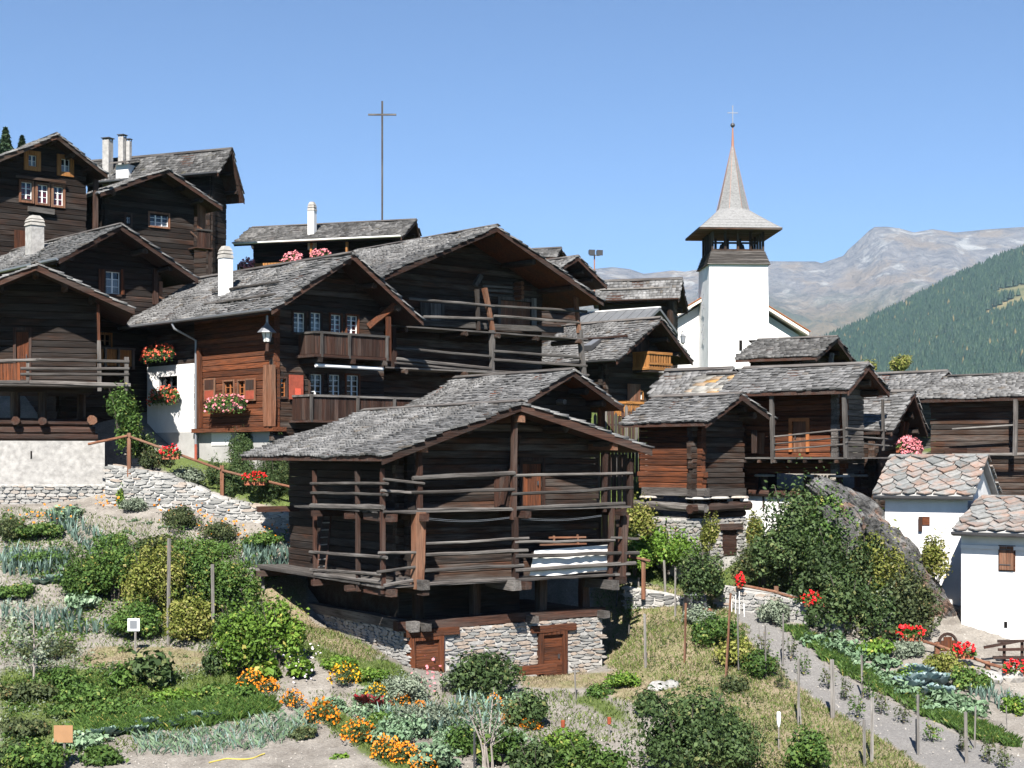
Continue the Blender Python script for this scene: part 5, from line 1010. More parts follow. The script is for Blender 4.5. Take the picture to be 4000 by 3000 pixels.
uz = Z2.uL; o = Z2.opening('s', (3906, 2134, 3962, 2226), uz); wz = Z2.box('window', 'red_y', uz - .03, uz + .02, o[0] - .04, o[1] + .04, o[2] - .04, o[3] + .03)
for k in range(2): sh = Z2.box('shutter', 'rail_z', uz - .075, uz - .032, lerp(o[0], o[1], k / 2) + .006, lerp(o[0], o[1], (k + 1) / 2) - .006, o[2], o[3], wz)
for q in (.2, .85): Z2.box('hinge', 'metal_dark', uz - .09, uz - .076, lerp(o[0], o[1], .2), o[1], lerp(o[2], o[3], q), lerp(o[2], o[3], q) + .03, wz)
o = Z2.opening('s', (3923, 2428, 3935, 2452), uz); Z2.box('vent', 'core', uz - .02, uz + .02, *o); Z2.box('cornice', 'white_wall', uz - .06, uz + .0, Z2.vf, Z2.vb, Z2.zl - .62, Z2.zl - .50); Z2.box('plinth', 'grey_plaster', uz - .06, uz + .02, Z2.vf, Z2.vb, -1, .72)

# ------------------------------------------------------------------ church
def church():
    d = 100.0; c = P(2862, 1440, d + 2.1); e = empty('church', (c.x, c.y, c.z - 3), R(3), 'white church with tall shingled spire and open belfry on the skyline', 'church')
    zs = lambda y: (HY - y) / F * d - e.location.z; hw0, hw1 = 2.13, 1.99
    def frustum(m, a, b, z0, z1, cx=0, cy=0): m.hexa([(cx - a, cy - a, z0), (cx + a, cy - a, z0), (cx + a, cy + a, z0), (cx - a, cy + a, z0), (cx - b, cy - b, z1), (cx + b, cy - b, z1), (cx + b, cy + b, z1), (cx - b, cy + b, z1)])
    zt = zs(1032); m = MB(); frustum(m, hw0, hw1, -2, zt); m.build('tower', 'white_wall', e)
    n = 9                                           # clapboard skirt under the belfry
    for k in range(n): a = lerp(2.17, 1.85, k / n); m = MB(); frustum(m, a, a - .10, lerp(zt, zs(977), k / n) + .002, lerp(zt, zs(977), (k + 1) / n)); m.build('clapboard', 'grey_x', e)
    zb, zr = zs(977), zs(928)
    for i in range(5):
        for (x, y) in ((lerp(-1.72, 1.72, i / 4), -1.72), (lerp(-1.72, 1.72, i / 4), 1.72), (-1.72, lerp(-1.72, 1.72, i / 4)), (1.72, lerp(-1.72, 1.72, i / 4))):
            if abs(x) > 1.7 and abs(y) > 1.7 and i in (0,) and x == y: pass
            rough_pole((x, y, zb), (x, y, zr + .6), .085, 4, 2, .05, 0, True).build('belfry_post', 'log_z', e)
    for y in (-1.72, 1.72): MB().box(-1.8, 1.8, y - .05, y + .05, zb + .0, zb + .12).build('belfry_rail', 'log_x', e)
    for x in (-.65, .55): MB().lathe([(.1, .55), (.22, .5), (.30, .2), (.42, 0), (.38, 0), (.05, .45)], 12, (x, 0, zb + .15)).build('bell', 'metal_dark', e, True)
    MB().box(-1.7, 1.7, -.08, .08, zb + .72, zb + .84).build('bell_yoke', 'log_x', e)
    # flared skirt roof, then octagonal spire
    zs2 = lambda y: (HY - y) / F * (d + 2.1) - e.location.z; ze, zk, zp = zs(893), zs2(823), zs2(566); he, hk = 2.78, 1.12
    oct_ = lambda r, z: [(r * math.cos(math.pi / 4 * k + math.pi / 8), r * math.sin(math.pi / 4 * k + math.pi / 8), z) for k in range(8)]
    def sq8(h, z, dz=0): return [(h, h * .41, z), (h * .41, h, z), (-h * .41, h, z), (-h, h * .41, z), (-h, -h * .41, z), (-h * .41, -h, z), (h * .41, -h, z), (h, -h * .41, z)]
    def sq4(h, z): return [(h, h * .98, z), (h * .98, h, z), (-h * .98, h, z), (-h, h * .98, z), (-h, -h * .98, z), (-h * .98, -h, z), (h * .98, -h, z), (h, -h * .98, z)]
    rows = []; NR = 7
    for k in range(NR + 1):
        t = k / NR; a, b_ = sq4(he, 0), oct_(hk, 0); zz = ze + (zk - ze) * (t ** 1.05); rows.append([(lerp(p[0], q[0], t), lerp(p[1], q[1], t), zz) for p, q in zip(a, b_)])
    NP = 34
    for k in range(1, NP + 1): t = k / NP; rows.append(oct_(lerp(hk, .07, t ** .94), lerp(zk, zp, t)))
    m = MB()                                        # stepped shingle courses: each course overlaps the one below
    for i in range(len(rows) - 1):
        a, b_ = rows[i], rows[i + 1]; up = [(x * .998, y * .998, z) for x, y, z in b_]; lo = [(x * (1.02), y * 1.02, z - .02) for x, y, z in a]
        m.add(lo + up, [(j, (j + 1) % 8, 8 + (j + 1) % 8, 8 + j) for j in range(8)] + [tuple(range(7, -1, -1))])
    sp = m.build('spire', 'spire_shingle', e); m = MB(); m.add(sq4(he * 1.01, ze - .02) + sq4(he * 1.01, ze - .14), [(j, (j + 1) % 8, 8 + (j + 1) % 8, 8 + j) for j in range(8)] + [tuple(range(15, 7, -1)), tuple(range(8))]); m.build('eave_board', 'log_x', e)
    for k in range(8):
        pts = [Vector(r[k]) * 1.0 for r in rows[NR:]]; pts = [Vector((p.x * 1.025, p.y * 1.025, p.z)) for p in pts[::6] + [pts[-1]]]; MB().tube(pts, .012, 4).build('hip_flashing', 'copper', sp)
    zball = zs2(489); m = MB().tube([(0, 0, zp - .1), (0, 0, zball - .1)], [.10, .04], 8); m.build('finial', 'copper', sp)
    MB().lathe([(.02, -.16), (.12, -.11), (.165, 0), (.12, .11), (.02, .16)], 12, (0, 0, zball)).build('finial_ball', 'metal_dark', sp, True)
    zc = zs2(416); m = MB().box(-.025, .025, -.025, .025, zball + .1, zc).box(-.36, .36, -.024, .024, zs2(441) - .025, zs2(441) + .025).box(-.05, .05, -.03, .03, zc - .005, zc + .05); m.build('spire_cross', 'metal_grey', sp)
    # nave behind the tower
    zl, zr2, zA = zs(1240), zs(1298), zs(1105); s_ = (d + 3.5) / d; xl, xr = (2632 - 2862) / F * d * s_, (3172 - 2862) / F * d * s_; y0 = 1.7; y1 = 16
    zl, zr2, zA = [q * s_ + (s_ - 1) * e.location.z for q in (zl, zr2, zA)]; xa = -.1
    m = MB().extrude([(xl + .5, -3), (xr - .5, -3), (xr - .5, zr2 - .15), (xa, zA - .4), (xl + .5, zl - .15)], y0, y1, lambda p, t: (p[0], t, p[1])); m.build('nave', 'white_wall', e)
    t = .22; poly = [(xl, zl), (xa, zA), (xr, zr2), (xr, zr2 - t), (xa, zA - t), (xl, zl - t)]; vs_ = [(p[0], y0 - .8, p[1]) for p in poly] + [(p[0], y1 + .5, p[1]) for p in poly]; n = 6
    nr = MB().add(vs_, [(0, 1, 4, 5), (1, 2, 3, 4), (6, 11, 10, 7), (7, 10, 9, 8)] + [(i, n + i, n + (i + 1) % n, (i + 1) % n) for i in range(n)]).build('nave_roof', 'eave_cream', e)
    vs_ = [(p[0] * 1.02, y0 - .86, p[1] + q) for q in (.005, .07) for p in poly[:3]] + [(p[0] * 1.02, y1 + .56, p[1] + q) for q in (.005, .07) for p in poly[:3]]
    MB().add(vs_, [(0, 1, 4, 3), (1, 2, 5, 4), (3, 4, 10, 9), (4, 5, 11, 10), (0, 3, 9, 6), (2, 8, 11, 5), (0, 6, 7, 1), (1, 7, 8, 2)]).build('roof_tiles', 'orange_trim', nr)
    zz = zs(1348); MB().box(.02, .22, -2.13, -2.07, zs(1368), zs(1329)).build('slit_window', 'core', e)
    for z in (1140, 1260): MB().tube([(-2.13, -.6, zs(z)), (-2.2, -.6, zs(z + 22)), (-2.2, -.3, zs(z + 30)), (-2.16, -.9, zs(z + 60))], .03, 5).build('iron_bracket', 'metal_grey', e)
    MB().tube([(xl + .8, y0 - .02, zs(1280)), (xl + .8, y0 - .9, zs(1280)), (xl + .8, y0 - .9, zs(1295))], .03, 5).build('lamp_arm', 'metal_dark', e)
    m = MB().lathe([(.05, .1), (.22, -.05), (.20, -.08), (.16, -.5), (.05, -.6)], 6, (xl + .8, y0 - .9, zs(1298))); m.build('lantern', 'metal_grey', e)
def spire_mat():
    m, n, b, o = nodes_of('spire_shingle'); g = noise(n, coords(n, (5, 5, 7), rnd=False), 1.4, 5, .7); n.links.new(ramp(n, g, [(.3, (.15, .15, .147)), (.6, (.24, .239, .235)), (.8, (.30, .295, .285))]), b.inputs['Base Color']); b.inputs['Roughness'].default_value = .9
spire_mat(); church()
# village cross on the hill, floodlight mast
p = P(1493, 870, 92); e = empty('summit_cross', (p.x, p.y, p.z - 1.5), 0, 'tall thin wooden cross rising above the skyline house', 'cross'); h_ = (870 - 395) / F * 92 + 1.5
MB().tube([(0, 0, 0), (0, 0, h_)], .075, 4).build('upright', 'grey_z', e); zc = 1.5 + (870 - 448) / F * 92; MB().box(-.87, .87, -.06, .06, zc - .05, zc + .05).build('crossbar', 'grey_x', e)
p = P(2322, 1070, 82); e = empty('floodlight_mast', (p.x, p.y, p.z - 1.2), .3, 'slim mast with two dark floodlights on the skyline', 'floodlight'); MB().tube([(0, 0, 0), (0, 0, 2.3)], .04, 6).build('mast', 'copper', e); MB().box(-.28, .3, -.03, .03, 2.2, 2.26).build('crossarm', 'metal_grey', e)
for x in (-.22, .24): MB().hexa([(x - .17, -.22, 2.2), (x + .17, -.22, 2.2), (x + .10, .1, 2.3), (x - .10, .1, 2.3), (x - .17, -.25, 2.5), (x + .17, -.25, 2.5), (x + .10, .1, 2.48), (x - .10, .1, 2.48)]).build('lamp_head', 'metal_dark', e)
# lantern on the corner of the flower house
p = C.world(C.S3(1043, 1335, C.uL - .45)); e = empty('lantern', p, .4, 'old street lantern on the corner post of the flower house', 'lantern'); MB().tube([(0, 0, -.35), (.02, 0, .02)], .07, 6).build('bracket', 'brown_z', e); MB().lathe([(.12, 0), (.19, .33)], 6).build('glass_body', 'lamp_glass', e)
MB().lathe([(.36, .33), (.34, .36), (.09, .62), (.05, .7), (.04, .95), (.005, .98)], 8).build('hood', 'metal_grey', e)
for k in range(6): q = math.pi / 3 * k; MB().tube([(.125 * math.cos(q), .125 * math.sin(q), 0), (.197 * math.cos(q), .197 * math.sin(q), .33)], .014, 4).build('glazing_bar', 'metal_dark', e)
# flower boxes of the flower house
for x0, x1, y, pet, u, lb in ((567, 675, 1392, 'petal_coral', C.uL - .3, 'red geranium box under the upper eaves of the flower house'), (595, 694, 1560, 'petal_coral', C.uL - .25, 'red geranium box at the white wall window'), (812, 955, 1590, 'petal_pink', C.uL - .4, 'pink geranium box below the alcove windows')):
    v0, z = C.sd((x0 + x1) / 2, y, u); p = C.world((u, v0, z)); wd = abs(C.sd(x0, y, u)[0] - C.sd(x1, y, u)[0]); flower_box(lb, p - Vector((0, 0, .12)), C.phi - math.pi / 2, wd, pet, .5, n=110, bl=.055, seed=x0, hang=.3, pot='bark')
# ------------------------------------------------------------------ stone walls, fences, boulder
def face_wall(name, label, pts, kind, thick=.7, wr=(.2, .65), hr=(.06, .13), core='mortar', limit=300, caps=True, cat='wall'):
    """pts: (px, top_y, foot_y, d); a retaining wall following these stations"""
    st = [(P(x, yt, d), P(x, yf, d)) for x, yt, yf, d in pts]; o = st[0][1]; e = empty(name, o, 0, label, cat)
    core_m = MB(); n = 0
    for (t0, f0), (t1, f1) in zip(st[:-1], st[1:]):
        dv = Vector((t1.x - t0.x, t1.y - t0.y, 0)); L = dv.length; dv /= L; back = Vector((-dv.y, dv.x, 0)); dn = Vector((0, 0, -.5))
        p = [f0 + dn, f1 + dn, f1 + dn + back * thick, f0 + dn + back * thick, t0, t1, t1 + back * thick, t0 + back * thick]; core_m.hexa([q + back * .01 - o for q in p])
    w_ = core_m.build('core', core, e)
    for (t0, f0), (t1, f1) in zip(st[:-1], st[1:]):
        dv = Vector((t1.x - t0.x, t1.y - t0.y, 0)); L = dv.length; dv /= L
        f = lambda a, z, f0=f0, dv=dv: Vector((f0.x + dv.x * a - o.x, f0.y + dv.y * a - o.y, z - o.z))
        n += stones(e, kind, f, 0, L, lambda a, f0=f0, f1=f1, L=L: lerp(f0.z, f1.z, a / L) - .25, lambda a, t0=t0, t1=t1, L=L: lerp(t0.z, t1.z, a / L) + .03, wr, hr, .08, ang=math.atan2(dv.y, dv.x), limit=max(0, limit - n))
        if caps:
            a = 0
            while a < L:
                w2 = random.uniform(.35, .8); c = f0 + dv * (a + w2 / 2); z = lerp(t0.z, t1.z, (a + w2 / 2) / L); back = Vector((-dv.y, dv.x, 0)); sl = math.atan2(t1.z - t0.z, L)
                for r in range(2):
                    ob = bpy.data.objects.new('cap_stone', stone_mesh(kind)[n % 7]); n += 1; col.objects.link(ob); ob.parent = e; q = c + back * (.14 + r * .34); ob.location = (q.x - o.x, q.y - o.y, z + .03 - o.z)
                    ob.rotation_euler = (-math.pi / 2 + random.uniform(-.1, .1), -sl + random.uniform(-.1, .1), math.atan2(dv.y, dv.x)); ob.scale = (w2, .1, .36)
                a += w2
    return e
face_wall('terrace_wall', 'sloping dry-stone terrace wall below the flower house', [(412, 1822, 1966, 54.9), (640, 1858, 1996, 54.1), (890, 1958, 2052, 53.8), (1150, 2016, 2084, 53.3)], 'stone')
face_wall('retaining_wall', 'pale rubble retaining wall under the fence at the top of the path', [(2800, 2292, 2380, 49.6), (3010, 2318, 2430, 48.6), (3200, 2368, 2472, 47.6), (3330, 2440, 2500, 47.0)], 'stone', wr=(.18, .45), hr=(.08, .17), limit=250, caps=False)
face_wall('edging_wall', 'low dry-stone edging across the dry grass beside the barn', [(2440, 2292, 2330, 50.6), (2600, 2318, 2352, 50.2), (2700, 2345, 2375, 50)], 'stone_dark', thick=.4, caps=False)
def boulder(name, label, c, ax, mat, amp=.18, seed=0, axis=None, n=3, cat='boulder'):
    import bmesh
    bm = bmesh.new(); bmesh.ops.create_icosphere(bm, subdivisions=n, radius=1.0); g = random.Random(seed); k = [(Vector((g.gauss(0, 1), g.gauss(0, 1), g.gauss(0, 1))) * s, g.uniform(0, 6.28), a) for s, a in ((1.6, 1), (1.6, 1), (3.5, .5), (3.5, .5), (8, .25), (8, .22), (16, .12), (30, .07), (30, .06))]
    for v in bm.verts:
        d = sum(a * (abs(math.sin(v.co.dot(q) + ph)) - .5) for q, ph, a in k); v.co *= 1 + d * amp
        v.co = Vector((v.co.x * ax[0], v.co.y * ax[1], v.co.z * ax[2]))
    me = bpy.data.meshes.new(name); bm.to_mesh(me); bm.free(); o = link(name, me, None, mat); o.location = c
    if axis: o.rotation_euler = axis
    return tag(o, label, cat)
def rock_mat():
    m, n, b, o = nodes_of('rock'); cv = coords(n, (1, 1, 1), 'Object', False); a = noise(n, cv, 1.2, 7, .65); f = noise(n, cv, 6, 6, .7); l = noise(n, cv, .9, 5, .6)
    c = ramp(n, a, [(.32, (.035, .034, .033)), (.46, (.11, .108, .105)), (.58, (.20, .195, .19)), (.75, (.34, .335, .32))]); c = hsv(n, c, mrange(n, f, .3, .7, .6, 1.3)); c = mixc(n, c, (.30, .14, .07), mrange(n, l, .56, .68, 0, .7))
    vo = n.nodes.new('ShaderNodeTexVoronoi'); vo.feature = 'DISTANCE_TO_EDGE'; vo.inputs['Scale'].default_value = 1.6; n.links.new(coords(n, (.5, 1.2, 1.6), 'Object', False), vo.inputs['Vector']); c = mixc(n, (.02, .02, .019), c, mrange(n, vo.outputs[0], .0, .035, .15, 1))
    n.links.new(c, b.inputs['Base Color']); b.inputs['Roughness'].default_value = .9; bump(n, b, f, 1.0, .22)
rock_mat()
p = P(3475, 2265, 49.6); boulder('boulder', 'huge grey boulder with orange lichen leaning against the white houses', p, (2.6, 1.1, .95), 'rock', .5, 4, (0, R(50), R(8)), 6)
p = P(3345, 2020, 51.3); boulder('boulder', 'smooth lichen-streaked rock slab under the orange door granary', p, (1.6, 1.1, .6), 'rock', .25, 9, (0, R(38), 0), 5)
for i, (x, y, d, s, lb) in enumerate(((1120, 1712, 56.2, .42, 'white boulder at the corner of the flower house'), (3960, 2640, 44.8, .45, 'grey rock under the last red flower box'), (3870, 2650, 44.5, .3, 'small grey rock beside the garden at right'), (2000, 2680, 43.2, .12, 'loose stone in front of the barn doors'), (2570, 2690, 43.2, .25, 'pale flat stone at the vegetable plot edge'), (2620, 2680, 43.4, .22, 'half-buried stone beside the dry grass'))):
    q = P(x, y, d) if i == 0 else G(x, y); boulder('rock', lb, q, (s * 1.3, s, s * .75), 'stone', .2, 20 + i, (0, 0, i), 2, 'rock')
def fence(name, label, posts, rails, d_of, r=.05):
    o = P(*posts[0][:1], posts[0][2], d_of(posts[0][0])); e = empty(name, o, 0, label, 'fence')
    for x, y0, y1 in posts:
        a, b = P(x, y0, d_of(x)), P(x, y1, d_of(x)); rough_pole(a - o, b - o - Vector((0, 0, .35)), .075, 4, 2, .04, 0, True).build('post', 'rail_z', e)
    for x0, y0, x1, y1 in rails: rough_pole(P(x0, y0, d_of(x0) - .09) - o, P(x1, y1, d_of(x1) - .09) - o, r, 8, 4, .05, .004).build('rail', 'rail_x', e)
    return e
dl_ = lambda x: 54.75 - (x - 400) / 750 * 1.0
fence('post_and_rail_fence', 'brown post-and-rail fence along the terrace wall below the flower house', [(505, 1691, 1825), (868, 1818, 1950)], [(345, 1735, 500, 1702), (508, 1706, 862, 1834), (868, 1838, 1160, 1908)], dl_)
dr2 = lambda x: np.interp(x, [2400, 2890, 3030, 3313, 3435, 3660, 3860, 4100], [50.5, 49.3, 48.6, 47.2, 46.4, 45.3, 44.7, 44.0])
fence('path_fence', 'brown rail fence with red flower boxes at the top of the path', [(3032, 2290, 2345), (3314, 2382, 2490)], [(2890, 2285, 3030, 2312), (3028, 2312, 3340, 2412)], dr2)
fence('garden_fence', 'brown rail fence running down beside the white house at right', [(3436, 2436, 2500), (3660, 2508, 2600), (3858, 2582, 2660)], [(3405, 2448, 3660, 2520), (3660, 2520, 3860, 2592), (3858, 2592, 4080, 2650)], dr2)
fence('short_fence', 'short brown fence end beside the barn gallery', [(2513, 2180, 2300)], [(2432, 2168, 2540, 2192)], dr2)
for x0, x1, y, dd, lb in ((630, 706, 1792, dl_, 'red geranium box on the terrace fence, uphill one'), (952, 1043, 1893, dl_, 'red geranium box on the terrace fence, nearest the barn roof'), (3134, 3222, 2366, dr2, 'red geranium box on the path fence between two rails'), (3508, 3604, 2500, dr2, 'red geranium box on the garden fence below the bushes'), (3718, 3806, 2570, dr2, 'red geranium box in front of the brown arched door'), (3922, 4010, 2638, dr2, 'red geranium box at the right edge above the rocks'), (2876, 2906, 2296, dr2, 'small red geranium pot at the upper end of the path fence')):
    xm = (x0 + x1) / 2; d = dd(xm) - .25; flower_box(lb, P(xm, y, d) - Vector((0, 0, .02)), -.1 if x0 < 2000 else -.15, (x1 - x0) / F * d, 'petal_red', .36, n=46, bl=.05, seed=x0, hang=.05)
# railing at the white house
o = P(3900, 2590, 45.2); e = empty('wooden_railing', o, -.1, 'dark wooden railing and bench against the white house', 'railing')
for x in (3922, 3990, 4060): q = P(x, 2590, 45.2) - o; rough_pole(q - Vector((0, 0, .2)), q + Vector((0, 0, .68)), .045, 4, 2, .05, 0, True).build('post', 'brown_z', e)
for a, b in (((3846, 2530), (3980, 2503)), ((3900, 2538), (4080, 2532)), ((3898, 2505), (4080, 2500)), ((3880, 2568), (4080, 2566))): rough_pole(P(*a, 45.1) - o, P(*b, 45.1) - o, .045, 4, 2, .05, .003, True).build('rail', 'brown_x', e)

# ------------------------------------------------------------------ things in and on the barn
e = empty('ladder', B.world(B.S3(1250, 2235, ug + .5)), B.phi, 'narrow wooden ladder leaning inside the lower side gallery of the barn', 'ladder'); o = e.location; Mi = Matrix.Rotation(-B.phi, 3, 'Z')
la, lb_ = [Mi @ (B.world(B.S3(x, y, ug + .5)) - o) for x, y in ((1240, 2230), (1272, 2225))]; ta, tb_ = [Mi @ (B.world(B.S3(x, y, ug + 1.0)) - o) for x, y in ((1262, 2000), (1296, 2000))]
for p, q in ((la, ta), (lb_, tb_)): rough_pole(p, q, .03, 4, 2, .05, 0, True).build('stile', 'brown_z', e)
for t in np.linspace(.06, .94, 8): rough_pole(la.lerp(ta, t), lb_.lerp(tb_, t), .02, 5, 1, .05, 0).build('rung', 'stake_y', e)
def sheet():
    a = [B.F3(2088, 2150, vg + .12), B.F3(2378, 2128, vg + .12), B.F3(2378, 2232, vg + .02), B.F3(2068, 2248, vg + .02)]; a = [Vector(q) for q in a]; nu, nv = 44, 12; V = []
    for side in (0, 1):
        for j in range(nv + 1):
            for i in range(nu + 1):
                s, t = i / nu, j / nv; q = a[0].lerp(a[1], s).lerp(a[3].lerp(a[2], s), t); q.y += .025 * math.sin(s * 34 + 2 * math.sin(s * 9)) * (.25 + t) + side * .01; q.z -= .04 * math.sin(s * 5) * t; V.append(q)
    k = (nu + 1) * (nv + 1); Fs = [(j * (nu + 1) + i, j * (nu + 1) + i + 1, (j + 1) * (nu + 1) + i + 1, (j + 1) * (nu + 1) + i) for j in range(nv) for i in range(nu)]; Fs += [tuple(x + k for x in f[::-1]) for f in Fs]
    Fs = [f[::-1] for f in Fs]; m = MB(); m.add(V, Fs); ob = m.build('cloth', 'white_cloth', None, True); ob.location = (B.O.x, B.O.y, B.zb); ob.rotation_euler = (0, 0, B.phi); tag(ob, 'white sheet draped inside the lower gallery railing of the barn', 'cloth')
sheet()
e = empty('drying_rack', B.world(B.F3(2200, 2130, vg + .3)), B.phi, 'tan wooden rack hanging in the lower barn gallery', 'rack'); o = e.location
for p, q in (((2145, 2100), (2288, 2098)), ((2110, 2128), (2290, 2124)), ((2164, 2092), (2164, 2130)), ((2256, 2088), (2258, 2128))): rough_pole(Mi @ (B.world(B.F3(*p, vg + .3)) - o), Mi @ (B.world(B.F3(*q, vg + .3)) - o), .03, 4, 2, .05, .002, True).build('bar', 'rail_x', e)

# ------------------------------------------------------------------ trees
def spruce(label, pos, h, r, seed):
    e = empty('spruce_tree', pos, 0, label, 'tree', 'spruces on the slope behind the village'); MB().tube([(0, 0, -.5), (0, 0, h * .97)], [.16, .02], 6).build('trunk', 'bark', e); g = np.random.default_rng(seed); n = 2600
    z = g.uniform(.06, 1, n) ** 1.0; lay = np.floor(z * 26) / 26; rr = (1 - lay) * r * g.uniform(.15, 1.0, n) ** .6 * (1 + .25 * np.sin(lay * 91)); a = g.uniform(0, 6.28, n); c = np.stack([np.cos(a) * rr, np.sin(a) * rr, lay * h - rr * .35 + g.normal(size=n) * .05], 1)
    v, f = leaf_quads(c, np.stack([np.cos(a) * .5, np.sin(a) * .5, np.ones(n)], 1) + g.normal(size=(n, 3)) * .3, g.uniform(.25, .5, n), .5, .3); np_mesh('crown', v, f, np.repeat(g.uniform(0, 1, n), 4), 'spruce', e)
q = P(22, 700, 100); spruce('tall dark spruce behind the house at the upper left edge', q, (700 - 497) / F * 100, 1.15, 1); q = P(86, 700, 104); spruce('shorter dark spruce peeking over the same roof, further right', q, (700 - 532) / F * 104, .9, 2)
def tree(name, label, pos, h, rx, kind, n, leaf, seed, group=None, th=.35, r0=.12, bark='bark', clumps=14):
    e = empty(name, pos, seed * 1.3, label, 'tree', group); m = MB(); top = Vector((0, 0, h * .8)); m.tube([(0, 0, -.3), (.05 * rx, 0, h * th), top], [r0, r0 * .75, r0 * .2], 7)
    g = random.Random(seed)
    for k in range(7): a = g.uniform(0, 6.28); z0 = h * g.uniform(th * .7, .6); m.tube([(0, 0, z0), (math.cos(a) * rx * .35, math.sin(a) * rx * .35, z0 + h * .14), (math.cos(a) * rx * .75, math.sin(a) * rx * .75, z0 + h * .26)], [r0 * .5, r0 * .3, r0 * .1], 5)
    m.build('trunk', bark, e); c, nn, t = cloud(n, clumps, seed=seed); c = c * np.array([rx, rx, h * (1 - th * .6)]) + np.array([0, 0, h * th * .6]); v, f = leaf_quads(c, nn, leaf * rng.uniform(.7, 1.3, len(c))); np_mesh('crown', v, f, np.repeat(t, 4), kind, e); return e
q = P(3520, 1480, 160); tree('larch_tree', 'yellow-green larch standing alone behind the right-hand barn roofs', q, 110 / F * 160, 1.5, 'leaf_yellow', 1500, .3, 5)
q = P(3395, 1475, 170); tree('larch_tree', 'pale autumn tree peeking over the roofs left of the larch', q, 75 / F * 170, 1.1, 'leaf_yellow', 900, .3, 6)
def pb(name, px, py, wpx, hpx, kind, label, n=1500, leaf=.10, cat='bush', seed=0, d=None, group=None, clumps=9, depth=.9, aspect=.6, stem=True, exact=False):
    pos = P(px, py, d) if d else G(px, py); s = pos.y / F; pos = pos - Vector((0, 0, .06)); return bush(name, pos, wpx / 2 * s, wpx / 2 * s * depth, hpx * s, kind, label, n, leaf, cat, group, seed, clumps, stem, aspect, exact)
pb('shrub', 3250, 2330, 300, 400, 'leaf_mid', 'green shrub against the upper boulder, behind the dark thicket', 3000, .12, seed=31, d=49.2, clumps=14)
pb('shrub', 3110, 2330, 400, 470, 'leaf_dark', 'largest green shrub, reaching up beside the boulder and the granary', 5200, .12, seed=34, d=49.6, clumps=16)
pb('shrub', 3290, 2430, 430, 400, 'leaf_dark', 'dark green shrub in the middle of the thicket', 3800, .12, seed=2, d=48.4, clumps=14)
pb('shrub', 3440, 2440, 320, 380, 'leaf_yellow', 'yellow-green shrub climbing the boulder', 3000, .11, seed=3, d=48.2, clumps=12)
pb('shrub', 3320, 2505, 380, 290, 'leaf_dark', 'blackish green shrub hanging over the path fence', 3000, .12, seed=4, d=47.0, clumps=12)
pb('shrub', 3560, 2540, 260, 370, 'leaf_olive', 'olive shrub with reddish leaves next to the white house', 2400, .1, seed=5, d=46.8, clumps=12)
pb('shrub', 3455, 2500, 160, 190, 'leaf_silver', 'grey twiggy shrub between the dark and the olive ones', 1000, .09, seed=6, d=46.7)
pb('shrub', 3665, 2260, 140, 200, 'leaf_yellow', 'yellowish shrub on top of the boulder by the white wall', 1500, .1, seed=7, d=48.6)
pb('shrub', 3965, 1905, 160, 160, 'leaf_dark', 'dark shrub between the two white houses at the right edge', 1400, .12, seed=8, d=57)
tree('plum_tree', 'dark round fruit tree above the path with blue-green leaves', G(2745, 2395), 300 / F * 49.5, 1.12, 'leaf_dark', 4200, .11, 11, th=.2, r0=.1, clumps=16)
pb('shrub', 2975, 2285, 260, 190, 'leaf_olive', 'rounded grey-green shrub right of the plum tree', 2200, .09, seed=9, d=50.2, clumps=12)
pb('vine', 2500, 2130, 170, 200, 'leaf_yellow', 'yellowing shrub at the corner of the barn gallery', 1700, .1, seed=10, d=52.2)
pb('vine', 2770, 2150, 90, 170, 'leaf_yellow', 'yellow creeper on the stone base below the stilt granary', 900, .09, seed=11, d=50.6)
pb('vine', 2950, 2140, 80, 170, 'leaf_yellow', 'yellow creeper at the right corner of the granary base', 800, .09, seed=12, d=51.0)
pb('shrub', 2600, 2235, 330, 200, 'leaf_bright', 'bright green weeds on the slope behind the plum tree', 2200, .1, seed=13, d=52.0, clumps=12)
pb('shrub', 2480, 2230, 160, 130, 'leaf_bright', 'bright green weeds beside the barn gallery corner', 1100, .1, seed=14, d=51.2)
pb('vine', 500, 1800, 110, 290, 'leaf_mid', 'climbing shrub rising beside the white plastered wall', 1500, .1, seed=15, d=55.2)
pb('vine', 460, 1660, 130, 160, 'leaf_mid', 'leafy spray of the climber over the granary rail end', 900, .1, seed=16, d=55.0)
for i, (x, y, w_, h, d, lb) in enumerate(((940, 1960, 190, 230, 54.9, 'dark juniper shrub behind the fence post, left of the barn'), (1070, 1985, 200, 260, 54.6, 'dark juniper shrub against the barn wall'), (960, 1800, 150, 150, 56.2, 'feathery green shrub below the plinth of the flower house'), (850, 1900, 110, 120, 55.2, 'low juniper left of the fence post'))): pb('juniper', x, y, w_, h, 'leaf_dark', lb, 1700, .09, seed=17 + i, d=d, aspect=.3)
for i, (x, y, w_, h, d, k, lb) in enumerate(((600, 1830, 160, 90, 55.4, 'leaf_olive', 'weedy clump under the upper red flower box'), (730, 1880, 170, 70, 55.0, 'leaf_silver', 'silvery low plants between fence and stone wall'), (560, 1790, 120, 110, 55.8, 'leaf_dark', 'dark clump in the shade at the foot of the white wall'))): pb('plant', x, y, w_, h, k, lb, 900, .08, cat='plant', seed=23 + i, d=d)

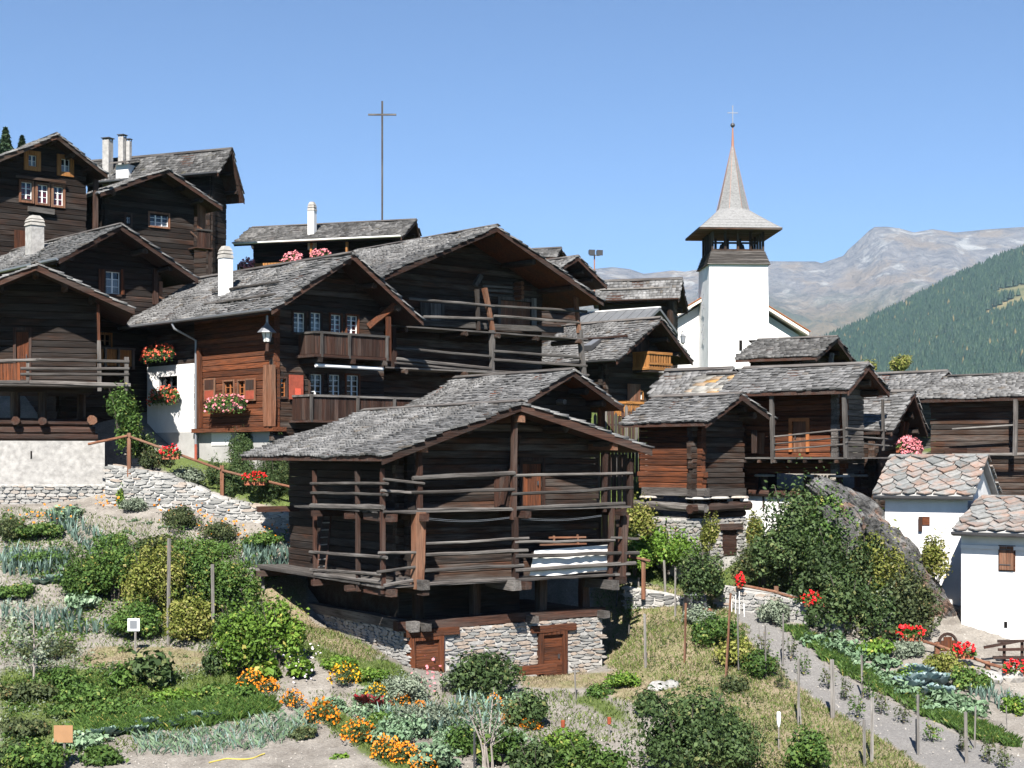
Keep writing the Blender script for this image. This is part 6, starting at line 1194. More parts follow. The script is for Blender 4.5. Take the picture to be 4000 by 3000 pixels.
# ------------------------------------------------------------------ garden: bushes and clumps
BL = [(220, 2690, 240, 100, 'leaf_mid', 'weedy strawberry bed under the young fruit tree', 1300, .09), (440, 2790, 300, 70, 'leaf_mid', 'leafy bed between courgettes and carrot rows, left part', 1200, .09), (90, 2870, 240, 80, 'leaf_olive', 'low olive bed left of the tan board', 1000, .09), (330, 2920, 240, 70, 'leaf_kale', 'pale cabbage bed right of the tan board', 700, .13), (180, 2560, 300, 60, 'leaf_olive', 'sparse weeds on the soil below the left leeks', 600, .08), (60, 2330, 200, 60, 'leaf_mid', 'low beet greens between the two left leek beds', 700, .1), (430, 2130, 170, 60, 'leaf_mid', 'small green clump behind the raspberry hedge', 500, .09), (620, 2150, 220, 70, 'leaf_olive', 'dry herb strip behind the hedge', 700, .08), (820, 2170, 200, 70, 'leaf_mid', 'green strip left of the barn leeks', 700, .08), (990, 2440, 160, 120, 'leaf_mid', 'leafy bush between the hedge and the bean thicket', 900, .09), (1330, 2610, 180, 60, 'leaf_bright', 'lush grass clump on the bank before the barn', 900, .08), (1450, 2650, 200, 50, 'leaf_bright', 'lush grass clump behind the yellow marigolds', 900, .08), (1190, 2880, 160, 50, 'leaf_olive', 'dry weeds at the end of the onion bed', 500, .07), (1480, 2850, 140, 90, 'leaf_mid', 'leafy vegetables behind the marigold row', 600, .1), (1820, 2950, 200, 130, 'leaf_mid', 'tangled greens around the bare sapling', 1000, .1), (2210, 2960, 240, 130, 'leaf_bright', 'fresh green shoots behind the gooseberry bush', 1300, .1), (2520, 2800, 150, 120, 'leaf_dark', 'upper left lobe of the large dark bush', 1200, .1), (330, 2350, 230, 210, 'leaf_mid', 'raspberry bush at the left end of the raspberry hedge', 2000, .09), (450, 2350, 280, 270, 'leaf_mid', 'raspberry bush below the board sign', 2600, .09), (590, 2420, 300, 330, 'leaf_yellow', 'yellowing raspberry bush around the tallest stake', 3000, .09), (730, 2400, 280, 310, 'leaf_mid', 'raspberry bush between the two tallest stakes', 2600, .09), (880, 2400, 280, 290, 'leaf_mid', 'raspberry bush at the right end of the hedge', 2600, .09),
      (540, 2490, 240, 170, 'leaf_mid', 'low raspberry shoots in front of the tallest stake', 1200, .09), (740, 2505, 280, 190, 'leaf_yellow', 'yellow-green shoots before the hedge', 1500, .09), (910, 2500, 190, 150, 'leaf_mid', 'raspberry shoots beside the leaning plank', 900, .09), (540, 2200, 160, 80, 'leaf_dark', 'dark green bean row behind the hedge', 900, .09), (720, 2190, 160, 70, 'leaf_dark', 'second dark green bean row behind the hedge', 900, .09),
      (940, 2640, 240, 300, 'leaf_bright', 'left half of the bright green bean thicket', 2800, .11), (1080, 2610, 250, 290, 'leaf_bright', 'right half of the bright green bean thicket beside the barn', 2800, .11), (825, 2640, 110, 125, 'leaf_dark', 'small dark bush left of the bean thicket', 900, .09),
      (590, 2690, 210, 160, 'leaf_dark', 'dark courgette plant with big leaves behind the white sign', 700, .2), (470, 2690, 120, 110, 'leaf_mid', 'courgette plant beside the dark one', 400, .18), (1040, 2660, 150, 95, 'leaf_bright', 'pumpkin plant with pale broad leaves under the beans', 260, .27), (1180, 2650, 150, 100, 'leaf_bright', 'second pumpkin plant with broad leaves near the grass', 260, .27),
      (2690, 3040, 560, 370, 'leaf_dark', 'large dark currant bush at the lower edge', 6500, .10), (2840, 2960, 200, 200, 'leaf_mid', 'green fringe of the large dark bush', 1600, .1), (3150, 3010, 230, 190, 'leaf_mid', 'yellow-green currant bush with a white bottle stake', 2200, .1), (2300, 3060, 330, 200, 'leaf_mid', 'gooseberry bush at the lower edge before the dark bush', 2800, .1), (2090, 3060, 260, 180, 'leaf_dark', 'dark berry bush at the lower edge, left of the gooseberry', 2200, .1),
      (1650, 2840, 260, 110, 'leaf_silver', 'grey-green sage clump among the leeks', 1400, .07), (1590, 2740, 240, 120, 'leaf_silver', 'grey lavender clump behind the marigolds', 1500, .06), (1560, 2900, 260, 120, 'leaf_kale', 'curly kale clump in front of the leeks', 1300, .1), (1900, 2720, 340, 190, 'leaf_dark', 'dark leafy shrub in front of the barn doors', 2400, .12), (2060, 2840, 220, 160, 'leaf_dark', 'dark shrub right of the bare sapling', 1500, .11), (1780, 2700, 160, 90, 'leaf_silver', 'pale grey herb beside the blue barrel spot', 700, .08),
      (1950, 2990, 220, 160, 'leaf_mid', 'broad-leaved plant under the bare sapling', 600, .17), (1700, 3010, 200, 130, 'leaf_kale', 'cabbage patch at the lower edge beside the marigolds', 500, .17), (1330, 2960, 90, 30, 'leaf_bright', 'tiny lettuce plant alone on the bare soil', 90, .08),
      (150, 3010, 320, 130, 'leaf_mid', 'potato plants at the lower left corner', 1800, .11), (60, 2990, 220, 120, 'leaf_dark', 'dark potato plants at the very corner', 1200, .11), (390, 2985, 200, 90, 'leaf_mid', 'bushy plants right of the tan board', 900, .1), (260, 2800, 260, 60, 'leaf_mid', 'strawberry bed left of the carrots', 900, .1), (120, 2730, 260, 80, 'leaf_olive', 'weedy bed along the left edge', 1000, .1), (330, 2730, 260, 70, 'leaf_mid', 'green bed in front of the courgettes', 1000, .1), (900, 2720, 260, 60, 'leaf_mid', 'green bean bed in front of the courgettes, right part', 1000, .1), (680, 2740, 220, 60, 'leaf_bright', 'feathery bed between courgettes and carrots', 900, .09),
      (2430, 2690, 160, 80, 'leaf_bright', 'bright herb clump beside the half-buried stones', 700, .08), (2350, 2720, 130, 60, 'leaf_mid', 'low herb clump on the vegetable plot', 500, .08), (150, 2100, 220, 70, 'leaf_mid', 'leafy bed with orange flowers under the plaster wall', 900, .1), (30, 2110, 160, 110, 'leaf_olive', 'olive clump at the left edge under the wall', 700, .09), (250, 2030, 170, 70, 'leaf_kale', 'cabbage-green clump at the foot of the rubble base', 500, .14), (170, 2195, 240, 60, 'leaf_mid', 'weedy row between the leek beds', 800, .09),
      (520, 2000, 130, 70, 'leaf_silver', 'grey-green clump at the foot of the stone wall', 700, .07), (700, 2060, 190, 90, 'leaf_olive', 'dry olive flower bed under the stone wall', 1100, .07), (840, 2110, 170, 80, 'leaf_olive', 'second olive flower bed under the stone wall', 1000, .07), (1030, 2150, 200, 80, 'leaf_mid', 'leafy flower bed between wall and barn', 1000, .08), (470, 1985, 30, 100, 'leaf_bright', 'single upright sunflower stalk by the wall', 160, .09), (300, 2370, 200, 70, 'leaf_kale', 'bed of cabbages between the leeks', 500, .16),
      (2790, 2520, 230, 130, 'leaf_mid', 'upper raspberry clump on the dry slope', 1300, .09), (2880, 2610, 210, 130, 'leaf_yellow', 'yellow-leaved raspberry clump left of the path', 1200, .09), (2960, 2640, 170, 120, 'leaf_mid', 'green raspberry clump at the path edge', 1000, .09), (2740, 2440, 170, 90, 'leaf_silver', 'greyish weeds by the compost bin', 700, .08), (3025, 2440, 130, 120, 'leaf_silver', 'tall grey-green herb in front of the rubble wall', 900, .08), (2860, 2700, 120, 80, 'leaf_olive', 'reddish weak vine on the dry slope', 300, .08),
      (3560, 2570, 150, 90, 'leaf_silver', 'grey-green shrublet under the garden fence', 800, .08), (3690, 2640, 180, 100, 'leaf_yellow', 'yellowed foliage patch at the garden fence', 900, .09), (3790, 2700, 190, 110, 'leaf_mid', 'green clump below the garden fence', 1000, .09), (3400, 2560, 190, 80, 'leaf_bright', 'bright leafy clump below the dark thicket', 800, .12), (3970, 2790, 120, 80, 'leaf_bright', 'bright plant at the right edge', 500, .1), (3560, 2660, 130, 70, 'leaf_bright', 'feathery dill clump above the blue cabbages', 700, .07)]
for i, (x, y, w_, h, k, lb, n, lf) in enumerate(BL): pb('bush' if h > 100 else 'garden_plant', x, y, w_, h, k, lb, n, lf, cat='bush' if h > 100 else 'plant', seed=40 + i, clumps=12 if n > 1500 else 9, stem=h > 100)
# thin currant and vine plants along the stakes on the right
CSX = [3140, 3235, 3300, 3390, 3440, 3530, 3640, 3760, 3860, 3600, 3090, 2980, 2460, 3050, 3920, 3350]; CSO = ['first', 'second', 'third', 'fourth', 'fifth', 'sixth', 'seventh', 'eighth', 'ninth', 'tenth', 'eleventh', 'twelfth', 'thirteenth', 'fourteenth', 'fifteenth', 'last']; CS = [CSO[sorted(CSX).index(x)] for x in CSX]
for i, (x, y) in enumerate(((3140, 2640), (3235, 2690), (3300, 2740), (3390, 2740), (3440, 2790), (3530, 2830), (3640, 2900), (3760, 2940), (3860, 2985), (3600, 2780), (3090, 2580), (2980, 2560), (2460, 2430), (3050, 2700), (3920, 3010), (3350, 2810))):
    pb('currant_shoot', x, y, 80, 125, 'leaf_olive' if i % 3 else 'leaf_mid', CS[i] + ' of the thin currant shoots on the dry slope, counted from the left', 150, .075, cat='plant', seed=100 + i % 5, group='thin currant shoots along the stakes', clumps=11, exact=True)
# marigolds ------------------------------------------------------------
def marigold_meshes(seed):
    c, nn, t = cloud(650, 7, seed=seed); v, f = leaf_quads(c, nn, .13 * rng.uniform(.7, 1.3, len(c)), .45); o = np_mesh('foliage', v, f, np.repeat(t, 4), 'leaf_dark'); a = o.data; bpy.data.objects.remove(o)
    g = np.random.default_rng(seed); d = unit(g.normal(size=(150, 3)) * [1, 1, .8]); d[:, 2] = np.abs(d[:, 2]); c = d * g.uniform(.82, 1.04, (150, 1)) * [.95, .95, .92] + [0, 0, .12]; v, f = blossom_verts(c, .068, 7); o = np_mesh('blossoms', v, f, None, 'petal_orange'); b = o.data; bpy.data.objects.remove(o); return a, b
MG = [marigold_meshes(s) for s in (1, 2, 3)]; b2 = MG[1][1]; b2.materials.clear(); b2.materials.append(MATS['petal_yellow'])
MPOS = [(977, 2690, 95, 70, 'orange marigold clump beside the pumpkin leaves'), (1045, 2710, 80, 60, 'small marigold clump next in the row towards the leeks'), (1145, 2765, 95, 70, 'marigold clump at the corner of the onion bed'), (1258, 2830, 125, 100, 'large marigold clump right of the onion bed'), (1400, 2905, 125, 95, 'marigold clump beside the bare soil plot'), (1510, 2970, 115, 95, 'marigold clump in the lower row, second from the bottom edge'), (1585, 2985, 110, 80, 'marigold clump crowding the row near the bottom edge'), (1660, 3020, 100, 70, 'marigold clump at the bottom edge'), (1345, 2675, 115, 85, 'yellow marigold clump on the grass edge before the barn'), (1470, 2730, 80, 60, 'yellow marigold clump between grass and red chard'), (1565, 2765, 75, 50, 'marigold clump beside the lavender'), (1640, 2770, 50, 30, 'small marigold tuft left of the leeks'), (1930, 2770, 60, 60, 'marigold tuft behind the bare sapling'), (1990, 2830, 70, 65, 'marigold tuft right of the sapling stems'), (2075, 2850, 80, 50, 'marigold tuft under the dark shrub')]
for i, (x, y, w_, h, lb) in enumerate(MPOS):
    pos = G(x, y); s = pos.y / F; e = empty('marigold', pos, i * 1.1, lb, 'flowers', 'marigold clumps'); e.scale = (w_ / 2 * s * 1.22, w_ / 2 * s * 1.22, h * s * 1.0); a, b = MG[1 if 'yellow' in lb else (i % 2) * 2]; link('foliage', a, e); link('blossoms', b, e)
def flower_dots(name, label, boxes, petal, n, size, up=.5):
    V, Fs, k = [], [], 0
    for (x0, y0, x1, y1) in boxes:
        c = np.array([G(random.uniform(x0, x1), random.uniform(y0, y1)) + Vector((0, 0, random.uniform(.15, up))) for _ in range(n)]); v, f = blossom_verts(c, size); V.append(v); Fs.append(f + k); k += len(v)
    o = np_mesh(name, np.concatenate(V), np.concatenate(Fs), None, petal); tag(o, label, 'flowers', kind='stuff')
flower_dots('flowers', 'scattered orange calendula heads in the beds under the stone wall', [(600, 2000, 800, 2070), (760, 2040, 930, 2120), (930, 2080, 1140, 2150), (30, 2020, 290, 2080), (370, 1960, 500, 2000)], 'petal_orange', 34, .045)
flower_dots('flowers', 'white and pale pink cosmos heads before the bean thicket', [(1090, 2560, 1260, 2650), (1120, 2640, 1230, 2700)], 'petal_white', 26, .032, .7)
flower_dots('flowers', 'pink and white cosmos in front of the left barn door', [(1600, 2600, 1730, 2680), (1640, 2690, 1700, 2740)], 'petal_pink', 14, .045, .55)
# leeks ---------------------------------------------------------------------
def blade_plant(n, h, spread, wid, seed, up=.75):
    g = random.Random(seed); V, Fs, T_ = [], [], []
    for k in range(n):
        a = (0 if k % 2 else math.pi) + g.gauss(0, .5) if n < 12 else g.uniform(0, 6.28); L = h * g.uniform(.7, 1.1); sp = spread * g.uniform(.4, 1.1); tt = g.random(); b0 = len(V)
        for j in range(5):
            t = j / 4; r = sp * t ** 1.6; z = L * t * up + L * (1 - up) * math.sin(t * 2.2) * .6; w_ = wid * (1 - t ** 2.5) + .003; cx, cy = math.cos(a) * r, math.sin(a) * r; px_, py_ = -math.sin(a) * w_, math.cos(a) * w_
            V += [(cx + px_, cy + py_, z), (cx - px_, cy - py_, z)]; T_ += [tt * .7 + t * .3] * 2
        Fs += [(b0 + 2 * j, b0 + 2 * j + 1, b0 + 2 * j + 3, b0 + 2 * j + 2) for j in range(4)]
    return V, Fs, T_
LK = []
for s in range(4):
    v, f, t_ = blade_plant(9, .62, .26, .022, s); o = np_mesh('leek', v, f, t_, 'leaf_blue'); LK.append(o.data); bpy.data.objects.remove(o)
ORD = ['first', 'second', 'third', 'fourth', 'fifth', 'sixth', 'seventh', 'eighth', 'ninth', 'tenth', 'eleventh', 'twelfth', 'thirteenth', 'fourteenth', 'fifteenth', 'sixteenth', 'seventeenth', 'eighteenth', 'nineteenth', 'twentieth', 'twenty-first', 'twenty-second']
def row(name, label, cat, group, meshes, lines, jit=10, sc=(.8, 1.15)):
    nl = len(lines); od = sorted(range(nl), key=lambda i: -(lines[i][1] + lines[i][3])); what = label.split(' in the ')[0] if ' in the ' in label else None
    for li, (x0, y0, x1, y1, n) in enumerate(lines):
        rk = '' if nl == 1 else (('nearest' if od.index(li) == 0 else 'rearmost' if od.index(li) == nl - 1 else ORD[od.index(li)] + '-nearest') + ' line, ')
        for k in range(n):
            t = (k + .5) / n; q = G(lerp(x0, x1, t) + random.uniform(-jit, jit), lerp(y0, y1, t) + random.uniform(-jit, jit) * .5); o = bpy.data.objects.new(name, random.choice(meshes)); col.objects.link(o); o.location = q - Vector((0, 0, .02)); s = random.uniform(*sc); o.scale = (s, s, s * random.uniform(.85, 1.15)); o.rotation_euler = (0, 0, random.uniform(0, 6.28)); tag(o, f'{ORD[k]} from the left, {rk}{label}', cat, group)
row('leek', 'leek in the diagonal row under the plaster base', 'leek', 'leeks in the diagonal row', LK, [(200, 2040, 380, 2190, 18), (250, 2040, 430, 2160, 12)])
row('leek', 'leek in the dense bed at the left edge', 'leek', 'leeks in the dense left bed', LK, [(0, 2195, 270, 2190, 22), (0, 2225, 270, 2222, 22), (0, 2250, 250, 2255, 18)])
row('leek', 'leek in the bed in front of the raspberry hedge', 'leek', 'leeks before the raspberry hedge', LK, [(0, 2430, 330, 2440, 16), (60, 2465, 470, 2485, 17)], sc=(.95, 1.25))
row('leek', 'leek in the bed beside the barn wall', 'leek', 'leeks beside the barn', LK, [(955, 2185, 1135, 2185, 16), (945, 2215, 1130, 2225, 16)], sc=(.9, 1.2))
row('leek', 'leek in the row behind the bare sapling', 'leek', 'leeks behind the sapling', LK, [(1650, 2875, 1960, 2850, 10), (1480, 2850, 1720, 2815, 9), (1720, 2815, 1960, 2795, 9)], sc=(1.0, 1.25))
row('leek', 'blue leek in the row at the right edge', 'leek', 'blue leeks at the right edge', LK, [(3790, 2720, 4010, 2800, 16), (3830, 2715, 4010, 2770, 12)], sc=(.6, .85))
def rosette(n, r, seed, cup=.5, wid=.5):
    g = random.Random(seed); V, Fs, T_ = [], [], []
    for k in range(n):
        a = k * 2.4 + g.uniform(-.3, .3); el = lerp(.55, 1.45, k / n) + g.uniform(-.15, .15); L = r * lerp(1.05, .55, k / n); tt = g.random(); b0 = len(V); W = L * wid
        for j in range(4):
            t = j / 3; R_ = L * (math.cos(el) * t + .02); z = L * (math.sin(el) * t - .25 * t * t * (1 - cup)) + .04; ww = W * math.sin(math.pi * min(.12 + t * .82, 1)) ** .6
            for s in (-1, 0, 1): V.append((math.cos(a) * R_ - math.sin(a) * ww * s * .75, math.sin(a) * R_ + math.cos(a) * ww * s * .75, z + abs(s) * ww * .25 + g.uniform(-.02, .02) * r * 2)); T_.append(min(1, tt * .6 + .25 * t + .15 * (s == 0)))
        for j in range(3):
            for s in range(2): q = b0 + j * 3 + s; Fs.append((q, q + 1, q + 4, q + 3))
    return V, Fs, T_
def ros_meshes(kind, n, r, name, wid=.5, cup=.5):
    out = []
    for s in range(3): v, f, t_ = rosette(n, r, s + 5, cup, wid); o = np_mesh(name, v, f, t_, kind, None, True); out.append(o.data); bpy.data.objects.remove(o)
    return out
def leafy_meshes(kind, n, leaf, r, name):
    out = []
    for q_ in range(3):
        c, nn, t = cloud(n, 6, seed=60 + q_); v, f = leaf_quads(c * np.array([r, r, r * .95]), nn + [0, 0, .5], leaf * rng.uniform(.6, 1.4, len(c)), .55, .3); o = np_mesh(name, v, f, np.repeat(t, 4), kind); out.append(o.data); bpy.data.objects.remove(o)
    return out
CB, KB, KL = ros_meshes('leaf_cabbage', 18, .40, 'cabbage', .5, .95), ros_meshes('leaf_blue', 16, .33, 'cabbage', .48, .9), leafy_meshes('leaf_kale', 90, .15, .36, 'turnip')
CH = ros_meshes('leaf_chard', 9, .38, 'chard', .3, .9)
row('cabbage', 'big blue cabbage in the bed below the garden fence', 'cabbage', 'big blue cabbages', CB, [(3510, 2690, 3700, 2680, 5), (3560, 2715, 3720, 2725, 4), (3530, 2655, 3640, 2650, 3)], sc=(1.0, 1.3))
row('cabbage', 'small cabbage along the carrot bed', 'cabbage', 'small cabbages by the carrots', KB, [(360, 2890, 560, 2870, 5), (560, 2860, 870, 2815, 7)], sc=(.8, 1.1))
row('cabbage', 'cabbage in the short row between the leeks', 'cabbage', 'cabbages between the leeks', KB, [(130, 2290, 290, 2280, 5)], sc=(.9, 1.2))
row('turnip', 'turnip plant in the green bed along the path', 'turnip', 'turnips along the path', KL, [(3180, 2520, 3420, 2640, 10), (3230, 2510, 3480, 2620, 10), (3420, 2650, 3640, 2790, 9), (3450, 2640, 3700, 2760, 9), (3640, 2790, 3840, 2800, 7), (3290, 2540, 3500, 2600, 7), (3680, 2740, 3840, 2780, 6)], jit=16, sc=(.8, 1.3))
row('chard', 'red chard plant among the marigolds', 'chard', 'red chard plants', CH, [(1395, 2750, 1490, 2780, 4)], sc=(.8, 1.2))
row('beet', 'green beet plant on the soil left of the leeks', 'beet', 'green beets', KL, [(1270, 2740, 1370, 2790, 4), (1420, 2790, 1500, 2830, 3), (1700, 2800, 1850, 2770, 4)], sc=(.5, .8))
row('seedling', 'tiny seedling on the bare plot under the stone wall', 'seedling', 'seedlings on the bare plot', KL, [(440, 2030, 680, 2070, 9), (470, 2080, 640, 2110, 5)], sc=(.25, .45))
# onion bed, carrot beds: uncountable greens ---------------------------------
def blades(name, label, cat, polys, n, h, kind, lean=.5, wid=.012, tm=0.0, zs=None):
    P0 = []; bx = [(min(p[0] for p in q), max(p[0] for p in q), min(p[1] for p in q), max(p[1] for p in q)) for q in polys]; ar = np.array([(b[1] - b[0]) * (b[3] - b[2]) for b in bx]); ar = ar / ar.sum()
    ok = near & (PYF > 1900) & (PYF < 3080) & (PXF > -120) & (PXF < 4120); msk = np.zeros(len(XF), bool)
    for q in polys: msk |= inpoly(PXF, PYF, q)
    if zs is not None: ok = ok & np.isin(zone, zs)
    idx = np.nonzero(msk & ok)[0]; pick = rng.choice(idx, n); x = XF[pick] + rng.uniform(-.13, .13, n); y = YF[pick] + rng.uniform(-.13, .13, n); z = hgt(x, y) - .01
    a = rng.uniform(0, 6.28, n); H_ = h * rng.uniform(.5, 1.2, n); ln = lean * rng.uniform(.2, 1.2, n) * H_; dx, dy = np.cos(a) * ln, np.sin(a) * ln; px_, py_ = -np.sin(a) * wid, np.cos(a) * wid
    b0 = np.stack([x + px_, y + py_, z], 1); b1 = np.stack([x - px_, y - py_, z], 1); m1 = np.stack([x + dx * .4 - px_ * .8, y + dy * .4 - py_ * .8, z + H_ * .65], 1); tp = np.stack([x + dx, y + dy, z + H_ * .95], 1)
    v = np.stack([b0, b1, m1, tp], 1).reshape(-1, 3); o = np_mesh(name, v, np.arange(4 * n).reshape(-1, 4), np.repeat(np.clip(rng.normal(.5 + tm, .25, n), 0, 1), 4), kind); return tag(o, label, cat, kind='stuff')
blades('onion_leaves', 'floppy grey-green onion leaves covering the onion bed', 'onions', [[(540, 2890), (880, 2840), (1200, 2800), (1230, 2860), (1000, 2930), (700, 2960), (520, 2950)], [(1000, 2810), (1190, 2790), (1220, 2840), (1080, 2860)]], 620, .27, 'leaf_kale', 1.2, .009)
blades('onion_tops', 'upright blue-green onion tops among the floppy leaves of the onion bed', 'onions', [[(540, 2890), (880, 2840), (1200, 2800), (1230, 2860), (1000, 2930), (700, 2960), (520, 2950)]], 420, .30, 'leaf_blue', .5, .009)
blades('carrot_leaves', 'feathery bright green carrot tops in the long bed', 'carrots', [[(290, 2830), (560, 2790), (850, 2750), (1060, 2740), (1080, 2780), (800, 2840), (500, 2870), (300, 2880)]], 15000, .26, 'leaf_mid', .8, .010)
blades('herb_row', 'dense dark green parsley row along the path', 'parsley', [[(3075, 2462), (3130, 2455), (3330, 2600), (3600, 2752), (3960, 2890), (3990, 2925), (3800, 2888), (3570, 2778), (3300, 2635)], ], 13000, .24, 'leaf_mid', .8, .016)
blades('grass', 'dry tan grass on the slope right of the barn', 'grass', [ZONES[0][1], ZONES[1][1], ZONES[4][1], ZONES[8][1]], 26000, .09, 'grass_dry', .9, .007, zs=[1, 2])
blades('grass', 'thin green grass between the beds and on the slopes', 'grass', [ZONES[3][1], ZONES[5][1], ZONES[6][1], ZONES[7][1], ZONES[9][1], ZONES[10][1], ZONES[0][1]], 40000, .11, 'grass_green', .8, .009, zs=[1, 2])
blades('weeds', 'sparse weeds sprinkled over the bare garden soil', 'weeds', [[(0, 1980), (1150, 2080), (1100, 2800), (0, 3060)], [(1200, 2700), (2500, 2700), (2500, 2900), (1300, 2880)]], 24000, .11, 'grass_green', 1.0, .011, zs=[0, 2])
def ground_cover(label, polys, n, kind, leaf, hmax, seed, cut=0.0):
    g = np.random.default_rng(seed); msk = np.zeros(len(XF), bool)
    for q in polys: msk |= inpoly(PXF, PYF, q)
    idx = np.nonzero(msk & near)[0]; pk = g.choice(idx, n * 3); x = XF[pk] + g.uniform(-.15, .15, n * 3); y = YF[pk] + g.uniform(-.15, .15, n * 3); m = fbm(x, y, 1.5, 3, seed); kp = m > cut; x, y, m = x[kp][:n], y[kp][:n], m[kp][:n]
    c = np.stack([x, y, hgt(x, y) + g.random(len(x)) ** 1.4 * hmax * np.clip(m + .35, .15, 1)], 1); v, f = leaf_quads(c, g.normal(size=c.shape) * .6 + [0, -.2, 1], leaf * (.4 + 1.2 * g.random(len(x))), .55, .25)
    tag(np_mesh('ground_cover', v, f, np.repeat(np.clip(g.normal(.5, .25, len(x)), 0, 1), 4), kind), label, 'greens', kind='stuff')
LB = [[(0, 2010), (330, 2000), (560, 2110), (900, 2110), (1120, 2180), (980, 2420), (880, 2560), (1000, 2760), (500, 2860), (0, 3060)]]
ground_cover('mixed low greens spreading between the beds on the left', LB, 15000, 'leaf_mid', .085, .28, 3, .05)
ground_cover('pale silvery weeds between the left beds', LB, 5000, 'leaf_silver', .07, .22, 8, .2)
ground_cover('tangled low greens among marigolds and leeks', [[(1230, 2700), (1700, 2680), (2060, 2720), (2120, 2900), (1960, 3050), (1560, 2940), (1400, 2820)]], 9000, 'leaf_kale', .08, .25, 5, .05)
ground_cover('low weeds and fallen leaves on the dry slope and path edge', [[(2420, 2400), (2800, 2420), (3050, 2700), (3500, 2960), (2960, 3050), (2560, 2700)]], 3500, 'leaf_olive', .06, .15, 6, .25)
# gravel and clods on the soil
n = 9000; idx = np.nonzero(near & ((zone == 0) | (zone == 3)) & (PYF > 1950) & (PYF < 3060) & (PXF > -80) & (PXF < 4080))[0]; pk = rng.choice(idx, n); x, y = XF[pk] + rng.uniform(-.12, .12, n), YF[pk] + rng.uniform(-.12, .12, n); c = np.stack([x, y, hgt(x, y) + .008], 1); s = (.012 + .03 * rng.random(n) ** 3)[:, None]
T4 = np.array([(1, 0, -.4), (-.5, .87, -.4), (-.5, -.87, -.4), (0, 0, .8)]); q = rng.uniform(.6, 1.3, (n, 4, 1)); v = (c[:, None] + T4[None] * s[:, None] * q).reshape(-1, 3); f = (np.array([(0, 1, 3), (1, 2, 3), (2, 0, 3)])[None] + (np.arange(n) * 4)[:, None, None]).reshape(-1, 3)
plain('clod', (.42, .39, .35), .95, 0, .4, 3); tag(np_mesh('gravel', v, f, None, 'clod'), 'small pale stones and clods scattered over soil and path', 'gravel', kind='stuff')
# ------------------------------------------------------------------ stakes, signs, odds and ends
def stake(x, yt, yb, label, r=.035, mat='stake_z', lean=0, name='stake', d=None, group='garden stakes'):
    b = P(x, yb, d) if d else G(x, yb); s = b.y / F; h = (yb - yt) * s; r = r * .78; o = rough_pole((0, 0, -.3), (lean * s, 0, h), r, 5, 3, .1, .004).build(name, mat); o.location = b; return tag(o, label, 'stake', group)
ST = [(657, 2105, 2522, .07, 'tallest grey stake in the raspberry hedge with a small board'), (833, 2207, 2510, .065, 'second tall stake in the raspberry hedge'), (957, 2170, 2395, .035, 'thin stake at the right end of the raspberry hedge'), (2600, 2190, 2335, .05, 'grey stake between the plum tree and the barn'), (2637, 2220, 2415, .04, 'stake with a cross piece left of the plum tree'), (2523, 2400, 2612, .05, 'stout grey stake right of the barn base'), (2673, 2360, 2592, .045, 'reddish new stake on the dry slope', 'rail_z'), (2886, 2380, 2625, .03, 'thin pale stake in the raspberry clump'), (2992, 2445, 2655, .03, 'thin stake at the left edge of the path'), (3058, 2400, 2605, .035, 'thin stake standing on the path edge'), (3120, 2575, 2832, .045, 'pale stake on the dry slope above the yellow-green bush'), (3253, 2580, 2810, .08, 'thick pale stake in the middle of the dry slope'), (3371, 2560, 2730, .04, 'slender pale stake on the upper path'), (3404, 2728, 2980, .055, 'grey stake at the lower path edge, taller of a pair'), (3378, 2815, 2995, .055, 'grey stake at the lower path edge, shorter of a pair'), (3587, 2715, 2950, .045, 'leaning pale stake beside the parsley row'), (3583, 2810, 2930, .06, 'short stake hidden behind the leaning pale one'), (3776, 2785, 2985, .055, 'stake at the lower right with currant leaves'), (3806, 2762, 2930, .03, 'thin stake at the lower right'), (2406, 2280, 2375, .035, 'short stake behind the barn base shadow'), (2446, 2275, 2340, .035, 'short stake below the gallery corner'), (2496, 2265, 2340, .035, 'short stake near the low stone edging'), (3132, 2770, 2850, .02, 'short dead stick beside the pale stake'), (2251, 2600, 2735, .03, 'thin stake in front of the barn right corner'), (2456, 2440, 2480, .03, 'broken stake on the dry slope'), (3935, 2760, 2860, .02, 'thin cane at the right edge')]
for t_ in ST: stake(t_[0], t_[1], t_[2], t_[4], t_[3], t_[5] if len(t_) > 5 else 'stake_z', random.uniform(-8, 8))
stake(2832, 2320, 2672, 'leaning new wooden stake, pale at its top, in the raspberries', .045, 'rail_z', 22)
for i, (x, y0, y1) in enumerate(((2850, 2318, 2395), (2872, 2322, 2398), (2888, 2312, 2400), (2908, 2358, 2415), (2860, 2330, 2392))): stake(x, y0, y1, ORD[(0, 2, 3, 4, 1)[i]] + ' from the left of the white sticks at the top of the path', .02, 'white_paint', 4 - i * 2, 'white_stick', group='white sticks')
stake(2572, 2880, 3010, 'thick pale post cut off by the lower edge, before the dark bush', .11, 'stake_z', 0, 'post', group=None)
stake(1853, 2862, 3010, 'black pipe standing at the lower edge', .035, 'metal_dark', 0, 'pipe', group=None)
for x, yt, yb, lb in ((2199, 2820, 2895, 'stick with a rusty tin cap, left one'), (2380, 2810, 2880, 'stick with a rusty tin cap, middle one'), (2381 + 0, 0, 0, '')):
    if not lb: continue
    b = G(x, yb); s = b.y / F; e = empty('capped_stick', b, 0, lb, 'stake'); MB().tube([(0, 0, -.2), (0, 0, (yb - yt) * s)], .025, 5).build('stick', 'stake_z', e); MB().lathe([(.05, -.16), (.055, 0), (.04, .02)], 8, (0, 0, (yb - yt) * s + .02)).build('tin_cap', 'rust', e)
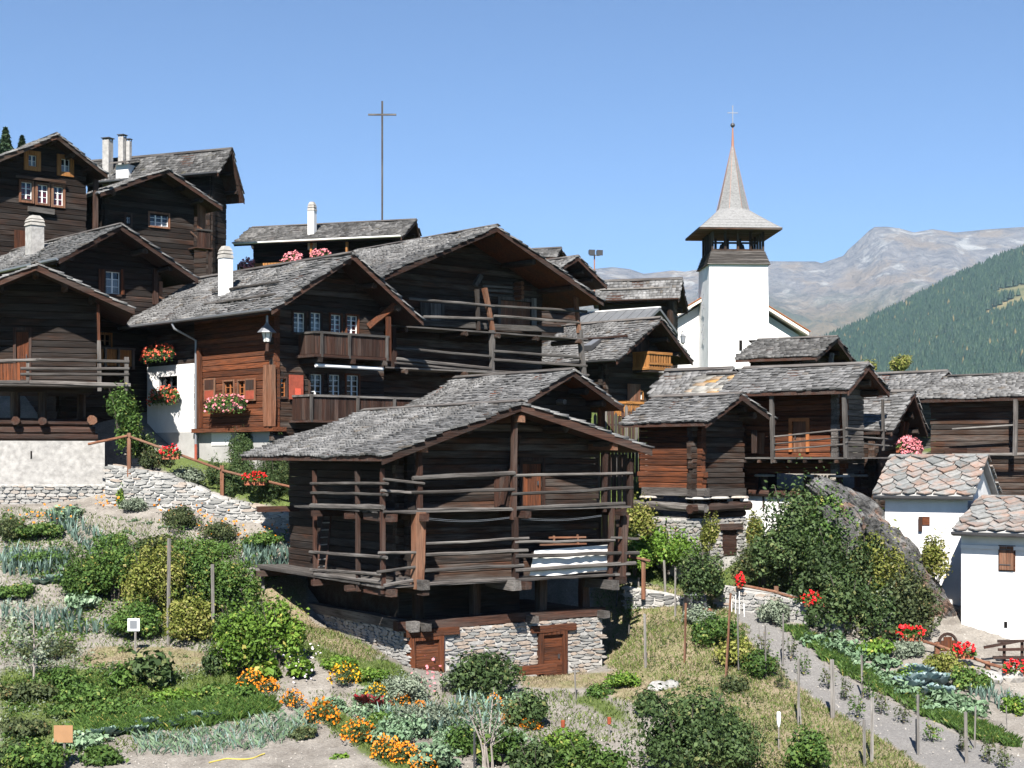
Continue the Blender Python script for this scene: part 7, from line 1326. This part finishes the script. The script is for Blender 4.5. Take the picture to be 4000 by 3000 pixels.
def sign(x, yt, yb, box, mat, label, back=.02):
    b = G(x, yb); s = b.y / F; e = empty('garden_sign', b, 0, label, 'sign'); MB().tube([(0, .03, -.3), (0, .03, (yb - yt) * s)], .03, 5).build('stick', 'stake_z', e); x0, y0, x1, y1 = box; MB().box((x0 - x) * s, (x1 - x) * s, -.02, .0, (yb - y1) * s, (yb - y0) * s).build('board', mat, e); return e, s
e, s = sign(528, 2415, 2560, (499, 2418, 546, 2467), 'plastic_white', 'small white sign with dark face on a stick behind the courgettes'); MB().box((508 - 528) * s, (536 - 528) * s, -.026, -.021, (2560 - 2458) * s, (2560 - 2426) * s).build('face', 'metal_grey', e)
sign(250, 2838, 3010, (211, 2838, 285, 2905), 'board_tan', 'tan wooden board on a stick at the lower left'); sign(660, 2135, 2300, (640, 2132, 678, 2160), 'board_tan', 'small tan board fixed near the top of the tallest stake')
b = G(3042, 2935); s = b.y / F; e = empty('bottle_stake', b, 0, 'white plastic bottle upside down on a stick beside the yellow-green bush', 'bottle'); MB().tube([(0, 0, -.2), (0, 0, .75)], .018, 5).build('stick', 'stake_z', e); MB().lathe([(.02, .98), (.05, .96), (.055, .80), (.05, .68), (.02, .60), (.02, .57)], 10).build('bottle', 'plastic_white', e, True)
b = G(2715, 2400); e = empty('compost_bin', b, .3, 'dark plastic compost bin under the plum tree', 'bin'); MB().hexa([(-.35, -.3, -.1), (.35, -.3, -.1), (.35, .3, -.1), (-.35, .3, -.1), (-.28, -.24, .62), (.28, -.24, .62), (.28, .24, .62), (-.28, .24, .62)]).build('body', 'metal_dark', e); MB().hexa([(-.31, -.27, .62), (.31, -.27, .62), (.31, .27, .62), (-.31, .27, .62), (-.2, -.18, .72), (.2, -.18, .72), (.2, .18, .72), (-.2, .18, .72)]).build('lid', 'metal_grey', e)
q = G(2712, 2345) ; boulder('garden_bag', 'green plastic bag lying under the plum tree', q + Vector((0, -.3, .1)), (.18, .14, .16), 'plastic_green', .3, 50, None, 3, 'bag')
q = G(2760, 2420); e = empty('terracotta_pot', q, 0, 'terracotta pot beside the compost bin', 'pot'); MB().lathe([(.13, 0), (.18, .26), (.21, .26), (.21, .32), (.17, .32)], 12).build('pot_body', 'terracotta', e); MB().lathe([(.16, .29), (.01, .31)], 12).build('soil', 'bark', e)
# hose, tub by the barn
pts = []
for t in np.linspace(0, 1, 26): x_, y_ = lerp(-7.4, -6.1, t) + .05 * math.sin(t * 11), lerp(36.3, 36.9, t) + .12 * math.sin(t * 7); pts.append(Vector((x_, y_, hz(x_, y_) + .03)))
o = MB().tube(pts, .018, 6).build('garden_hose', 'hose_yellow'); tag(o, 'thin yellow hose lying on the soil at the lower edge', 'hose')
q = G(1790, 2652); e = empty('water_tub', q, 0, 'old grey metal tub with green hose before the barn base', 'tub'); MB().lathe([(.22, 0), (.27, .38), (.29, .40), (.25, .40), (.21, .1)], 14).build('tub_body', 'metal_grey', e); MB().tube([(.3 * math.cos(a), .3 * math.sin(a), .04 + .01 * a) for a in np.linspace(0, 11, 34)], .018, 5).build('hose_coil', 'hose_green', e)
q = G(1003, 2305); e = empty('sawhorse', q, .3, 'weathered wooden trestle leaning left of the barn platform', 'trestle')
for p0, p1 in (((-.35, 0, .75), (.35, 0, .62)), ((-.2, -.15, 0), (-.15, 0, .7)), ((.2, -.15, -.1), (.15, 0, .65)), ((-.2, .2, 0), (-.15, 0, .7))): rough_pole(p0, p1, .05, 4, 2, .08, .01, True).build('beam', 'stake_x', e)
# bare sapling with few leaves
q = G(1905, 3010); e = empty('sapling', q, 0, 'pale bare-branched sapling at the lower edge before the leeks', 'tree'); m = MB(); g = random.Random(5); tips = []
for k in range(7):
    a = g.uniform(-.5, .5); x1, z1 = math.sin(a) * 1.4 * g.uniform(.5, 1), g.uniform(1.3, 2.1); y1 = g.uniform(-.4, .4); m.tube([(0.05 * k - .15, 0, -.2), (x1 * .3, y1 * .3, z1 * .45), (x1 * .7, y1 * .8, z1 * .8), (x1, y1, z1)], [.03, .022, .014, .006], 5); tips.append((x1, y1, z1))
    for j in range(3): t = g.uniform(.4, .9); b0 = Vector((x1, y1, z1)) * t; b1 = b0 + Vector((g.uniform(-.4, .4), g.uniform(-.3, .3), g.uniform(.1, .45))); m.tube([b0, b1], [.01, .004], 4); tips.append(tuple(b1))
m.build('trunk', 'bark_pale', e); c = np.array(tips).repeat(9, 0) + rng.normal(size=(len(tips) * 9, 3)) * .16; v, f = leaf_quads(c, rng.normal(size=c.shape) + [0, 0, .5], .09 * rng.uniform(.7, 1.3, len(c))); np_mesh('crown', v, f, np.repeat(rng.random(len(c)), 4), 'leaf_olive', e)
q = G(130, 2700); e = empty('young_apple_tree', q, 0, 'thin young fruit tree with sparse drooping leaves at the left edge', 'tree'); m = MB(); g = random.Random(8); tips = []
m.tube([(0, 0, -.2), (.03, 0, 1.0), (.0, 0, 2.2)], [.035, .028, .012], 6)
for k in range(12): z0 = g.uniform(.6, 2.0); a = g.uniform(0, 6.28); L = g.uniform(.6, 1.3); p1 = Vector((math.cos(a) * L, math.sin(a) * L * .6, z0 + g.uniform(.1, .5))); m.tube([(0, 0, z0), Vector((0, 0, z0)).lerp(p1, .5) + Vector((0, 0, .12)), p1], [.013, .009, .004], 4); tips += [tuple(Vector((0, 0, z0)).lerp(p1, t) + Vector((0, 0, .05))) for t in (.3, .5, .65, .8, .9, 1)]
m.build('trunk', 'bark_pale', e); c = np.array(tips).repeat(7, 0) + rng.normal(size=(len(tips) * 7, 3)) * .11; v, f = leaf_quads(c, rng.normal(size=c.shape) + [0, 0, .3], .11 * rng.uniform(.7, 1.3, len(c))); np_mesh('crown', v, f, np.repeat(rng.random(len(c)), 4), 'leaf_silver', e)

q = P(3702, 2590, 45.9); e = empty('arched_gate', q, .15, 'brown arched wooden gate at the foot of the boulder beside the white house', 'gate'); wd, hh_ = .26, .62
for k in range(4): MB().box(lerp(-wd, wd, k / 4) + .004, lerp(-wd, wd, (k + 1) / 4) - .004, -.03, .03, -.4, hh_ + .2 * math.sin(math.pi * (k + .5) / 4)).build('board', 'red_z', e)
MB().box(-wd - .08, -wd, -.05, .06, -.4, hh_ + .05).build('post', 'brown_z', e); MB().box(wd, wd + .08, -.05, .06, -.4, hh_ + .05).build('post', 'brown_z', e)
MB().tube([(-wd * 1.1 * math.cos(a), 0, hh_ + .28 * math.sin(a)) for a in np.linspace(0, math.pi, 9)], .05, 5).build('arch', 'brown_x', e)
o = P(2420, 1800, 55.4); e = empty('plank_fence', o, 0, 'dark grey plank fence with carved tops between the barn roof and the stilt granary', 'fence')
for k in range(15):
    a = P(2325 + k * 13.5, 1800, 55.4 + k * .03) - o; h = (195 + random.uniform(-14, 14) + (26 if k % 4 == 1 else 0)) / F * 55.4; w2 = .058
    MB().add([(a.x - w2, a.y - .015, -.6), (a.x + w2, a.y - .015, -.6), (a.x + w2, a.y - .015, h - .12), (a.x, a.y - .015, h), (a.x - w2, a.y - .015, h - .12), (a.x - w2, a.y + .015, -.6), (a.x + w2, a.y + .015, -.6), (a.x + w2, a.y + .015, h - .12), (a.x, a.y + .015, h), (a.x - w2, a.y + .015, h - .12)], [(0, 1, 2, 3, 4), (9, 8, 7, 6, 5), (0, 5, 6, 1), (1, 6, 7, 2), (2, 7, 8, 3), (3, 8, 9, 4), (4, 9, 5, 0)]).build('board', 'grey_z' if k % 3 == 0 else 'brown_z', e)
for z in (.5, 1.35): MB().tube([P(2318, 1800, 55.45) - o + Vector((0, .05, z)), P(2522, 1800, 55.9) - o + Vector((0, .05, z))], .05, 4).build('rail', 'brown_x', e)
# ------------------------------------------------------------------ air
def haze_mat():
    m = bpy.data.materials.new('haze_air'); m.use_nodes = True; n = m.node_tree; n.nodes.clear(); MATS['haze_air'] = m
    o = n.nodes.new('ShaderNodeOutputMaterial'); v = n.nodes.new('ShaderNodeVolumePrincipled'); n.links.new(v.outputs[0], o.inputs['Volume'])
    v.inputs['Color'].default_value = (0.5, 0.74, 1.0, 1); v.inputs['Density'].default_value = 0.00005; v.inputs['Anisotropy'].default_value = 0.0
haze_mat()
hz_o = MB().box(-9000, 9000, -60, 9450, -160, 1500).build('haze', 'haze_air'); tag(hz_o, 'thin bluish air between the village and the far mountains', 'haze', kind='stuff')
